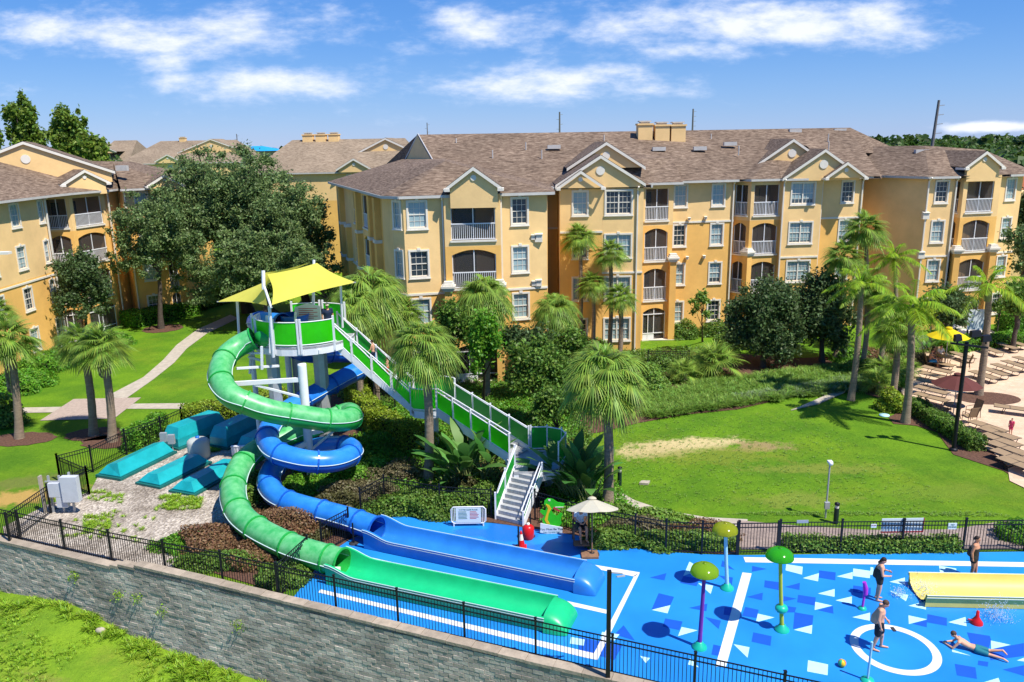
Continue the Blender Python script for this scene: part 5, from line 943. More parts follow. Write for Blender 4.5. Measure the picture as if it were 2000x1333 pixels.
tufts('weeds', cc, 11, .17, .35, 'weed', .010)
cc = []
for s in rng.uniform(-6, 22, 90): 
    o = abs(rng.normal())*.5+.1; x, y, z = wl(s, o)
    for k in range(5): cc.append((x+rng.uniform(-.15, .15), y+rng.uniform(-.15, .15), zlow(s)-.02))
tufts('weeds', cc, 16, .42, .3, 'weed', .014)
cc = np.concatenate([scatter([(165, 1010), (215, 1010), (215, 1045), (165, 1040)], 60), scatter([(315, 968), (395, 972), (390, 995), (320, 998)], 120), scatter([(150, 1010), (350, 980), (300, 1060), (100, 1050)], 40), scatter([(175, 955), (240, 965), (240, 985), (170, 975)], 30), scatter([(400, 868), (428, 868), (428, 884), (400, 884)], 60)]); tufts('weeds', cc, 16, .2, .4, 'weed', .014)
tufts('lawn_tufts', np.concatenate([scatter([(1200, 830), (1560, 800), (1900, 1000), (1230, 985)], 1500), scatter([(1500, 1000), (1950, 1000), (1980, 1010), (1400, 1006)], 500)]), 6, .08, .3, 'grassy', .010)
# low ground cover in the beds
def cover_leaves(px, n, leaf, size, h=.22):
    p = scatter(px, n); k = 9; C = np.repeat(p, k, 0)+rng.normal(size=(n*k, 3))*np.array([.13, .13, 0]); C[:, 2] = np.abs(rng.normal(size=n*k))*h*.6+.03; nn = unit(n*k)*.7+np.array([0, 0, .7]); nn /= np.linalg.norm(nn, axis=1)[:, None]; V, Fq = leaf_quads(C, nn, size); o = np_mesh('ground_cover', V, Fq, leaf); o['kind'] = 'stuff'
cover_leaves([(560, 880), (820, 830), (900, 940), (600, 985)], 2300, 'brightleaf', .15); cover_leaves([(640, 960), (860, 930), (960, 1000), (700, 1010)], 1500, 'shrubleaf', .13); cover_leaves([(840, 860), (1110, 760), (1190, 930), (900, 1000)], 2600, 'shrubleaf', .15); cover_leaves([(1080, 930), (1190, 930), (1260, 1030), (1060, 1030)], 1300, 'brightleaf', .13)
cover_leaves([(700, 800), (900, 760), (900, 880), (720, 880)], 2200, 'brightleaf', .14); cover_leaves([(880, 760), (1100, 740), (1130, 860), (1000, 860)], 2200, 'brightleaf', .15); cover_leaves([(640, 760), (1000, 680), (1180, 720), (760, 860)], 2600, 'shrubleaf', .17); cover_leaves([(1180, 690), (1420, 680), (1400, 745), (1170, 770)], 1800, 'shrubleaf', .17); cover_leaves([(1600, 690), (1790, 690), (1770, 760), (1690, 745)], 1300, 'brightleaf', .15); cover_leaves([(450, 1000), (620, 980), (660, 1040), (560, 1100)], 900, 'olive', .12)
# forest beyond
def forest(name, n, area, hh, size, leaf='forest', per=260, zc=0):
    out = []; nn_ = []
    for i in range(n):
        x, y = area(); h = rng.uniform(*hh); r = h*rng.uniform(.35, .5); u = unit(per); u[:, 2] = np.abs(u[:, 2]); lump = 1+.2*np.sin(u[:, 0]*6+i)+.15*np.sin(u[:, 1]*7+i*2); p = u*lump[:, None]*np.array([r, r, h*.42])+np.array([x, y, h*.55+zc]); out.append(p); q = u*.8+unit(per)*.6; nn_.append(q/np.linalg.norm(q, axis=1)[:, None])
    V, Fq = leaf_quads(np.concatenate(out), np.concatenate(nn_), size, .8); o = np_mesh(name, V, Fq, leaf); o['kind'] = 'stuff'; return o
def ar(): t = rng.random(); Y = 110+t**1.5*360; return rng.uniform(.36, .98)*Y, Y
forest('woodland', 620, ar, (8, 12.5), 1.5, per=230)
def ar2(): Y = rng.uniform(330, 800); return rng.uniform(-.75, 1.1)*Y, Y
forest('woodland', 700, ar2, (9, 15), 3.2, per=110)
def ar3(): t = rng.random(); return -.42*300*t, 235+70*rng.random()
forest('woodland', 120, ar3, (8, 13), 1.6, per=160)
# ---------------------------------------------------------------- water slides, tower, stairs, shade
M['white'] = mat('white_painted_steel', (.72, .73, .74), .45, (2, .08)); M['steel'] = mat('galvanised_steel', (.42, .43, .44), .45, (3, .12), metal=.3)
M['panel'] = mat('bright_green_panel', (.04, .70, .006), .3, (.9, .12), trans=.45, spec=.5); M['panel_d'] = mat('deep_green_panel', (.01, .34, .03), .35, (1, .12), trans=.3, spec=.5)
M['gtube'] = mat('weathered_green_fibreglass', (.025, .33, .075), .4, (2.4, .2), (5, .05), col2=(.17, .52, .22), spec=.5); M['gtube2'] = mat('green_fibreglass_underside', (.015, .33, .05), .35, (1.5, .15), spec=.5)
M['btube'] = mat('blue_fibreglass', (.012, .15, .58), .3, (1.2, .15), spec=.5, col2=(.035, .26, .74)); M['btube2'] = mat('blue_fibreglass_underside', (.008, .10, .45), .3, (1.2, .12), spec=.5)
M['gflume'] = mat('mint_green_fibreglass', (.008, .46, .17), .38, (1.5, .1), spec=.6); M['bflume'] = mat('light_blue_fibreglass', (.02, .19, .56), .36, (1.5, .12), spec=.6)
M['signw'] = mat('sign_white', (.66, .74, .74), .5); M['inkr'] = mat('sign_ink_red', (.45, .04, .05), .6)
M['seam'] = mat('pale_seam', (.55, .66, .66), .5); M['yellow'] = mat('yellow_shade_fabric', (.74, .68, .10), .85, (2, .05), trans=.3); M['tread'] = mat('grey_grip_tread', (.36, .365, .37), .7, (4, .3), sc=(1, 6, 1))
M['shadefab'] = mat('cream_fabric', (.62, .57, .42), .85, (2, .06), trans=.25); M['black'] = mat('black_metal', (.007, .008, .012), .5, spec=.3); M['dark'] = mat('dark_rubber', (.03, .03, .035), .8)
def spline(pts, k=8):
    P_ = [Vector(p) for p in pts]; P_ = [P_[0]*2-P_[1]]+P_+[P_[-1]*2-P_[-2]]; out = []
    for i in range(1, len(P_)-2):
        a, b, c, d = P_[i-1:i+3]
        for j in range(k):
            t = j/k; out.append(.5*((2*b)+(c-a)*t+(2*a-5*b+4*c-d)*t*t+(3*b-a-3*c+d)*t**3))
    out.append(P_[-2]); return out
def smooth(pts, it=3):
    for _ in range(it): pts = [pts[0]]+[(pts[i-1]+pts[i]*2+pts[i+1])/4 for i in range(1, len(pts)-1)]+[pts[-1]]
    return pts
def tube_slide(T, pts, r, mt, mb_, fl_m, fl_every=1.75, hollow_end=True):
    pts = smooth(spline(pts, 8), 5); n = 20; m = MB(); m.smooth = True; vs = []; k = len(pts); fr = []
    for i, p in enumerate(pts):
        d = (pts[min(i+1, k-1)]-pts[max(i-1, 0)]).normalized(); s = d.cross(Vector((0, 0, 1))).normalized(); u = s.cross(d); fr.append((p, d, s, u))
        vs += [p+(s*cos(2*pi*j/n)+u*sin(2*pi*j/n))*r for j in range(n)]
    o = len(m.v); m.v += [tuple(v) for v in vs]
    for i in range(k-1):
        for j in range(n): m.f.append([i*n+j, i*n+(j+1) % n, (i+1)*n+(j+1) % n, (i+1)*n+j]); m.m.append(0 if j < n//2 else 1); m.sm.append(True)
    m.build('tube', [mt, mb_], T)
    sm_ = MB()
    for sg in (-1, 1): sm_.tube([p+s*sg*(r+.012) for p, d, s, u in fr], .02, 5)
    sm_.build('seam', 'seam', T)
    acc = 0; last = pts[0]; R_ = []
    for i in range(k):
        acc += (pts[i]-last).length; last = pts[i]
        if acc > fl_every or i in (0, k-1):
            acc = 0; p, d, s, u = fr[i]; f = MB(); ring = []
            for (dr, dd) in ((-.005, -.035), (.05, -.035), (.05, .035), (-.005, .035)): ring += [p+d*dd+(s*cos(2*pi*j/n)+u*sin(2*pi*j/n))*(r+dr) for j in range(n)]
            f.add(ring, [(a*n+j, a*n+(j+1) % n, ((a+1) % 4)*n+(j+1) % n, ((a+1) % 4)*n+j) for a in range(4) for j in range(n)]); f.build('flange', fl_m, T)
    return fr
GP = [(495, 662, 6.7), (470, 674, 6.45), (443, 695, 6.1), (429.5, 725, 5.7), (434, 752, 5.35), (455, 776, 4.95), (488, 790, 4.6), (530, 804, 4.2), (596, 815, 3.7), (650, 822, 3.3), (685, 819, 3.0), (682, 806, 2.8), (640, 822, 2.55), (572, 849, 2.25), (524, 870, 2.05), (494, 886, 1.9), (470, 911, 1.72), (457, 942, 1.5), (456, 975, 1.3), (470, 1008, 1.1), (500, 1034, .95), (542, 1057, .82), (584, 1075, .72), (635, 1090, .62), (668, 1099, .58)]
BP = [(552, 632, 7.0), (500, 628, 6.8), (520, 645, 6.2), (590, 689, 5.25), (650, 690, 4.85), (706, 694, 4.5), (722, 707, 4.25), (704, 722, 4.05), (665, 742, 3.8), (620, 767, 3.5), (580, 790, 3.25), (545, 815, 3.0), (524, 842, 2.8), (524, 864, 2.6), (542, 885, 2.45), (584, 898, 2.25), (620, 903, 2.1), (660, 900, 1.95), (688, 886, 1.8), (680, 873, 1.7), (640, 872, 1.6), (580, 886, 1.45), (540, 908, 1.25), (525, 934, 1.08), (531, 960, .95), (554, 978, .87), (590, 990, .8), (635, 1002, .72), (680, 1014, .64), (736, 1033, .58)]
def flume(T, A, B_, w, h, mt, end='hood', start_h=.98, lip='seam', end_m=None):
    A = Vector(A); B_ = Vector(B_); d = (B_-A).normalized(); s = Vector((d.y, -d.x, 0)); L = (B_-A).length; K = 40
    ip = [(-.5, 1), (-.47, .72), (-.40, .42), (-.28, .22), (-.12, .15), (0, .14), (.12, .15), (.28, .22), (.40, .42), (.47, .72), (.5, 1)]; m = MB(); m.smooth = True; n = len(ip); V1 = []; V2 = []; V3 = []
    def hh(x): return h+(start_h-h)*(0.5+.5*cos(min(1, x/1.3)*pi)) if x < 1.3 else h
    for i in range(K+1):
        x = L*i/K; H = hh(x); c = A+d*x; V1 += [c+s*(a*w)+Vector((0, 0, b*H if b > .5 else b*h)) for a, b in ip]
        for V_, sg in ((V2, -1), (V3, 1)): V_ += [c+s*sg*w*.5+Vector((0, 0, H)), c+s*sg*(w*.5+.09)+Vector((0, 0, H-.01)), c+s*sg*(w*.5+.085)+Vector((0, 0, H-.1)), c+s*sg*(w*.5+.03)+Vector((0, 0, H-.12)), c+s*sg*(w*.5+.02)+Vector((0, 0, .02))]
    m.add(V1, [(i*n+j, i*n+j+1, (i+1)*n+j+1, (i+1)*n+j) for i in range(K) for j in range(n-1)]); m.smooth = False
    for V_ in (V2, V3): m.add(V_, [(i*5+j, i*5+j+1, (i+1)*5+j+1, (i+1)*5+j) for i in range(K) for j in range(4)])
    m.build('flume', mt, T)
    l = MB()
    for V_ in (V2, V3):
        for q in (1, 2): l.tube([Vector(V_[i*5+q]) for i in range(K+1)], .014, 5)
    l.build('rim', lip, T)
    if end:                                               # rounded splash hood closing the end
        e = MB(); e.smooth = True; a0, b0 = 9, 14; R_ = w*.5+.1; VV = []
        for i in range(a0+1):
            t = i/a0*pi/2; x = L-.05+.8*sin(t); k = cos(t)**.9 if i < a0 else .0
            for j in range(b0+1): q = pi*j/b0; cq = cos(q); VV.append(A+d*x+s*(-(abs(cq)**.55*(1 if cq > 0 else -1))*R_*(.8+.2*k))+Vector((0, 0, .02+(h+.08)*abs(sin(q))**.45*k)))
        e.add(VV, [(i*(b0+1)+j, i*(b0+1)+j+1, (i+1)*(b0+1)+j+1, (i+1)*(b0+1)+j) for i in range(a0) for j in range(b0)]); e.build('end_hood', end_m or mt, T)
def slides():
    T = thing('water_slide', 'green enclosed tube water slide curling down to an open green run-out', 'water slide', (-9.65, 35.2, 0))
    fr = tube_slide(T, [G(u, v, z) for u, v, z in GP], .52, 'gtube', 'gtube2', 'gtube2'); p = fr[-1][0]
    flume(T, (p.x-.25, p.y+.05, 0), (1.15, 23.62, 0), 1.28, .56, 'gflume', start_h=.86)
    t = MB(); q = fr[-4][0]; t.bar((q.x, q.y, 0), (q.x, q.y, q.z-.3), .2, .25); t.build('leg', 'white', T)
    for i in (30, 66, 92, 120, 140): 
        if i < len(fr): q = fr[i][0]
    T2 = thing('water_slide', 'blue enclosed tube water slide looping down to an open blue run-out', 'water slide', (-9.5, 35.4, 0))
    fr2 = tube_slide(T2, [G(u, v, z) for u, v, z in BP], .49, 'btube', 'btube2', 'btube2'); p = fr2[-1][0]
    flume(T2, (p.x-.2, p.y+.05, 0), (2.35, 25.95, 0), 1.28, .56, 'bflume', start_h=.86)
    # the common mast with outrigger arms
    S_ = thing('slide_mast', 'thick white mast standing inside the loops of both slides with outrigger arms', 'support mast', (-9.65, 35.19, 0)); px, py = -9.65, 35.19
    m = MB(); m.lathe([(.2, 0), (.2, 5.85), (.19, 5.92), (0, 5.94)], (px, py, 0), 20); m.lathe([(.36, 0), (.36, .04), (.2, .05)], (px, py, 0), 16); m.build('pole', 'white', S_)
    def near(fr, u, v):
        best = min(fr, key=lambda f: (Vector((0, 0, 0)) + Vector(((CX_+F_*(f[0]-Vector((0, 0, HC))).dot(RT)/(f[0]-Vector((0, 0, HC))).dot(FW))-u, (CY_-F_*(f[0]-Vector((0, 0, HC))).dot(UP)/(f[0]-Vector((0, 0, HC))).dot(FW))-v, 0))).length); return best[0]
    for fr_, u, v, r in ((fr, 432, 735, .52), (fr, 530, 803, .52), (fr, 690, 815, .52), (fr2, 692, 882, .49), (fr2, 540, 885, .49), (fr2, 620, 903, .49), (fr, 500, 880, .52)):
        q = near(fr_, u, v); a = MB(); z = q.z-r*.75; h = Vector((q.x-px, q.y-py, 0)); L = h.length; h = h/L; z0 = min(5.7, max(.5, z)); e = Vector((px, py, z0))+h*(L-.1); a.bar((px, py, z0), e, .13, .2); a.bar((px, py, max(.15, z0-.9)), Vector((px, py, z0-.08))+h*(L*.62), .09, .09)
        sd_ = Vector((-h.y, h.x, 0)); a.bar(e-sd_*.35+Vector((0, 0, .12)), e+sd_*.35+Vector((0, 0, .12)), .1, .1); a.build('outrigger_arm', 'white', S_)
    return fr, fr2
FRG, FRB = slides()
def panel_between(mb, posts, frame, a, b, z0a, z1a, z0b, z1b, bulge=0, out=(0, 0), k=1, pc=None):
    pts = []
    for i in range(k+1): t = i/k; p = Vector((*a, 0)).lerp(Vector((*b, 0)), t)+Vector((*out, 0))*bulge*sin(pi*t); pts.append((p, z0a+(z0b-z0a)*t, z1a+(z1b-z1a)*t))
    for (p, l0, h0), (q, l1, h1) in zip(pts[:-1], pts[1:]):
        mb.add([(p.x, p.y, l0), (q.x, q.y, l1), (q.x, q.y, h1), (p.x, p.y, h0)], [(0, 1, 2, 3)])
    frame.tube([(p.x, p.y, h) for p, l, h in pts], .028, 6); frame.tube([(p.x, p.y, l) for p, l, h in pts], .028, 6)
def tower():
    T = thing('slide_tower', 'white slide tower platform with bright green panels and long zigzag stairway', 'slide tower', (-10.4, 38.5, 0)); cx, cy, zf = -10.35, 38.75, 6.4; R_ = 2.45
    f = MB(); n = 28; ring = [(cx+R_*cos(2*pi*i/n), cy+R_*.98*sin(2*pi*i/n)) for i in range(n)]; f.prism([(x, y, zf-.12) for x, y in ring], dz=.12); f.build('platform_floor', 'steel', T)
    f = MB(); 
    for i in range(n): (x0, y0), (x1, y1) = ring[i], ring[(i+1) % n]; f.prism([(x0, y0, zf-.42), (x1, y1, zf-.42), (x1*.99+cx*.01, y1*.99+cy*.01, zf-.42), (x0*.99+cx*.01, y0*.99+cy*.01, zf-.42)], dz=.44)
    f.build('fascia', 'white', T)
    for u, Y, r in ((532, 37.2, .32), (580, 40.2, .3), (625, 38.6, .36), (562, 39.8, .16), (493, 38.6, .13)):
        q = P(u, 700, Y); m = MB(); m.lathe([(r, 0), (r, zf-.4)], (q.x, q.y, 0), 8 if r > .2 else 10); m.sm = [False]*len(m.f); m.build('column', 'steel' if r > .2 else 'white', T)
    # platform guard panels
    segs = [(218, 246), (249, 277), (280, 318), (46, 80), (84, 118), (200, 216)]
    for a0, a1 in segs:
        pm = MB(); fm = MB(); K = 5
        A = [(cx+R_*cos(radians(a0+(a1-a0)*i/K)), cy+R_*.98*sin(radians(a0+(a1-a0)*i/K))) for i in range(K+1)]
        for p, q in zip(A[:-1], A[1:]): panel_between(pm, None, fm, p, q, zf+.1, zf+1.2, zf+.1, zf+1.2)
        for p in (A[0], A[-1]): fm.bar((p[0], p[1], zf-.35), (p[0], p[1], zf+1.35), .09, .09)
        po = pm.build('guard_panel', 'panel', T); fm.build('frame', 'white', po)
    # slide entry gates: rails at the left
    m = MB()
    for k in range(12): a = radians(165+k*3.2); x, y = cx+R_*cos(a), cy+R_*sin(a); m.bar((x, y, zf), (x, y, zf+1.05), .03, .03)
    for a in range(165, 205, 5):
        m.bar((cx+R_*cos(radians(a)), cy+R_*sin(radians(a)), zf+1.05), (cx+R_*cos(radians(a+5)), cy+R_*sin(radians(a+5)), zf+1.05), .05, .05)
    for u, v0, v1, Y in ((521, 617, 680, 37.0), (528, 617, 690, 36.6), (577, 610, 660, 38.2)): a, b = P(u, v1, Y), P(u, v0, Y); m.bar(a, b, .1, .1)
    m.build('entry_railing', 'white', T)
    # start tubs of both slides
    m = MB(); q = FRG[0][0]; m.cur = 0; m.ball((q.x+.75, q.y+.3, q.z), (.8, .75, .55), 16, 8); m.build('slide_entry_tub', ['gtube2'], T)
    m = MB(); q = FRB[0][0]; m.lathe([(.0, -.4), (.6, -.35), (.75, .35), (.7, .38)], (q.x+.5, q.y+.4, q.z), 18); m.build('slide_entry_tub', 'btube2', T)
    # under-platform framing
    m = MB()
    for i in range(6): a = 2*pi*i/6; m.bar((cx, cy, zf-.3), (cx+R_*cos(a), cy+R_*sin(a), zf-.3), .12, .2)
    for (u0, v0, Y0, u1, v1, Y1) in ((490, 690, 38, 488, 730, 38), (478, 690, 37, 520, 690, 37), (485, 697, 37.2, 515, 706, 37.2), (462, 720, 35.6, 545, 715, 36.6), (511, 677, 36, 512, 722, 36)): m.bar(P(u0, v0, Y0), P(u1, v1, Y1), .1, .1)
    m.build('framing', 'white', T)
    # stairs
    def flight(c0, c1, z0, z1, w, nst, pl=True, panel='panel', pz=1.05, split=3, near=1, panel2='panel_d', farpz=None):
        pz0 = pz
        c0 = Vector((*c0, 0)); c1 = Vector((*c1, 0)); d = (c1-c0); L = d.length; d /= L; s = Vector((d.y, -d.x, 0)); st = MB(); strg = MB()
        for i in range(nst):
            a = c0+d*(L*i/nst); b = c0+d*(L*(i+1)/nst+.02); z = z0+(z1-z0)*(i+.5)/nst
            st.prism([(*(a-s*w/2)[:2], z), (*(a+s*w/2)[:2], z), (*(b+s*w/2)[:2], z), (*(b-s*w/2)[:2], z)], dz=-abs(z1-z0)/nst*.94)
        st.build('stair_treads', 'tread', T)
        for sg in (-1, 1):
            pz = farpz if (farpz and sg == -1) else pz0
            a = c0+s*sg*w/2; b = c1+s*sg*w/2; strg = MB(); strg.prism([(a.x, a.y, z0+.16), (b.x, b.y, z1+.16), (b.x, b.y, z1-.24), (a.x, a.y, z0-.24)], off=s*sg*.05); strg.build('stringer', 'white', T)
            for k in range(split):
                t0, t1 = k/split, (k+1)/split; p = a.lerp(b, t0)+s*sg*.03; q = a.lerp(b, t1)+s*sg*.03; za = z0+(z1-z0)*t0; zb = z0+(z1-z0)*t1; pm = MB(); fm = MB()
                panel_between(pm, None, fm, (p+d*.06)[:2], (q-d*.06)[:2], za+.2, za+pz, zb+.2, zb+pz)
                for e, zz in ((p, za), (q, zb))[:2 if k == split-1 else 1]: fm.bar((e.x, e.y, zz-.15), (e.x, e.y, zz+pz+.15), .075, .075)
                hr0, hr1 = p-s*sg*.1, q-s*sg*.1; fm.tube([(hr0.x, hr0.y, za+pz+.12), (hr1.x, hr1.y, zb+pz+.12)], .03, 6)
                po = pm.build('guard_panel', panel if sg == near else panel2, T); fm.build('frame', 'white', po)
        return c0, c1, d, s
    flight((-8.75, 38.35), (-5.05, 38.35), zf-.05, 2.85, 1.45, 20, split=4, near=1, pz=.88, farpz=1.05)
    l1 = MB(); pl = [(-5.1, 37.65), (-4.9, 37.25), (-4.3, 37.05), (-3.75, 37.2), (-2.9, 38.2), (-3.0, 39.0), (-3.6, 39.35), (-5.1, 39.1)]; l1.prism([(x, y, 2.65) for x, y in pl], dz=.18); l1.build('landing', 'steel', T); l1 = MB()
    for p, q in zip(pl, pl[1:]+pl[:1]): l1.prism([(*p, 2.5), (*q, 2.5), (q[0]*.995, q[1]*.999, 2.5), (p[0]*.995, p[1]*.999, 2.5)], dz=.35)
    l1.build('fascia', 'white', T)
    for group_, pmn in (([0, 1, 2, 3], 'panel'), ([4, 5, 6, 7], 'panel_d')):
        pm = MB(); fm = MB()
        for i, j in zip(group_[:-1], group_[1:]): panel_between(pm, None, fm, pl[i], pl[j], 2.95, 4.0, 2.95, 4.0)
        for i in (group_[0], group_[-1]): fm.bar((*pl[i], 2.5), (*pl[i], 4.2), .09, .09)
        po = pm.build('guard_panel', pmn, T); fm.build('frame', 'white', po)
    m = MB(); m.lathe([(.28, 0), (.28, 2.6)], (-4.08, 38.2, 0), 20); m.build('column', 'white', T)
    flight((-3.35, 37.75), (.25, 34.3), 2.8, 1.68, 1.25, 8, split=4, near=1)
    a, b = G(1008, 923, 1.62), G(1056, 923, 1.62)
    l2 = MB(); pl2 = [(a.x-.1, a.y), (b.x+.1, b.y), (2.0, b.y+.4), (2.4, 33.9), (2.25, 34.5), (1.6, 34.85), (.85, 34.85), (.2, 34.9), (-.4, 34.2)]; l2.prism([(*p, 1.5) for p in pl2], dz=.14); l2.build('landing', 'tread', T); l2 = MB(); l2.prism([(*p, 1.2) for p in pl2], dz=.29); l2.build('fascia', 'white', T)
    m = MB(); m.box((b.x-.55, b.y+.05, 1.645), (b.x-.02, b.y+.6, 1.66)); m.build('mat', 'dark', T)
    pm = MB(); fm = MB(); arc = [(.8, 34.8), (1.55, 34.8), (2.2, 34.45), (2.35, 33.85), (1.95, b.y+.4)]
    for p, q in zip(arc[:-1], arc[1:]): panel_between(pm, None, fm, p, q, 1.75, 2.8, 1.75, 2.8)
    for p in arc: fm.bar((*p, 1.5), (*p, 2.9), .06, .06)
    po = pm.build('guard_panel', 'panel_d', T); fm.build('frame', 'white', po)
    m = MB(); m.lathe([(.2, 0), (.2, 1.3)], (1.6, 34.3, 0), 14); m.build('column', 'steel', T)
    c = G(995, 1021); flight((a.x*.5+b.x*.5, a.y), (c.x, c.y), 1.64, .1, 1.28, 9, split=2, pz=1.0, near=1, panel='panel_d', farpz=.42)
    # rules board on the platform
    m = MB(); q = P(597, 612, 39.6); m.prism([(q.x-.55, q.y, q.z-.55), (q.x+.75, q.y, q.z-.55), (q.x+.75, q.y, q.z+.35), (q.x+.1, q.y, q.z+.5), (q.x-.55, q.y, q.z+.3)], off=(0, .04, 0)); po = m.build('rules_board', 'signw', T); m = MB()
    for i in range(6): m.box((q.x-.35, q.y-.01, q.z+.22-i*.1), (q.x+.6-.2*(i % 2), q.y-.004, q.z+.25-i*.1))
    m.build('print_lines', 'inkr', T)
    return T
tower()
def canopy():
    T = thing('shade_canopy', 'two bright yellow shade sails on white masts above the slide tower', 'shade canopy', (-10.4, 38.4, 6.4))
    FB, FT = P(527, 597, 35.6), P(514, 531, 36.3); BT = P(613, 511, 41.0); Rt = P(695, 552, 38.2); Lt = P(424, 590, 39.2)
    def sail(c, sag=.16, dip=.25):
        m = MB(); m.smooth = True; n = 14; V_ = []; c = [Vector(x) for x in c]; ctr = sum(c, Vector())/4
        for i in range(n+1):
            for j in range(n+1):
                u, v = i/n, j/n; p = c[0]*(1-u)*(1-v)+c[1]*u*(1-v)+c[2]*u*v+c[3]*(1-u)*v; e = sin(pi*u)*abs(2*v-1)**3+sin(pi*v)*abs(2*u-1)**3; p = p+(ctr-p)*sag*min(1, e)-Vector((0, 0, dip*sin(pi*u)*sin(pi*v))); V_.append(p)
        m.add(V_, [(i*(n+1)+j, (i+1)*(n+1)+j, (i+1)*(n+1)+j+1, i*(n+1)+j+1) for i in range(n) for j in range(n)]); m.build('sail', 'yellow', T)
    sail([P(522, 536, 36.3), P(619, 514, 41), Rt, P(531, 596, 35.6)], .09, .15); sail([P(511, 534, 36.3), P(606, 513, 41), Lt, P(522, 597, 35.6)], .1, .05)
    for pts, r in (([P(534, 698, 36.2), P(526, 598, 35.9)], .075), ([P(515, 566, 36.1), P(514, 529, 36.3)], .085), ([P(516, 560, 36.1), P(530, 602, 35.7)], .06), ([P(467, 655, 39.0), P(463, 588, 39.2)], .065), ([P(611, 645, 40.6), P(613, 508, 41.0)], .075), ([P(669, 640, 38.6), P(665, 556, 38.3)], .06)):
        m = MB(); m.tube(pts, r, 10); m.build('mast', 'white', T)
    for a, b in ((P(526, 598, 35.8), FB), (P(665, 556, 38.3), Rt), (P(463, 588, 39.2), Lt)): m = MB(); m.tube([a, b], .035, 6); m.build('tensioner', 'steel', T)
canopy()
# yellow run-out flume at the right
T = thing('water_slide', 'yellow open slide run-out ending in splashing water on the pad', 'water slide', (14, 24.6, 0)); m_y = mat('yellow_fibreglass', (.66, .55, .13), .55, (1.5, .1), spec=.6)
flume(T, (26, 23.9, 0), (13.95, 24.75, 0), 1.35, .5, m_y, end=None, start_h=.5)
# ---------------------------------------------------------------- fences
def fence(label, pts, H=1.3, postev=None, step=.115, z=0, group=None, n_posts=None, m='black', zs=None, bars=True):
    pts = [Vector((p[0], p[1], 0)) for p in pts]; T = thing('metal_fence', label, 'fence', (pts[0].x, pts[0].y, 0), group)
    zs = zs or [z]*len(pts)
    for (a, b, za, zb) in zip(pts[:-1], pts[1:], zs[:-1], zs[1:]):
        L = (b-a).length; n = max(1, round(L/2.4)); d = (b-a)/L
        for k in range(n):
            p = a+d*(L*k/n); q = a+d*(L*(k+1)/n); z0 = za+(zb-za)*k/n; z1 = za+(zb-za)*(k+1)/n; m_ = MB(); m_.box((p.x-.035, p.y-.035, z0-.1), (p.x+.035, p.y+.035, z0+H+.1)); m_.box((p.x-.045, p.y-.045, z0+H+.1), (p.x+.045, p.y+.045, z0+H+.13)); m_.build('post', m, T)
            g_ = MB()
            for hz_ in (.1, H-.17, H): g_.bar((p.x, p.y, z0+hz_), (q.x, q.y, z1+hz_), .028, .034)
            nb = int((q-p).length/step)
            for i in range(1, nb): t = i/nb; x = p.lerp(q, t); zz = z0+(z1-z0)*t; g_.bar((x.x, x.y, zz+.03), (x.x, x.y, zz+H), .018, .018)
            g_.build('picket_panel', m, T)
    p = pts[-1]; m_ = MB(); m_.box((p.x-.035, p.y-.035, zs[-1]-.1), (p.x+.035, p.y+.035, zs[-1]+H+.1)); m_.build('post', m, T); return T
gg = lambda *l: [tuple(G(u, v))[:2] for u, v in l]
fence('long black metal fence along the top of the retaining wall', [wl(-12, -.42), wl(5.6, -.42)]+[wl(11, -.45), wl(45, -.45)], 1.25, zs=[0, 0, .1, 0])
fence('black metal fence running up behind the pump covers', gg((118, 940), (182, 922), (248, 888), (317, 862), (358, 842)))
fence('black metal fence behind the pump covers half hidden in the hedge', gg((358, 842), (475, 812)))
fence('short black fence return at the gravel yard corner', gg((118, 940), (175, 966)))
fence('black metal fence between dry lawn and gravel behind the electrical boxes', gg((175, 966), (100, 1003), (20, 1062)))
fence('short black fence standing between the two slide tubes', gg((545, 1168), (604, 1110))); fence('short black fence panel at the start of the blue run-out', gg((630, 1082), (683, 1052)))
fence('black metal fence in the planting from the blue run-out to the stairs', gg((706, 1012), (752, 985), (860, 1005), (960, 1012)))
fence('black metal fence between stairs and the gate behind the cream umbrella', gg((1045, 1016), (1150, 1048), (1240, 1068), (1300, 1079), (1370, 1083), (1438, 1084)))
fence('black metal gate leaf beside the yellow-topped mushroom fountain', gg((1441, 1083), (1517, 1082)), 1.3, m='black'); fence('long black metal fence between walkway and splash pad at the right', gg((1521, 1081), (2000, 1077), (2250, 1075)))
fence('short black fence seen under the upper stair flight', gg((735, 800), (772, 806))); fence('black fence deep in the shrubs before the patio lawn', gg((1265, 722), (1345, 722))); fence('thin grey fence behind the yellow table umbrella', gg((1770, 690), (1860, 672)), 1.1, m='steel')
# ---------------------------------------------------------------- splash features
def umbrella_shape(m, c, R_, h, n=24, scallop=0, thick=.03):
    V_ = []; K = 7
    for i in range(K+1):
        t = i/K
        for j in range(n): a = 2*pi*j/n; r = R_*sin(t*pi/2)*(1+scallop*cos(8*a)*t*t); V_.append((c[0]+r*cos(a), c[1]+r*sin(a), c[2]+h*cos(t*pi/2)))
    sm = m.smooth; m.smooth = True; m.add(V_, [(i*n+j, (i+1)*n+j, (i+1)*n+(j+1) % n, i*n+(j+1) % n) for i in range(K) for j in range(n)]); m.smooth = sm
def tinted(name, c, a=.25):
    m = mat(name, c, .15, trans=.55, spec=.6, coat=.4); return m
M['limeglass'] = tinted('translucent_lime', (.30, .50, .01)); M['yelglass'] = tinted('translucent_yellow_green', (.42, .44, .01)); M['greenglass'] = tinted('translucent_green', (.05, .48, .01)); M['aqua'] = mat('aqua_green_base', (.01, .42, .28), .35)
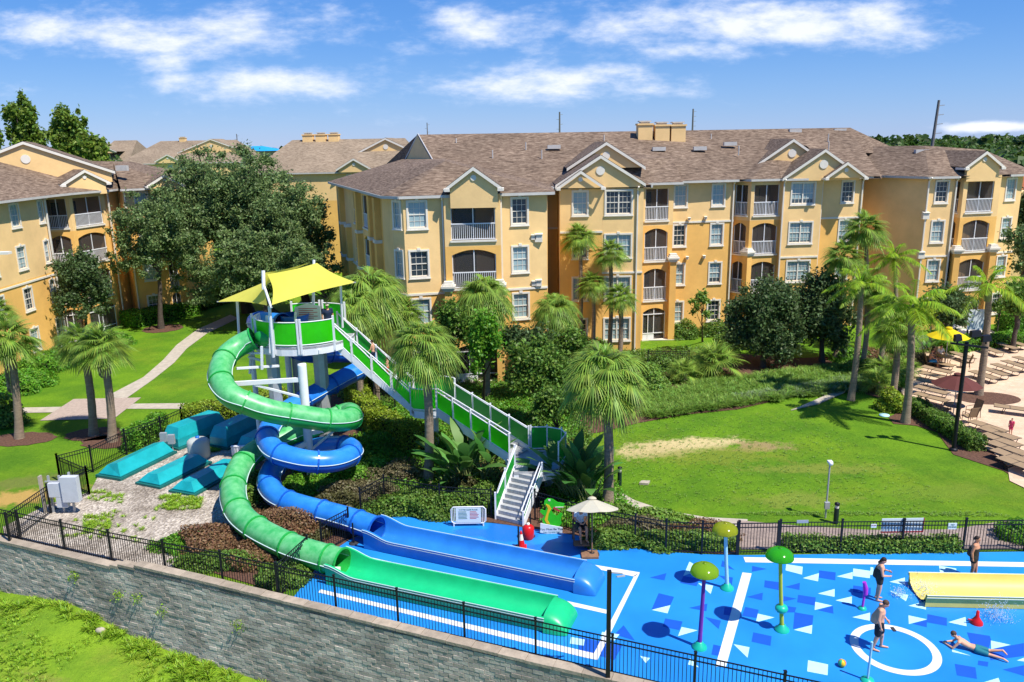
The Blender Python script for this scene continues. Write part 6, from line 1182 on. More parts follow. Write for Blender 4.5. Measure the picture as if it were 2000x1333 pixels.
M['purple'] = mat('purple_pole', (.17, .03, .33), .3); M['magenta'] = mat('magenta_plastic', (.42, .03, .48), .3); M['skypole'] = mat('pale_blue_pole', (.35, .62, .72), .3); M['limepole'] = mat('yellow_green_pole', (.42, .48, .03), .3)
def mushroom(label, u, v, top, pole_m, cap_m, R_=.44, ball=False):
    b = G(u, v); t = P(top[0], top[1], b.y); T = thing('mushroom_fountain', label, 'mushroom fountain', (b.x, b.y, 0), 'mushroom fountains on the splash pad'); m = MB(); zc = t.z-.3; tx = t.x
    m.tube([(b.x, b.y, .05), ((b.x+tx)/2, b.y, zc/2), (tx, b.y, zc+.25)], [.075, .065, .06], 12); m.build('pole', pole_m, T)
    m = MB(); m.lathe([(.24, 0), (.23, .06), (.14, .12), (.11, .2), (0.07, .22)], (b.x, b.y, 0), 18); m.build('base', 'aqua', T)
    m = MB(); umbrella_shape(m, (tx, b.y, zc), R_, .3, 32, .035); m.lathe([(R_*.99, 0), (R_*1.0, -.02), (R_*.93, -.015)], (tx, b.y, zc), 32); m.build('cap', cap_m, T)
    m = MB(); m.lathe([(.0, .33), (.06, .32), (.07, .27)], (tx, b.y, zc), 10); m.build('finial', cap_m, T)
    if ball: m = MB(); m.ball((b.x+(tx-b.x)*.27, b.y, zc*.3), (.21, .21, .15), 14, 9); m.build('collar', 'aqua', T)
mushroom('mushroom fountain with purple pole and lime cap nearest the front fence', 1366, 1265, (1377, 1101), 'purple', 'limeglass')
mushroom('mushroom fountain with pale blue pole and yellow cap near the gate', 1420, 1150, (1417, 1022), 'skypole', 'yelglass'); mushroom('mushroom fountain with yellow-green pole, ball collar and bright green cap', 1527, 1231, (1524, 1071), 'limepole', 'greenglass', ball=True)
def simple(name, label, cat, o, fn, m, group=None):
    mb = MB(); fn(mb); ob = mb.build(name, m, None, o); return tag(ob, label, cat, group)
b = G(1684, 1190); T = thing('water_cannon', 'magenta water cannon on a green base near the two standing bathers', 'water toy', b); m = MB(); m.tube([b+Vector((0, 0, .05)), b+Vector((.03, 0, .62))], .04, 10); m.build('pole', 'magenta', T); m = MB(); m.tube([b+Vector((.06, 0, .56)), b+Vector((.04, 0, .8)), b+Vector((-.02, 0, 1.02))], [.075, .085, .06], 12); m.build('barrel', 'magenta', T); m = MB(); m.lathe([(.14, 0), (.13, .06), (.05, .1)], b, 14); m.build('base', 'aqua', T)
b = G(1907, 1218); M['redplastic'] = mat('red_plastic', (.55, .012, .015), .3); T = thing('water_nozzle', 'small red cone-shaped water toy on the splash pad', 'water toy', b); m = MB(); m.lathe([(.2, 0), (.19, .07), (.12, .16), (.06, .26), (.045, .46), (.0, .48)], b, 16); m.build('cone', 'redplastic', T); m = MB(); m.tube([b+Vector((-.16, 0, .12)), b+Vector((-.3, 0, .17))], .025, 8); m.build('spout', 'redplastic', T)
b = G(1694, 1330); T = thing('jet_pole', 'thin pale blue jet pole with aqua foot by the white ring', 'water toy', b); m = MB(); m.tube([b, b+Vector((.02, 0, 1.3))], .035, 10); m.build('pole', 'skypole', T); m = MB(); m.lathe([(.2, 0), (.18, .06), (.05, .1)], b, 14); m.build('base', 'aqua', T)
b = G(1644, 1302); m = MB(); m.ball((b.x, b.y, .12), .12, 24, 14)
for f_i in range(len(m.f)): m.m[f_i] = ((f_i % 24)//4) % 3
tag(m.build('beach_ball', [mat('ball_green', (.03, .45, .2), .3), mat('ball_yellow', (.75, .5, .02), .3), mat('ball_orange', (.7, .16, .03), .3)], None, (b.x, b.y, 0)), 'striped green yellow and orange ball lying on the splash pad', 'ball')
M['water'] = mat('splashing_water', (.75, .85, .9), .1, trans=.3)
def splash(label, pts, spread, n, seed):
    R = np.random.default_rng(seed); mb = MB()
    for i in range(n):
        c = pts[i % len(pts)]; p = (c[0]+R.normal()*spread[0], c[1]+R.normal()*spread[1], abs(R.normal()*spread[2])+.02); r = R.uniform(.005, .014); mb.ball(p, (r, r, r*R.uniform(1, 2.2)), 5, 4)
    o = mb.build('water_spray', 'water', None, (pts[0][0], pts[0][1], 0)); o['kind'] = 'stuff'
splash('', [tuple(G(1795, 1150)), tuple(G(1815, 1170))], (.22, .2, .2), 650, 1); splash('', [tuple(G(1955, 1215)), tuple(G(1940, 1205))], (.25, .12, .3), 520, 2); splash('', [tuple(G(1755, 1165))], (.12, .1, .22), 240, 3)
# lamp post in the splash pad corner, rear pole
b = G(1187, 1336); T = thing('lamp_post', 'square black pole with a bent top rising behind the front fence', 'pole', (b.x, b.y, 0)); t = P(1188, 1115, b.y); m = MB(); m.box((b.x-.06, b.y-.06, -.1), (b.x+.06, b.y+.06, t.z)); m.build('pole', 'black', T); m = MB(); m.bar((b.x, b.y, t.z-.05), (b.x+.38, b.y, t.z-.1), .04, .03); m.bar((b.x+.2, b.y-.1, t.z-.14), (b.x+.45, b.y+.05, t.z-.2), .05, .03); m.build('bracket', 'steel', T)
b = G(1862, 880); t = P(1889, 668, b.y); T = thing('lamp_post', 'tall black floodlight post leaning at the edge of the pool deck hedge', 'lamp post', (b.x, b.y, 0)); top = Vector((b.x+.05, b.y, t.z)); m = MB(); m.tube([(b.x, b.y, 0), (b.x, b.y, top.z)], .1, 12); m.lathe([(.2, 0), (.2, .1), (.1, .14)], (b.x, b.y, 0), 12); m.build('pole', 'black', T)
m = MB(); m.bar((b.x-.8, b.y, top.z-.05), (b.x+.9, b.y-.3, top.z-.25), .09, .09); m.build('crossarm', 'black', T)
for dx, dz, w in ((-.55, .25, .35), (.3, .45, .5), (.85, .2, .45)):
    m = MB(); c = Vector((b.x+dx, b.y-.15, top.z+dz)); m.prism([(c.x-w/2, c.y-.12, c.z-.18), (c.x+w/2, c.y-.12, c.z-.12), (c.x+w/2-.04, c.y-.05, c.z+.16), (c.x-w/2+.04, c.y-.05, c.z+.12)], off=(0, .22, 0)); m.bar((c.x, c.y, c.z-.3), (c.x, c.y, c.z), .06, .06); m.build('floodlight', 'black', T)
for lb, u, v, H in (('dark green bollard light where the curved path meets the lawn', 1210, 948, .95), ('dark bollard light behind the long fence near the camera pole', 1632, 1022, .95)):
    b = G(u, v); T = thing('bollard_light', lb, 'bollard light', (b.x, b.y, 0)); m = MB(); m.lathe([(.1, 0), (.1, H*.72)], b, 14); m.build('post', mat('dark_green_metal', (.012, .03, .025), .4) if 'dg' not in M else M['dg'], T); m = MB(); m.lathe([(.08, H*.72), (.08, H*.86)], b, 14); m.build('lens', 'trim', T); m = MB(); m.lathe([(.1, H*.86), (.11, H*.94), (0, H)], b, 14); m.build('cap', 'black', T)
b = G(1612, 1012); T = thing('camera_pole', 'slim grey pole with a small box and camera head on the lawn', 'pole', b); t = P(1620, 905, b.y); m = MB(); m.tube([b, (b.x, b.y, t.z)], .035, 10); m.build('pole', 'steel', T); m = MB(); m.box((b.x-.1, b.y-.12, .45), (b.x+.1, b.y, .75)); m.build('junction_box', 'steel', T); m = MB(); m.ball((b.x, b.y-.08, t.z+.02), .1, 12, 8); m.box((b.x-.09, b.y-.08, t.z), (b.x+.09, b.y+.1, t.z+.1)); m.build('camera_head', 'white', T)
# ---------------------------------------------------------------- pump yard
M['teal'] = mat('teal_fibreglass', (.008, .27, .29), .3, (1.2, .2), spec=.5, col2=(.015, .40, .44)); M['teal_d'] = mat('teal_frame', (.01, .12, .11), .5, (2, .2))
def cover(label, a, b, w, h, base=.15, tilt=0, raised=0):
    """elongated fibreglass cover with sloped ends from a to b (centre line on the ground)"""
    a = Vector((*a, 0)); b = Vector((*b, 0)); d = (b-a).normalized(); s = Vector((d.y, -d.x, 0)); T = thing('pump_cover', label, 'pump cover', tuple((a+b)/2), 'teal pump covers in the gravel yard'); m = MB(); e = h*.75 if h < .5 else h*.25; L = (b-a).length
    def Q(x, y, z): p = a+d*x+s*y; zz = z+(tilt*(y+w/2)/w if z > .2 or raised else 0); return (p.x, p.y, zz+raised*(z > -1))
    z0 = base; tw = .24 if h < .5 else .36
    bot = [Q(0, -w/2, z0), Q(L, -w/2, z0), Q(L, w/2, z0), Q(0, w/2, z0)]; mid = [Q(0, -w/2, z0+h*.45), Q(L, -w/2, z0+h*.45), Q(L, w/2, z0+h*.45), Q(0, w/2, z0+h*.45)] if h > .5 else [Q(0, -w/2, z0+.04), Q(L, -w/2, z0+.04), Q(L, w/2, z0+.04), Q(0, w/2, z0+.04)]
    tp = [Q(e, -w*tw, z0+h), Q(L-e, -w*tw, z0+h), Q(L-e, w*tw, z0+h), Q(e, w*tw, z0+h)]
    m.add(bot+mid+tp, [(i, (i+1) % 4, 4+(i+1) % 4, 4+i) for i in range(4)]+[(4+i, 4+(i+1) % 4, 8+(i+1) % 4, 8+i) for i in range(4)]+[(8, 9, 10, 11)]); m.build('lid', 'teal', T)
    f = MB(); o = .12; c4 = [a-d*o-s*(w/2+o), b+d*o-s*(w/2+o), b+d*o+s*(w/2+o), a-d*o+s*(w/2+o)]; f.prism([(p.x, p.y, .01) for p in c4], dz=base-.03); f.build('base_frame', 'teal_d', T)
    if tilt: k = MB(); c5 = [a+d*.1-s*(w/2-.1), b-d*.1-s*(w/2-.1), b-d*.1+s*(w/2-.1), a+d*.1+s*(w/2-.1)]; k.add([(p.x, p.y, base-.012) for p in c5], [(0, 1, 2, 3)]); k.build('pit', 'dark', T)
c2 = lambda u, v: tuple(G(u, v))[:2]
cover('teal pump cover with propped open lid, nearest the black fence', c2(215, 935), c2(320, 884), 1.35, .34, .16, .34); cover('teal pump cover lying low in the middle of the front three', c2(292, 950), c2(388, 903), 1.35, .34, .14, .12); cover('teal pump cover of the front three beside the green tube', c2(358, 965), c2(455, 912), 1.3, .34, .14, .08)
cover('tall teal pump housing with meter boxes on its end', c2(335, 876), c2(428, 838), 1.15, 1.0); cover('tall teal pump housing at the hedge between the others', c2(428, 876), c2(505, 838), 1.15, 1.0); cover('teal pump housing partly hidden behind the tubes', c2(482, 890), c2(560, 848), 1.1, .8)
b = G(390, 893); T = thing('water_tank', 'translucent white plastic drum with blue cap among the teal covers', 'tank', (b.x, b.y, 0)); m_t = mat('milky_plastic', (.62, .64, .58), .4, trans=.3); m = MB(); m.lathe([(.55, 0), (.55, .85), (.5, .95), (.42, 1.0)], b, 24); m.build('drum', m_t, T); m = MB(); m.lathe([(.42, 1.0), (.2, 1.06), (0, 1.07)], b, 24); m.build('lid', m_t, T); m = MB(); m.lathe([(.1, 1.05), (.1, 1.16), (0, 1.17)], b, 12); m.build('cap', mat('blue_cap', (.02, .15, .5), .4), T)
for lb, u, v, dz in (('grey electric meter box on the end of the tall pump housing', 330, 872, .5), ('second grey meter box beside the drum', 345, 876, .5)):
    b = G(u, v); T = thing('meter_box', lb, 'electrical box', (b.x, b.y, 0)); m = MB(); m.box((b.x-.18, b.y-.55, .45), (b.x+.16, b.y-.38, .95)); m.build('casing', 'steel', T); m = MB(); m.tube([(b.x, b.y-.45, 0), (b.x, b.y-.45, .45)], .03, 8); m.build('conduit', 'steel', T)
b = G(412, 800+75); 
T = thing('control_panel', 'row of small white valve boxes by the blue tube', 'valve boxes', (*c2(478, 885), 0)); q = G(478, 886); m = MB()
for i in range(4): m.box((q.x-.5+i*.27, q.y-.5, .1), (q.x-.28+i*.27, q.y-.35, .55)); m.box((q.x-.52+i*.27, q.y-.52, .55), (q.x-.26+i*.27, q.y-.33, .6))
m.build('casing', 'white', T)
# electrical cabinets at the fence
T = thing('electrical_cabinet', 'white electrical cabinets on a steel rack against the fence in the gravel', 'electrical cabinet', (*c2(125, 1012), 0)); M['elec'] = mat('light_grey_enclosure', (.52, .55, .58), .45, (3, .06))
def pxbox(u0, v0, u1, v1, Y, dpt, name, m_): 
    a = P(u0, v1, Y); b_ = P(u1, v0, Y); m = MB(); m.box((a.x, Y, a.z), (b_.x, Y+dpt, b_.z)); m.build(name, m_, T)
Yc = G(125, 1010).y+.15
pxbox(123, 933, 147, 982, Yc, .28, 'tall_cabinet', 'elec'); pxbox(96, 945, 118, 972, Yc+.1, .2, 'switch_box', 'elec'); pxbox(112, 972, 130, 992, Yc+.1, .2, 'switch_box', 'elec')
for u in (91, 107, 128, 148):
    m = MB(); q = P(u, 1010, Yc+.32); m.bar((q.x, q.y, 0), (q.x, q.y, 1.75 if u < 140 else 1.9), .08 if u > 95 else .2, .08); m.build('rack_post', 'steel' if u > 95 else 'concrete', T)
m = MB(); a, b = P(91, 962, Yc+.27), P(148, 945, Yc+.27); m.bar((a.x, a.y, 1.5), (b.x, b.y, 1.5), .05, .05); m.bar((a.x, a.y, 1.0), (b.x, b.y, 1.0), .05, .05); m.build('rack_rail', 'steel', T)
for (s_, dz, wl_) in ((4.0, .25, 'the farthest left of the five'), (7.2, .9, 'below the stepped cap, right of two'), (8.4, 1.5, 'largest and lowest of the five'), (6.3, 1.0, 'below the stepped cap, left of two'), (12, 1.0, 'the farthest right of the five')):
    x, y, z = wl(s_, .06); bz = -.5-dz*.5; T = thing('wall_weed', f'small weed on the retaining wall, {wl_}', 'weed', (x, y, bz), 'weeds sprouting from the retaining wall'); n_ = 60; p = np.array([x, y, bz])+np.abs(rng.normal(size=(n_, 3)))*.0+rng.normal(size=(n_, 3))*np.array([.13, .05, .12])+np.array([WN.x, WN.y, 0])*.05; V, Fq = leaf_quads(p, unit(n_), .09); np_mesh('leaves', V, Fq, 'weed', T)
# ---------------------------------------------------------------- signs
def text(parent, s, loc, size, rot, m_, z=0):
    c = bpy.data.curves.new('lettering', 'FONT'); c.body = s; c.size = size; c.align_x = 'CENTER'; c.extrude = .002; o = bpy.data.objects.new('lettering', c); COL.objects.link(o); dg = bpy.context.evaluated_depsgraph_get(); me = bpy.data.meshes.new_from_object(o.evaluated_get(dg)); bpy.data.objects.remove(o)
    me.materials.clear(); me.materials.append(M[m_] if isinstance(m_, str) else m_); o = bpy.data.objects.new('lettering', me); COL.objects.link(o); o.parent = parent; o.location = Vector(loc)-Vector(parent['_o']); o.rotation_euler = rot; return o
b = G(915, 1028); T = thing('rules_sign', 'white rules board with small print in a rounded white pipe frame', 'sign', (b.x, b.y, 0)); M['ink'] = mat('sign_ink_green', (.03, .16, .12), .6)
a, c = P(882, 1024, b.y), P(948, 990, b.y); z0, z1 = a.z+.03, c.z; x0, x1 = a.x, c.x; m = MB(); m.tube([(x0, b.y, z0+.1), (x0, b.y, z1-.1), (x0+.1, b.y, z1), (x1-.1, b.y, z1), (x1, b.y, z1-.1), (x1, b.y, z0+.1), (x1-.1, b.y, z0), (x0+.1, b.y, z0), (x0, b.y, z0+.1)], .03, 8)
for x in (x0+.07, x0+.14, x1-.07, x1-.14): m.tube([(x, b.y, z0), (x, b.y, z1)], .016, 6)
m.bar((x0+.1, b.y, 0), (x0+.1, b.y, z0), .05, .05); m.bar((x1-.1, b.y, 0), (x1-.1, b.y, z0), .05, .05); m.build('frame', 'white', T); m = MB(); m.box((x0+.19, b.y-.03, z0+.04), (x1-.19, b.y+.01, z1-.04)); bd = m.build('board', 'signw', T)
xm = (x0+x1)/2; R = random.Random(5)
text(T, 'WATER SLIDE RULES', (xm, b.y-.034, z1-.14), .085, (pi/2, 0, 0), 'ink')
m = MB()
for side in (-1, 1):
    for i in range(6): zz = z1-.2-i*.062; L_ = R.uniform(.26, .38); xs = xm+(-.42 if side < 0 else .06); m.box((xs, b.y-.036, zz-.012), (xs+L_, b.y-.031, zz+.008))
    m.build('print_lines', 'ink' if side < 0 else 'inkr', T); m = MB()
# alligator board (plain cartoon-free reptile cut-out) with its text panel
b = G(1078, 1042); T = thing('alligator_sign', 'bright green alligator cut-out holding a white notice panel by the fence', 'sign', (b.x, b.y, 0)); Ys = b.y; M['gator'] = mat('gator_green', (.03, .50, .015), .5, (5, .15)); M['gbelly'] = mat('gator_belly', (.75, .48, .02), .5)
def cut(pts, name, m_, off, th=.03):
    m = MB(); q = [P(840+.3*x, 900+.3*y, Ys) for x, y in pts]; m.prism([(p.x, Ys-off, p.z) for p in q], off=(0, th, 0)); return m.build(name, m_, T)
cut([(745, 262), (765, 246), (800, 252), (830, 272), (875, 280), (872, 298), (845, 305), (850, 325), (835, 332), (800, 312), (790, 325), (800, 345), (825, 362), (850, 340), (862, 348), (848, 385), (858, 405), (845, 425), (815, 432), (780, 425), (745, 418), (728, 385), (745, 360), (715, 335), (722, 318), (750, 328), (760, 300), (742, 285)], 'figure', 'gator', 0)
cut([(752, 282), (775, 290), (790, 312), (772, 345), (765, 385), (780, 412), (760, 410), (745, 385), (758, 345), (768, 312)], 'belly', 'gbelly', .012); cut([(805, 300), (850, 325), (838, 333), (800, 312)], 'mouth', 'inkr', .012); cut([(768, 252), (782, 250), (784, 262), (772, 264)], 'eye', 'trim', .012)
cut([(815, 300), (870, 300), (868, 304), (815, 306)], 'teeth', 'trim', .014)
bd = cut([(718, 405), (862, 432), (860, 490), (716, 465)], 'notice_panel', 'signw', .05); q = P(840+.3*790, 900+.3*452, Ys); text(T, 'You Must Be This', (q.x, Ys-.054, q.z+.02), .13, (pi/2, .0, 0), 'black'); text(T, 'TALL TO RIDE THE', (q.x, Ys-.054, q.z-.1), .08, (pi/2, 0, 0), 'ink'); text(T, 'WATER SLIDES', (q.x, Ys-.054, q.z-.19), .08, (pi/2, 0, 0), 'ink')
def fsign(label, u0, v0, u1, v1, Y, words=None, m_='signw', ink='ink', sz=.12):
    a, c = P(u0, v1, Y), P(u1, v0, Y); T = thing('fence_sign', label, 'sign', ((a.x+c.x)/2, Y, a.z)); m = MB(); m.box((a.x, Y-.015, a.z), (c.x, Y+.01, c.z)); m.build('board', m_, T)
    for i, w_ in enumerate(words or []): text(T, w_, ((a.x+c.x)/2, Y-.02, c.z-sz*(1.0+i*1.05)), sz, (pi/2, 0, 0), ink)
Yf = 27.62
fsign('white square notice on the long fence left of the standing woman', 1851, 1022, 1869, 1034, Yf, ['NO', 'DIVING'], sz=.09); fsign('small white notice with a red mark on the long fence', 1701, 1024, 1712, 1031, Yf, ['STOP'], ink='inkr', sz=.07); fsign('narrow blue-grey notice on the fence right of the gate', 1556, 1016, 1579, 1022, 27.75, None, 'steel')
# banner hung on the walkway side with its red edge
a, c = P(1720, 1040, 27.85), P(1806, 1012, 27.85); T = thing('banner', 'white banner with red lower edge tied behind the long fence', 'banner', ((a.x+c.x)/2, 27.85, a.z)); m = MB(); m.box((a.x, 27.84, a.z), (c.x, 27.86, c.z)); m.build('cloth', 'signw', T); m = MB(); m.box((a.x, 27.832, a.z-.02), (c.x, 27.868, a.z+.035)); m.box((c.x-.03, 27.83, a.z+.036), (c.x, 27.868, c.z)); m.build('edge', 'inkr', T)
# traffic cone, posts, bin under the stairs
b = G(1018, 1070); T = thing('traffic_cone', 'red and white traffic cone leaning by the foot of the stairs', 'traffic cone', (b.x, b.y, 0)); m = MB(); m.lathe([(.18, .02), (.1, .35)], b, 16); m.build('lower_cone', 'redplastic', T); m = MB(); m.lathe([(.1, .35), (.055, .6)], b, 16); m.build('reflective_collar', 'trim', T); m = MB(); m.lathe([(.055, .6), (.03, .72), (0, .73)], b, 16); m.build('tip', 'redplastic', T); m = MB(); m.box((b.x-.22, b.y-.22, 0), (b.x+.22, b.y+.22, .03)); m.build('foot', 'redplastic', T)
b = G(1026, 1052); T = thing('red_canister', 'red plastic canister behind the traffic cone', 'canister', (b.x, b.y, 0)); m = MB(); m.lathe([(.2, 0), (.24, .1), (.24, .5), (.15, .58), (.06, .62), (0, .62)], (b.x+.12, b.y, 0), 16); m.build('body', 'redplastic', T); m = MB(); m.lathe([(.07, .62), (.07, .68), (0, .68)], (b.x+.12, b.y, 0), 12); m.build('cap', 'trim', T)
for lb, u, v, H in (('black stanchion post with round foot before the stairs', 1013, 1074, 1.0), ('black stanchion post behind the red canister', 1036, 1048, 1.0), ('black post with round foot at the start of the blue run-out', 691, 1062, .9)):
    b = G(u, v); T = thing('stanchion', lb, 'stanchion', (b.x, b.y, 0)); m = MB(); m.tube([b, b+Vector((0, 0, H))], .035, 10); m.build('post', 'black', T); m = MB(); m.lathe([(.2, 0), (.19, .03), (.05, .06)], b, 18); m.build('foot', 'dark', T)
# ---------------------------------------------------------------- umbrellas, furniture
def parasol(label, c, R_, zr, ze, m_, pole_m='steel', n=8, tip=None, foot=True, lean=0):
    def ln(mb):
        if lean: mb.v = [(x, c[1]+(y-c[1])*cos(lean)+(z-ze)*sin(lean), ze-(y-c[1])*sin(lean)+(z-ze)*cos(lean)) for x, y, z in mb.v]
        return mb
    T = thing('parasol', label, 'parasol', (c[0], c[1], 0)); m = MB(); m.tube([(c[0], c[1], 0), (c[0], c[1], ze+.02 if lean else zr)]+([(c[0], c[1]+(zr-ze)*sin(lean), ze+(zr-ze)*cos(lean))] if lean else []), .03, 10); m.build('pole', pole_m, T); m = MB(); V_ = [(c[0], c[1], zr)]; K = 5; N_ = n*4
    for i in range(1, K+1):
        t = i/K
        for j in range(N_): a = 2*pi*j/N_+.2; w = abs((j % 4)-0)/4; sc = 1-.055*sin(pi*(j % 4)/4)*t; dz = -.03*sin(pi*(j % 4)/4)*t; V_.append((c[0]+R_*t*sc*cos(a), c[1]+R_*t*sc*sin(a), zr-(zr-ze)*(t**1.12)+dz))
    m.add(V_, [(0, 1+j, 1+(j+1) % N_) for j in range(N_)]+[(1+(i-1)*N_+j, 1+i*N_+j, 1+i*N_+(j+1) % N_, 1+(i-1)*N_+(j+1) % N_) for i in range(1, K) for j in range(N_)]); cn = ln(m).build('canopy', m_, T)
    m = MB()
    for j in range(n): a = 2*pi*j/n+.2; m.tube([(c[0], c[1], zr-.02), (c[0]+R_*cos(a), c[1]+R_*sin(a), ze-.015)], .012, 5)
    ln(m).build('ribs', pole_m, cn); m = MB(); umbrella_shape(m, (c[0], c[1], zr-.02), R_*.17, .1, 16); ln(m).build('top_vent', m_, T)
    if foot: m = MB(); m.lathe([(.3, 0), (.28, .06), (.05, .1)], (c[0], c[1], 0), 16); m.build('foot', 'dark', T)
    return T
b = G(1150, 1084); M['wood'] = mat('worn_wood', (.22, .12, .07), .8, (6, .3)); t = P(1157, 975, b.y); parasol('cream parasol shading the seated lifeguard', (b.x+.12, b.y), 1.04, t.z-.02, t.z-.42, 'shadefab', 'wood', lean=radians(20))
m = MB(); m.box((b.x-.3, b.y-.35, .005), (b.x+.35, b.y+.2, .09)); o = m.build('wooden_step', 'wood', None, (b.x, b.y, 0)); tag(o, 'square wooden base under the cream parasol', 'parasol base')
# lifeguard chair
lg = G(1134, 1062); T = thing('lifeguard_chair', 'low wooden lifeguard chair with footboard under the cream parasol', 'chair', (lg.x, lg.y, 0)); m = MB(); X0, X1, Y0, Y1 = lg.x-.28, lg.x+.28, lg.y-.15, lg.y+.38
for x, y, h in ((X0, Y0, .7), (X1, Y0, .7), (X0, Y1, 1.25), (X1, Y1, 1.25)): m = MB(); m.bar((x, y, 0), (x, y, h), .06, .06); m.build('leg', 'wood', T)
m = MB(); m.box((X0, Y0, .62), (X1, Y1, .68)); m.build('seat', 'wood', T); m = MB(); m.box((X0, Y1-.03, .75), (X1, Y1+.02, 1.25)); m.build('backrest', 'wood', T); m = MB(); m.box((X0-.02, Y0-.45, .2), (X1+.02, Y0-.05, .25)); m.build('footboard', 'wood', T)
M['sling'] = mat('tan_sling_fabric', (.29, .20, .115), .85, (3, .12)); M['bronze'] = mat('dark_bronze_frame', (.06, .045, .035), .45); M['maroon'] = mat('maroon_fabric', (.12, .035, .03), .85, (2, .1), trans=.1); M['yfab'] = mat('yellow_fabric', (.80, .62, .01), .85, trans=.3); M['tabletop'] = mat('table_top', (.22, .17, .13), .5)
def lounger_proto():
    T = bpy.data.objects.new('sun_lounger', None); COL.objects.link(T); T['_o'] = (0, 0, 0); m = MB(); L, w, z = 1.95, .66, .36
    m.prism([(-w/2, 0, z), (w/2, 0, z), (w/2, 1.15, z), (-w/2, 1.15, z)], dz=.02); m.build('seat', 'sling', T); m = MB(); m.prism([(-w/2, 1.2, z), (w/2, 1.2, z), (w/2, L, z+.04), (-w/2, L, z+.04)], off=(0, 0, .02)); m.build('backrest', 'sling', T)
    m = MB(); 
    for s in (-1, 1): m.tube([(s*w/2, -.02, z), (s*w/2, L, z+.03)], .022, 6)
    for y in (0, 1.17, L): m.tube([(-w/2, y, z+.01), (w/2, y, z+.01)], .02, 6)
    m.build('frame', 'bronze', T)
    for y in (.25, 1.5): m = MB(); m.tube([(-w/2, y-.12, z), (-w/2, y, .02), (w/2, y, .02), (w/2, y-.12, z)], .02, 6); m.build('leg', 'bronze', T)
    return T
LP = lounger_proto(); used = False
def lounger(label, u, v, ang, group, z=.02):
    global used
    q = G(u, v); o = LP if not used else copy_tree(LP); used = True; o.location = (q.x, q.y, z); o.rotation_euler = (0, 0, ang); tag(o, label, 'sun lounger', group); return o
g1 = 'loungers in the row beside the queen palm'; row = 'row beside the hedge below the yellow parasol'
NUM = ['first', 'second', 'third', 'fourth', 'fifth', 'sixth', 'seventh', 'eighth']
def axis(u0, v0, u1, v1): a, b = G(u0, v0), G(u1, v1); return atan2(-(b.x-a.x), b.y-a.y)
A1 = axis(1842, 738, 1795, 728)
for i, (u, v) in enumerate(((1842, 730), (1838, 743), (1836, 756), (1833, 770), (1830, 785), (1830, 800), (1832, 818))): lounger(f'sun lounger {NUM[i]} from the far end of the row under the yellow parasol', u+20, v-4, A1, g1)
A2 = axis(1960, 755, 1900, 735)
for i, (u, v) in enumerate(((1945, 752), (1966, 745), (1988, 737), (2008, 730), (2030, 722))): lounger(f'sun lounger {NUM[i]} from the left in the line right of the deck palm', u, v, A2+.0, 'loungers right of the deck palm')
A3 = axis(1940, 700, 1905, 688)
for i, (u, v, w_) in enumerate(((1898, 712, 'by the yellow parasol table'), (1955, 700, 'right of the deck palm at the clipped hedge'), (1985, 692, 'next to last along the clipped hedge'), (2004, 686, 'at the frame edge along the clipped hedge'))): lounger(f'sun lounger in the back line, {w_}', u, v, A3, 'loungers along the clipped hedge')
A4 = axis(1985, 870, 1925, 850)
for i, (u, v) in enumerate(((1962, 858), (1985, 872), (1990, 886), (2005, 903), (2015, 920), (2030, 937))): lounger(f'sun lounger {NUM[i]} from the back in the front row near the toddler', u, v, A4, 'loungers in the front row')
lounger('sun lounger standing alone at the right frame edge', 2018, 815, A4+.6, 'loungers along the clipped hedge')
def table(label, u, v, par=None):
    q = G(u, v); T = thing('patio_table', label, 'table', (q.x, q.y, 0)); m = MB(); m.lathe([(0, .70), (.55, .70), (.56, .72), (.55, .74), (0, .74)], q, 24); m.build('tabletop', 'tabletop', T)
    for k in range(4): a = k*pi/2+.6; m = MB(); m.tube([(q.x+.45*cos(a), q.y+.45*sin(a), 0), (q.x+.3*cos(a), q.y+.3*sin(a), .4), (q.x+.42*cos(a), q.y+.42*sin(a), .7)], .02, 6); m.build('leg', 'bronze', T)
    return q
def chair(label, x, y, ang):
    T = thing('patio_chair', label, 'chair', (x, y, 0), 'tan sling chairs on the pool deck'); c, s = cos(ang), sin(ang); Q = lambda a, b, z: (x+a*c-b*s, y+a*s+b*c, z); w = .5
    m = MB(); m.prism([Q(-w/2, -.25, .42), Q(w/2, -.25, .42), Q(w/2, .25, .4), Q(-w/2, .25, .4)], dz=.02); m.build('seat', 'sling', T); m = MB(); m.prism([Q(-w/2, .25, .42), Q(w/2, .25, .42), Q(w/2, .42, 1.0), Q(-w/2, .42, 1.0)], off=(0, 0, .025)); m.build('backrest', 'sling', T)
    for sg in (-1, 1): 
        m = MB(); m.tube([Q(sg*w/2, -.25, 0), Q(sg*w/2, -.25, .62), Q(sg*w/2, .3, .64)], .018, 6); m.tube([Q(sg*w/2, .3, .02), Q(sg*w/2, .25, .42), Q(sg*w/2, .43, 1.02)], .018, 6); m.build('side_frame', 'bronze', T)
q = table('round patio table under the maroon parasol', 1861, 815); parasol('maroon parasol left of the deck palm', (q.x, q.y), 1.32, 2.55, 1.95, 'maroon'); 
chair('tan sling chair left of the table under the maroon parasol', q.x-1.0, q.y+.25, 1.5); chair('tan sling chair right of the table under the maroon parasol', q.x+1.05, q.y-.1, -1.3); chair('tan sling chair nearest the hedge under the maroon parasol', q.x+.35, q.y-1.0, pi+.1)
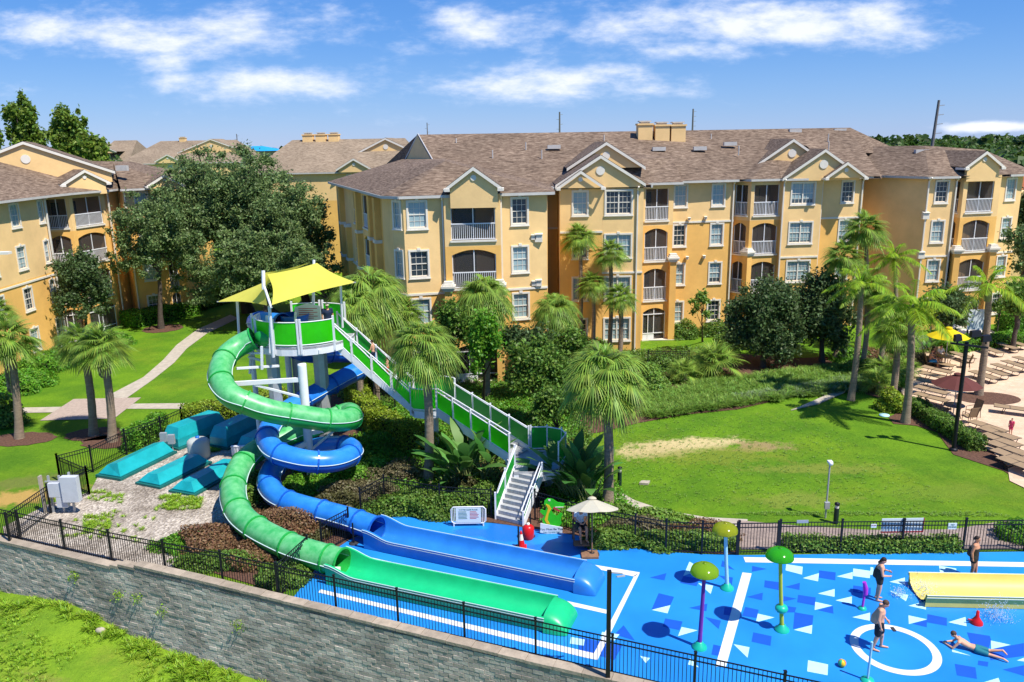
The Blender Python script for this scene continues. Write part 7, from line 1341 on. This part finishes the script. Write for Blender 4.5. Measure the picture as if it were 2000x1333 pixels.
q1 = table('round patio table under the yellow parasol', 1845, 716); parasol('yellow parasol over the table where people sit', (q1.x, q1.y), 1.35, 2.75, 2.15, 'yfab'); chair('tan sling chair right of the table under the yellow parasol', q1.x+1.1, q1.y-.5, -2.0); chair('tan sling chair at the left of the yellow parasol table', q1.x-1.15, q1.y-.2, 1.4); chair('tan sling chair behind the yellow parasol table', q1.x+.2, q1.y+1.1, .1)
q2 = G(1853, 700); parasol('second yellow parasol half hidden behind the first', (q2.x+.6, q2.y+4), 1.2, 3.0, 2.4, 'yfab')
b = P(1905, 650, 60); T = thing('notice_board', 'white notice board standing behind the pool deck fence', 'sign', (b.x, 60, 0)); m = MB(); m.box((b.x-.7, 60, .9), (b.x+.7, 60.06, 2.5)); m.build('board', 'signw', T); m = MB(); m.bar((b.x-.6, 60.04, 0), (b.x-.6, 60.04, .9), .08); m.bar((b.x+.6, 60.04, 0), (b.x+.6, 60.04, .9), .08); m.build('legs', 'black', T)
# small lawn things
for lb, u, v, r in (('pale utility lid in the mulch strip by the queen palm', 1727, 812, .28), ('small pale lid in the grass at the mulch edge', 1722, 799, .18)): b = G(u, v); m = MB(); m.lathe([(r, 0), (r, .05), (0, .06)], (b.x, b.y, .0), 16); tag(m.build('utility_hatch', 'paint_l', None, (b.x, b.y, 0)), lb, 'utility lid')
b = G(1258, 945); m = MB(); m.prism([(b.x-.25, b.y-.1, 0), (b.x+.15, b.y-.18, 0), (b.x+.3, b.y+.12, 0), (b.x-.1, b.y+.15, 0)], dz=.1); tag(m.build('stone', 'concrete', None, (b.x, b.y, 0)), 'small flat stone lying in the lawn near the bollard light', 'stone')
b_, s_ = on_wall(197, 1237, wl(0, .5), wl(20, .5)); x, y, z = wl(s_, .5); m = MB(); m.ball((x, y, zlow(s_)+.06), (.2, .12, .14), 10, 7); tag(m.build('stone', 'concrete', None, (x, y, zlow(s_))), 'pale stone at the foot of the retaining wall among weeds', 'stone')
# lamp head on the left edge, power poles, water tower roof
b = P(2, 497, 44); T = thing('street_lamp', 'lamp arm with flat white head reaching in from the left edge', 'street lamp', (b.x-2, 44, 0)); m = MB(); m.tube([(b.x-2, 44, 0), (b.x-2, 44, b.z+.1), (b.x-.3, 44, b.z+.1)], .08, 8); m.build('pole', 'steel', T); m = MB(); m.box((b.x-.4, 43.8, b.z), (b.x+.5, 44.2, b.z+.14)); m.build('lamp_head', 'trim', T)
for lb, u, v0, Y, r in (('utility pole on the skyline above the left half of the long roof', 1093, 219, 230, .3), ('utility pole on the skyline right of the chimneys', 1354, 213, 230, .3), ('tall dark utility pole behind the right wing roof', 1834, 196, 120, .26), ('faint thin mast on the skyline near the gable end', 834, 240, 300, .22), ('thin mast on the skyline over the middle far building', 462, 262, 320, .25)):
    a = P(u, v0, Y); T = thing('utility_pole', lb, 'utility pole', (a.x, Y, 0)); m = MB(); m.tube([(a.x-(.9 if u == 1834 else 0), Y, 0), (a.x, Y, a.z)], [r*1.3, r*.7], 8); m.build('pole', mat('weathered_pole', (.16, .15, .15), .9) if 'wp' not in M else M['wp'], T); m = MB()
    for k in range(4): z = a.z-.8-k*1.3; m.bar((a.x, Y, z), (a.x+.9*(1 if k % 2 == 0 or u > 1300 else -1), Y, z+.1), .12, .12)
    m.build('insulator_arms', 'steel', T)
# far buildings
def fb():
    X = lambda u, Y: P(u, 300, Y).x
    far_building('tan-roofed yellow apartment building in the middle distance left of the gable end', X(482, 100), X(812, 100), 100, 17, 16.4, [X(683, 100)], [(P(690, 306, 99.4).x, 99.4, P(690, 312, 99.4).z, 1.9, 1.1), (X(742, 100), 105, P(742, 272, 105).z, 4.0, 1.9)], [X(603, 108), X(603, 108)+1.7, X(603, 108)+3.4])
    far_building('distant tan-roofed apartment building seen between the tall trees and the huge oaks', X(228, 180), X(458, 180), 180, 24, 17.3, [X(330, 180), X(355, 180), X(280, 180)], [(X(330, 180), 179, 14.2, 2.6, 1.3), (X(398, 180), 185, 17.4, 7.5, 2.8)], [X(318, 180)])
    far_building('distant apartment building with a small gable behind the skyline trees', X(180, 240), X(250, 240), 240, 20, 18.2, [], [(X(196, 240), 239, 17.2, 5, 2.2)], [])
    # blue roofed hall
    T = thing('hall', 'low distant hall with a bright blue roof between the tan roofs', 'building', (X(475, 260), 260, 0)); m = MB(); x0, x1 = X(452, 260), X(520, 260); m.box((x0, 260, 0), (x1, 280, 14.2)); m.build('wall', 'pale', T); m = MB(); z0 = P(475, 296, 260).z; z1 = P(475, 286, 260).z; m.add([(x0-1, 259, z0), (x1+1, 259, z0), (x1+1, 281, z0), (x0-1, 281, z0), (x0+4, 270, z1), (x1-4, 270, z1)], [(0, 1, 5, 4), (1, 2, 5), (2, 3, 4, 5), (3, 0, 4)]); m.build('roof', mat('blue_metal_roof', (.02, .32, .66), .5), T)
    T = thing('tiled_house', 'house with an orange tiled roof at the right frame edge behind the right wing', 'house', (55, 84, 0)); m = MB(); a = P(1975, 335, 82); m.box((a.x, 80, 0), (a.x+20, 96, 10)); m.build('wall', 'pale', T); m = MB(); z0, z1 = P(1990, 400, 80).z, P(1990, 328, 88).z; m.add([(a.x-1, 79, z0), (a.x+21, 79, z0), (a.x+21, 88, z1), (a.x+1, 88, z1), (a.x-1, 97, z0), (a.x+21, 97, z0)], [(0, 1, 2, 3), (3, 2, 5, 4), (0, 3, 4)]); m.build('roof', mat('orange_roof_tiles', (.35, .10, .03), .8, (3, .4), (6, 1)), T)
fb()
# ---------------------------------------------------------------- people
M['skin'] = mat('fair_skin', (.66, .34, .21), .55, spec=.35); M['skin2'] = mat('tanned_skin', (.52, .25, .14), .55, spec=.35); M['hair'] = mat('dark_hair', (.03, .018, .012), .7); M['hairb'] = mat('brown_hair', (.09, .05, .03), .7)
M['blackcloth'] = mat('black_swim_fabric', (.012, .013, .018), .7); M['navy'] = mat('navy_fabric', (.015, .025, .06), .8, (8, .3)); M['teals'] = mat('teal_swim_fabric', (.01, .16, .20), .7); M['tshirt'] = mat('pale_shirt', (.62, .62, .62), .85); M['pink'] = mat('pink_fabric', (.75, .07, .16), .8); M['bluec'] = mat('blue_swim_fabric', (.02, .19, .38), .8); M['redc'] = mat('red_swim_fabric', (.5, .04, .03), .8); M['eye'] = mat('eye_dark', (.01, .01, .01), .2)
M['floral'] = mat('black_floral_fabric', (.010, .011, .016), .7, (16, 0), col2=(.055, .05, .03))
def stand():
    return dict(pel=(0, 0, .95), wai=(0, 0, 1.10), che=(0, -.01, 1.30), nec=(0, .005, 1.46), hea=(0, -.03, 1.62), sh=(.185, 0, 1.415), el=(.245, .01, 1.14), wr=(.235, -.07, .90), hip=(.09, 0, .92), kn=(.10, -.03, .50), an=(.105, .02, .08))
def person(label, pos, rz, H, J, skin='skin', hair='hair', cloth=(), fat=1.0, belly=0, hairlen=0, cap=None, vox=.013, vlen=1.0, tilt=0):
    T = thing('person', label, 'person', pos); T.rotation_euler = (tilt, 0, rz); s = H/1.74; T['_o'] = (0, 0, 0)
    g = lambda k, sg=1: Vector(J[k+('L' if sg < 0 else 'R')] if k+('L' if sg < 0 else 'R') in J else (J[k][0]*sg, J[k][1], J[k][2]))*s
    c = lambda k: Vector(J[k])*s
    def cap_(mb, a, ra, b, rb): mb.ball(a, ra*s, 12, 8); mb.tube([a, a.lerp(b, .35), b], [ra*s, (ra*.62+rb*.38)*s*1.03, rb*s], 12); mb.ball(b, rb*s, 12, 8)
    X = Vector((1, 0, 0))
    def torso(mb, keys, infl=0, bel=belly):
        V_ = []; n = 18; pts = []
        sec = dict(pel=(.155, .11), wai=(.135+.02*(fat-1)*5, .10), che=(.165, .115), nec=(.062, .062), shl=(.14, .085))
        P_ = [c('pel')-(c('wai')-c('pel'))*.55, c('pel'), c('wai'), c('che'), c('che').lerp(c('nec'), .62), c('nec')]; R_ = [(.10, .085), sec['pel'], sec['wai'], sec['che'], sec['shl'], sec['nec']]
        for i, (p, (rx, ry)) in enumerate(zip(P_, R_)):
            if i not in keys: continue
            a = (P_[min(i+1, 5)]-P_[max(i-1, 0)]).normalized(); y = a.cross(X).normalized(); f = fat if i < 5 else 1; off = -y*(-bel*.6*s if i in (1, 2) else 0); b_ = bel*.6 if i in (1, 2) else 0
            pts.append([p+y*0+off+(X*cos(2*pi*j/n)*(rx*f+infl)+y*sin(2*pi*j/n)*(ry*f+b_+infl))*s for j in range(n)])
        VV = [v for r in pts for v in r]; k = len(pts); mb.add(VV, [(i*n+j, i*n+(j+1) % n, (i+1)*n+(j+1) % n, (i+1)*n+j) for i in range(k-1) for j in range(n)]+[list(range(n))[::-1], [(k-1)*n+j for j in range(n)]])
    def fin(mb, name, m_, v=vox, par=T):
        o = mb.build(name, m_, par); r = o.modifiers.new('remesh', 'REMESH'); r.mode = 'VOXEL'; r.voxel_size = v; r.use_smooth_shade = True; sm = o.modifiers.new('smooth', 'SMOOTH'); sm.factor = .5; sm.iterations = 2; return o
    b = MB(); b.smooth = True; torso(b, range(6)); f = fat**.8
    cap_(b, c('nec')-Vector((0, 0, .03*s)), .058*f, c('nec').lerp(c('hea'), .6), .052); hd = c('hea'); up = (c('hea')-c('nec')).normalized(); fwd = up.cross(X).normalized()
    if fwd.dot(Vector(J.get('look', (0, -1, -.1)))) < 0: fwd = -fwd
    b.ball(hd+up*.012*s, (.076*s, .095*s, .108*s), 16, 12); b.ball(hd+fwd*.03*s-up*.055*s, (.055*s, .06*s, .055*s), 12, 8)
    cap_(b, hd+fwd*.088*s+up*.005*s, .011, hd+fwd*.108*s-up*.018*s, .014); b.ball(hd+fwd*.088*s-up*.052*s, (.026*s, .012*s, .009*s), 8, 6)
    for sg in (-1, 1): b.ball(hd+X*sg*.078*s-fwd*.008*s-up*.005*s, (.012*s, .02*s, .03*s), 8, 6)
    for sg in (-1, 1):
        sh, el, wr, hip, kn, an = (g(k, sg) for k in ('sh', 'el', 'wr', 'hip', 'kn', 'an')); cap_(b, c('che').lerp(c('nec'), .6)+X*sg*.07*s, .062*f, sh, .056*f); cap_(b, sh, .053*f, el, .040*f); cap_(b, el, .041*f, wr, .026)
        d = (wr-el).normalized(); pal = wr+d*.05*s; sd = X*sg if abs(d.x) < .8 else Vector((0, 1, 0)); nr = d.cross(sd).normalized(); wd = nr
        b.ball(pal, (.03*s, .036*s, .045*s), 10, 7)
        for k, (o_, ln) in enumerate(((-.028, .06), (-.010, .075), (.009, .072), (.027, .055))): p0 = wr+d*.075*s+wd*o_*s; cap_(b, p0, .0105, p0+(d*.6-sd*.25)*ln*s*.7, .010); p1 = p0+(d*.6-sd*.25)*ln*s*.7; cap_(b, p1, .010, p1+(d*.35-sd*.6)*ln*s*.6, .0085)
        t0 = wr+d*.03*s+wd*.03*s; cap_(b, t0, .013, t0+(d*.7+wd*.6)*.05*s, .010)
        cap_(b, hip, .092*f, kn, .058*f); cap_(b, kn, .056*f, kn.lerp(an, .3), .054*f); cap_(b, kn.lerp(an, .3), .054*f, an, .036)
        tn = g('toe', sg) if ('toeR' in J or 'toe' in J) else an+Vector((sg*.03, -.19, -.045))*s; cap_(b, an+(an-kn).normalized()*.03*s, .038, tn, .026); b.ball(an+(an-tn).normalized()*.035*s-Vector((0, 0, .02*s)), .035*s, 8, 6)
    fin(b, 'body', skin)
    e = MB()
    for sg in (-1, 1): e.ball(hd+X*sg*.031*s+fwd*.085*s+up*.015*s, .011*s, 8, 6)
    e.build('eyes', 'eye', T)
    h = MB(); h.ball(hd+up*.035*s-fwd*.022*s, (.084*s, .098*s, .098*s), 16, 10)
    if hairlen: cap_(h, hd-fwd*.07*s+up*.01*s, .055, hd-fwd*.10*s-up*hairlen*s, .03)
    fin(h, 'hair', hair, .012)
    if cap: q = MB(); q.ball(hd+up*.055*s-fwd*.01*s, (.092*s, .105*s, .085*s), 16, 10); q.ball(hd+up*.045*s+fwd*.07*s, (.1*s, .11*s, .018*s), 14, 6); fin(q, 'cap', cap, .011)
    for kind, m_ in cloth:
        q = MB(); q.smooth = True
        if kind == 'shorts':
            torso(q, (0, 1), .016); 
            for sg in (-1, 1): cap_(q, g('hip', sg), .092*f+.02, g('hip', sg).lerp(g('kn', sg), .72*vlen), .066*f+.026)
        elif kind == 'shirt':
            torso(q, (0, 1, 2, 3, 4), .018)
            for sg in (-1, 1): cap_(q, c('che').lerp(c('nec'), .55)+X*sg*.07*s, .07*f, g('sh', sg), .068*f); cap_(q, g('sh', sg), .068*f, g('sh', sg).lerp(g('el', sg), .55), .062*f)
        elif kind == 'swimsuit': torso(q, (0, 1, 2, 3), .014)
        elif kind == 'skirted':
            torso(q, (0, 1, 2, 3), .016)
            for sg in (-1, 1): cap_(q, g('hip', sg), .095*f+.02, g('hip', sg).lerp(g('kn', sg), .35), .10*f)
            for sg in (-1, 1): cap_(q, c('che')+X*sg*.09*s+Vector((0, -.06, .02))*s, .03, c('che').lerp(c('nec'), .75)+X*sg*.09*s, .022)
        fin(q, kind, m_, .014)
    return T
def at(u, v, z=0): q = G(u, v, z); return (q.x, q.y, z)
J = stand(); J.update(nec=(0, -.03, 1.45), hea=(0, -.12, 1.58), elR=(.25, -.02, 1.13), wrR=(.2, -.2, .95), elL=(-.26, .03, 1.14), wrL=(-.27, -.05, .9), knR=(.13, -.1, .5), anR=(.14, -.12, .08), knL=(-.1, .02, .5), anL=(-.12, .12, .08), look=(0, -1, -.6))
person('heavyset shirtless man in black shorts standing in the white ring looking down', at(1712, 1268), radians(65), 1.78, J, cloth=(('shorts', 'blackcloth'),), fat=1.22, belly=.10, hair='hairb', vlen=1.1)
b = Vector(at(1712, 1268)); m = MB(); m.box((b.x+.28, b.y-.34, .84), (b.x+.38, b.y-.14, .87)); tag(m.build('sandal', 'dark', None, (b.x+.3, b.y-.2, .84)), 'dark sandal held in the hand of the shirtless man', 'sandal')
J = stand(); J.update(nec=(0, -.02, 1.45), hea=(0, -.09, 1.59), elR=(.25, -.06, 1.14), wrR=(.12, -.30, 1.14), elL=(-.26, -.05, 1.12), wrL=(-.1, -.30, 1.05), look=(0, -1, -.5))
person('woman in black floral top and skirt bending her arms, behind the shirtless man', at(1713, 1172), radians(75), 1.66, J, cloth=(('skirted', 'floral'), ('shorts', 'blackcloth')), fat=1.22, belly=.07, hairlen=.14, hair='hair', vlen=.55)
J = stand(); J.update(elR=(.24, .05, 1.14), wrR=(.22, -.04, .9), elL=(-.24, .05, 1.14), wrL=(-.24, .0, .9), knR=(.1, -.08, .5), anR=(.1, -.12, .08))
person('woman in dark patterned swim dress standing by the yellow run-out', at(1897, 1129), radians(50), 1.66, J, cloth=(('skirted', 'floral'),), fat=1.3, belly=.08, hair='hair', hairlen=.05, skin='skin2')
# lying boy: local axis, head towards -Y, body along +Y
a, c = Vector(at(1862, 1262)), Vector(at(1943, 1282)); rz = atan2(c.y-a.y, c.x-a.x)-pi/2
J = dict(pel=(0, .62, .13), wai=(0, .46, .15), che=(0, .25, .24), nec=(0, .10, .33), hea=(0, -.03, .44), sh=(.17, .14, .28), el=(.23, -.02, .05), wrR=(.06, -.22, .045), wrL=(-.1, -.22, .045), hip=(.09, .68, .11), kn=(.13, 1.08, .08), anR=(.2, 1.42, .1), anL=(-.12, 1.40, .2), toeR=(.22, 1.58, .05), toeL=(-.05, 1.55, .14), look=(0, -1, .2))
person('boy in teal swim shorts lying on his front propped on his elbows', (a.x, a.y, 0), rz, 1.6, J, cloth=(('shorts', 'teals'),), fat=.92, hair='hairb')
def sit(z=.45, arm=(.1, -.28, .12)):
    h = z-.45; return dict(pel=(0, .05, .56+h), wai=(0, .06, .70+h), che=(0, .03, .92+h), nec=(0, 0, 1.08+h), hea=(0, -.05, 1.23+h), sh=(.185, .02, 1.03+h), el=(.25, -.08, .80+h), wr=(arm[0], arm[1], .72+h), hip=(.1, .02, .52+h), kn=(.13, -.42, .54+h), an=(.14, -.44, .12+h*1), look=(0, -1, -.3))
J = sit(.72); J.update(an=(.12, -.50, .36), nec=(0, -.05, 1.33), hea=(0, -.14, 1.46), look=(0, -1, -.5)); person('seated lifeguard in a pale shirt and dark shorts under the cream parasol', (lg.x, lg.y+.12, 0), radians(10), 1.75, J, cloth=(('shirt', 'tshirt'), ('shorts', 'blackcloth')), skin='skin2')
q = P(640, 620, 38.0); J = stand(); J.update(wrR=(.2, -.12, .92)); person('man in navy shirt and cap standing at the top of the slide stairs', (q.x, 38.0, 6.4), radians(20), 1.8, J, cloth=(('shirt', 'navy'), ('shorts', 'navy')), cap='shadefab', skin='skin2', fat=1.1)
# children on the upper flight (stairs run from x -8.75, z 6.35 down to x -5.05, z 2.85)
def on_flight(x): return 2.85+(6.35-2.85)*((-5.05)-x)/3.7+.05
J = stand(); J.update(knR=(.1, -.16, .56), anR=(.1, -.10, .2), elR=(.24, -.08, 1.16), wrR=(.26, -.26, 1.02)); person('shirtless boy in dark patterned shorts climbing the slide stairs', (-7.0, 38.75, on_flight(-7.0)), radians(-100), 1.38, J, cloth=(('shorts', 'navy'),), fat=.9, vox=.015)
J = stand(); J.update(knL=(-.1, -.16, .56), anL=(-.1, -.10, .2), elL=(-.24, -.08, 1.2), wrL=(-.28, -.22, 1.15)); person('smaller child in red shorts climbing the slide stairs behind the boy', (-6.3, 38.75, on_flight(-6.3)), radians(-100), 1.12, J, cloth=(('shorts', 'redc'),), fat=.88, vox=.015)
J = sit(.42); J.update(elR=(.25, .0, .8), wrR=(.2, -.3, .72)); person('shirtless man in blue shorts reclining left of the yellow parasol table', (q1.x-1.15, q1.y-.25, 0), radians(70), 1.75, J, skin='skin2', cloth=(('shorts', 'bluec'),), vox=.018)
J = sit(.42); person('person in pale top sitting behind the yellow parasol table', (q1.x+.15, q1.y+1.0, 0), radians(5), 1.68, J, cloth=(('shirt', 'tshirt'), ('shorts', 'blackcloth')), vox=.018); J = sit(.42); person('person in maroon top sitting near the man in blue shorts', (q1.x-.5, q1.y+.75, 0), radians(40), 1.65, J, skin='skin', cloth=(('shirt', 'maroon'), ('shorts', 'navy')), vox=.018)
J = stand(); person('toddler in pink swimwear walking on the pool deck', at(1973, 850), radians(-60), .95, J, cloth=(('shirt', 'pink'), ('shorts', 'pink')), fat=1.1, vox=.013, hair='hairb')
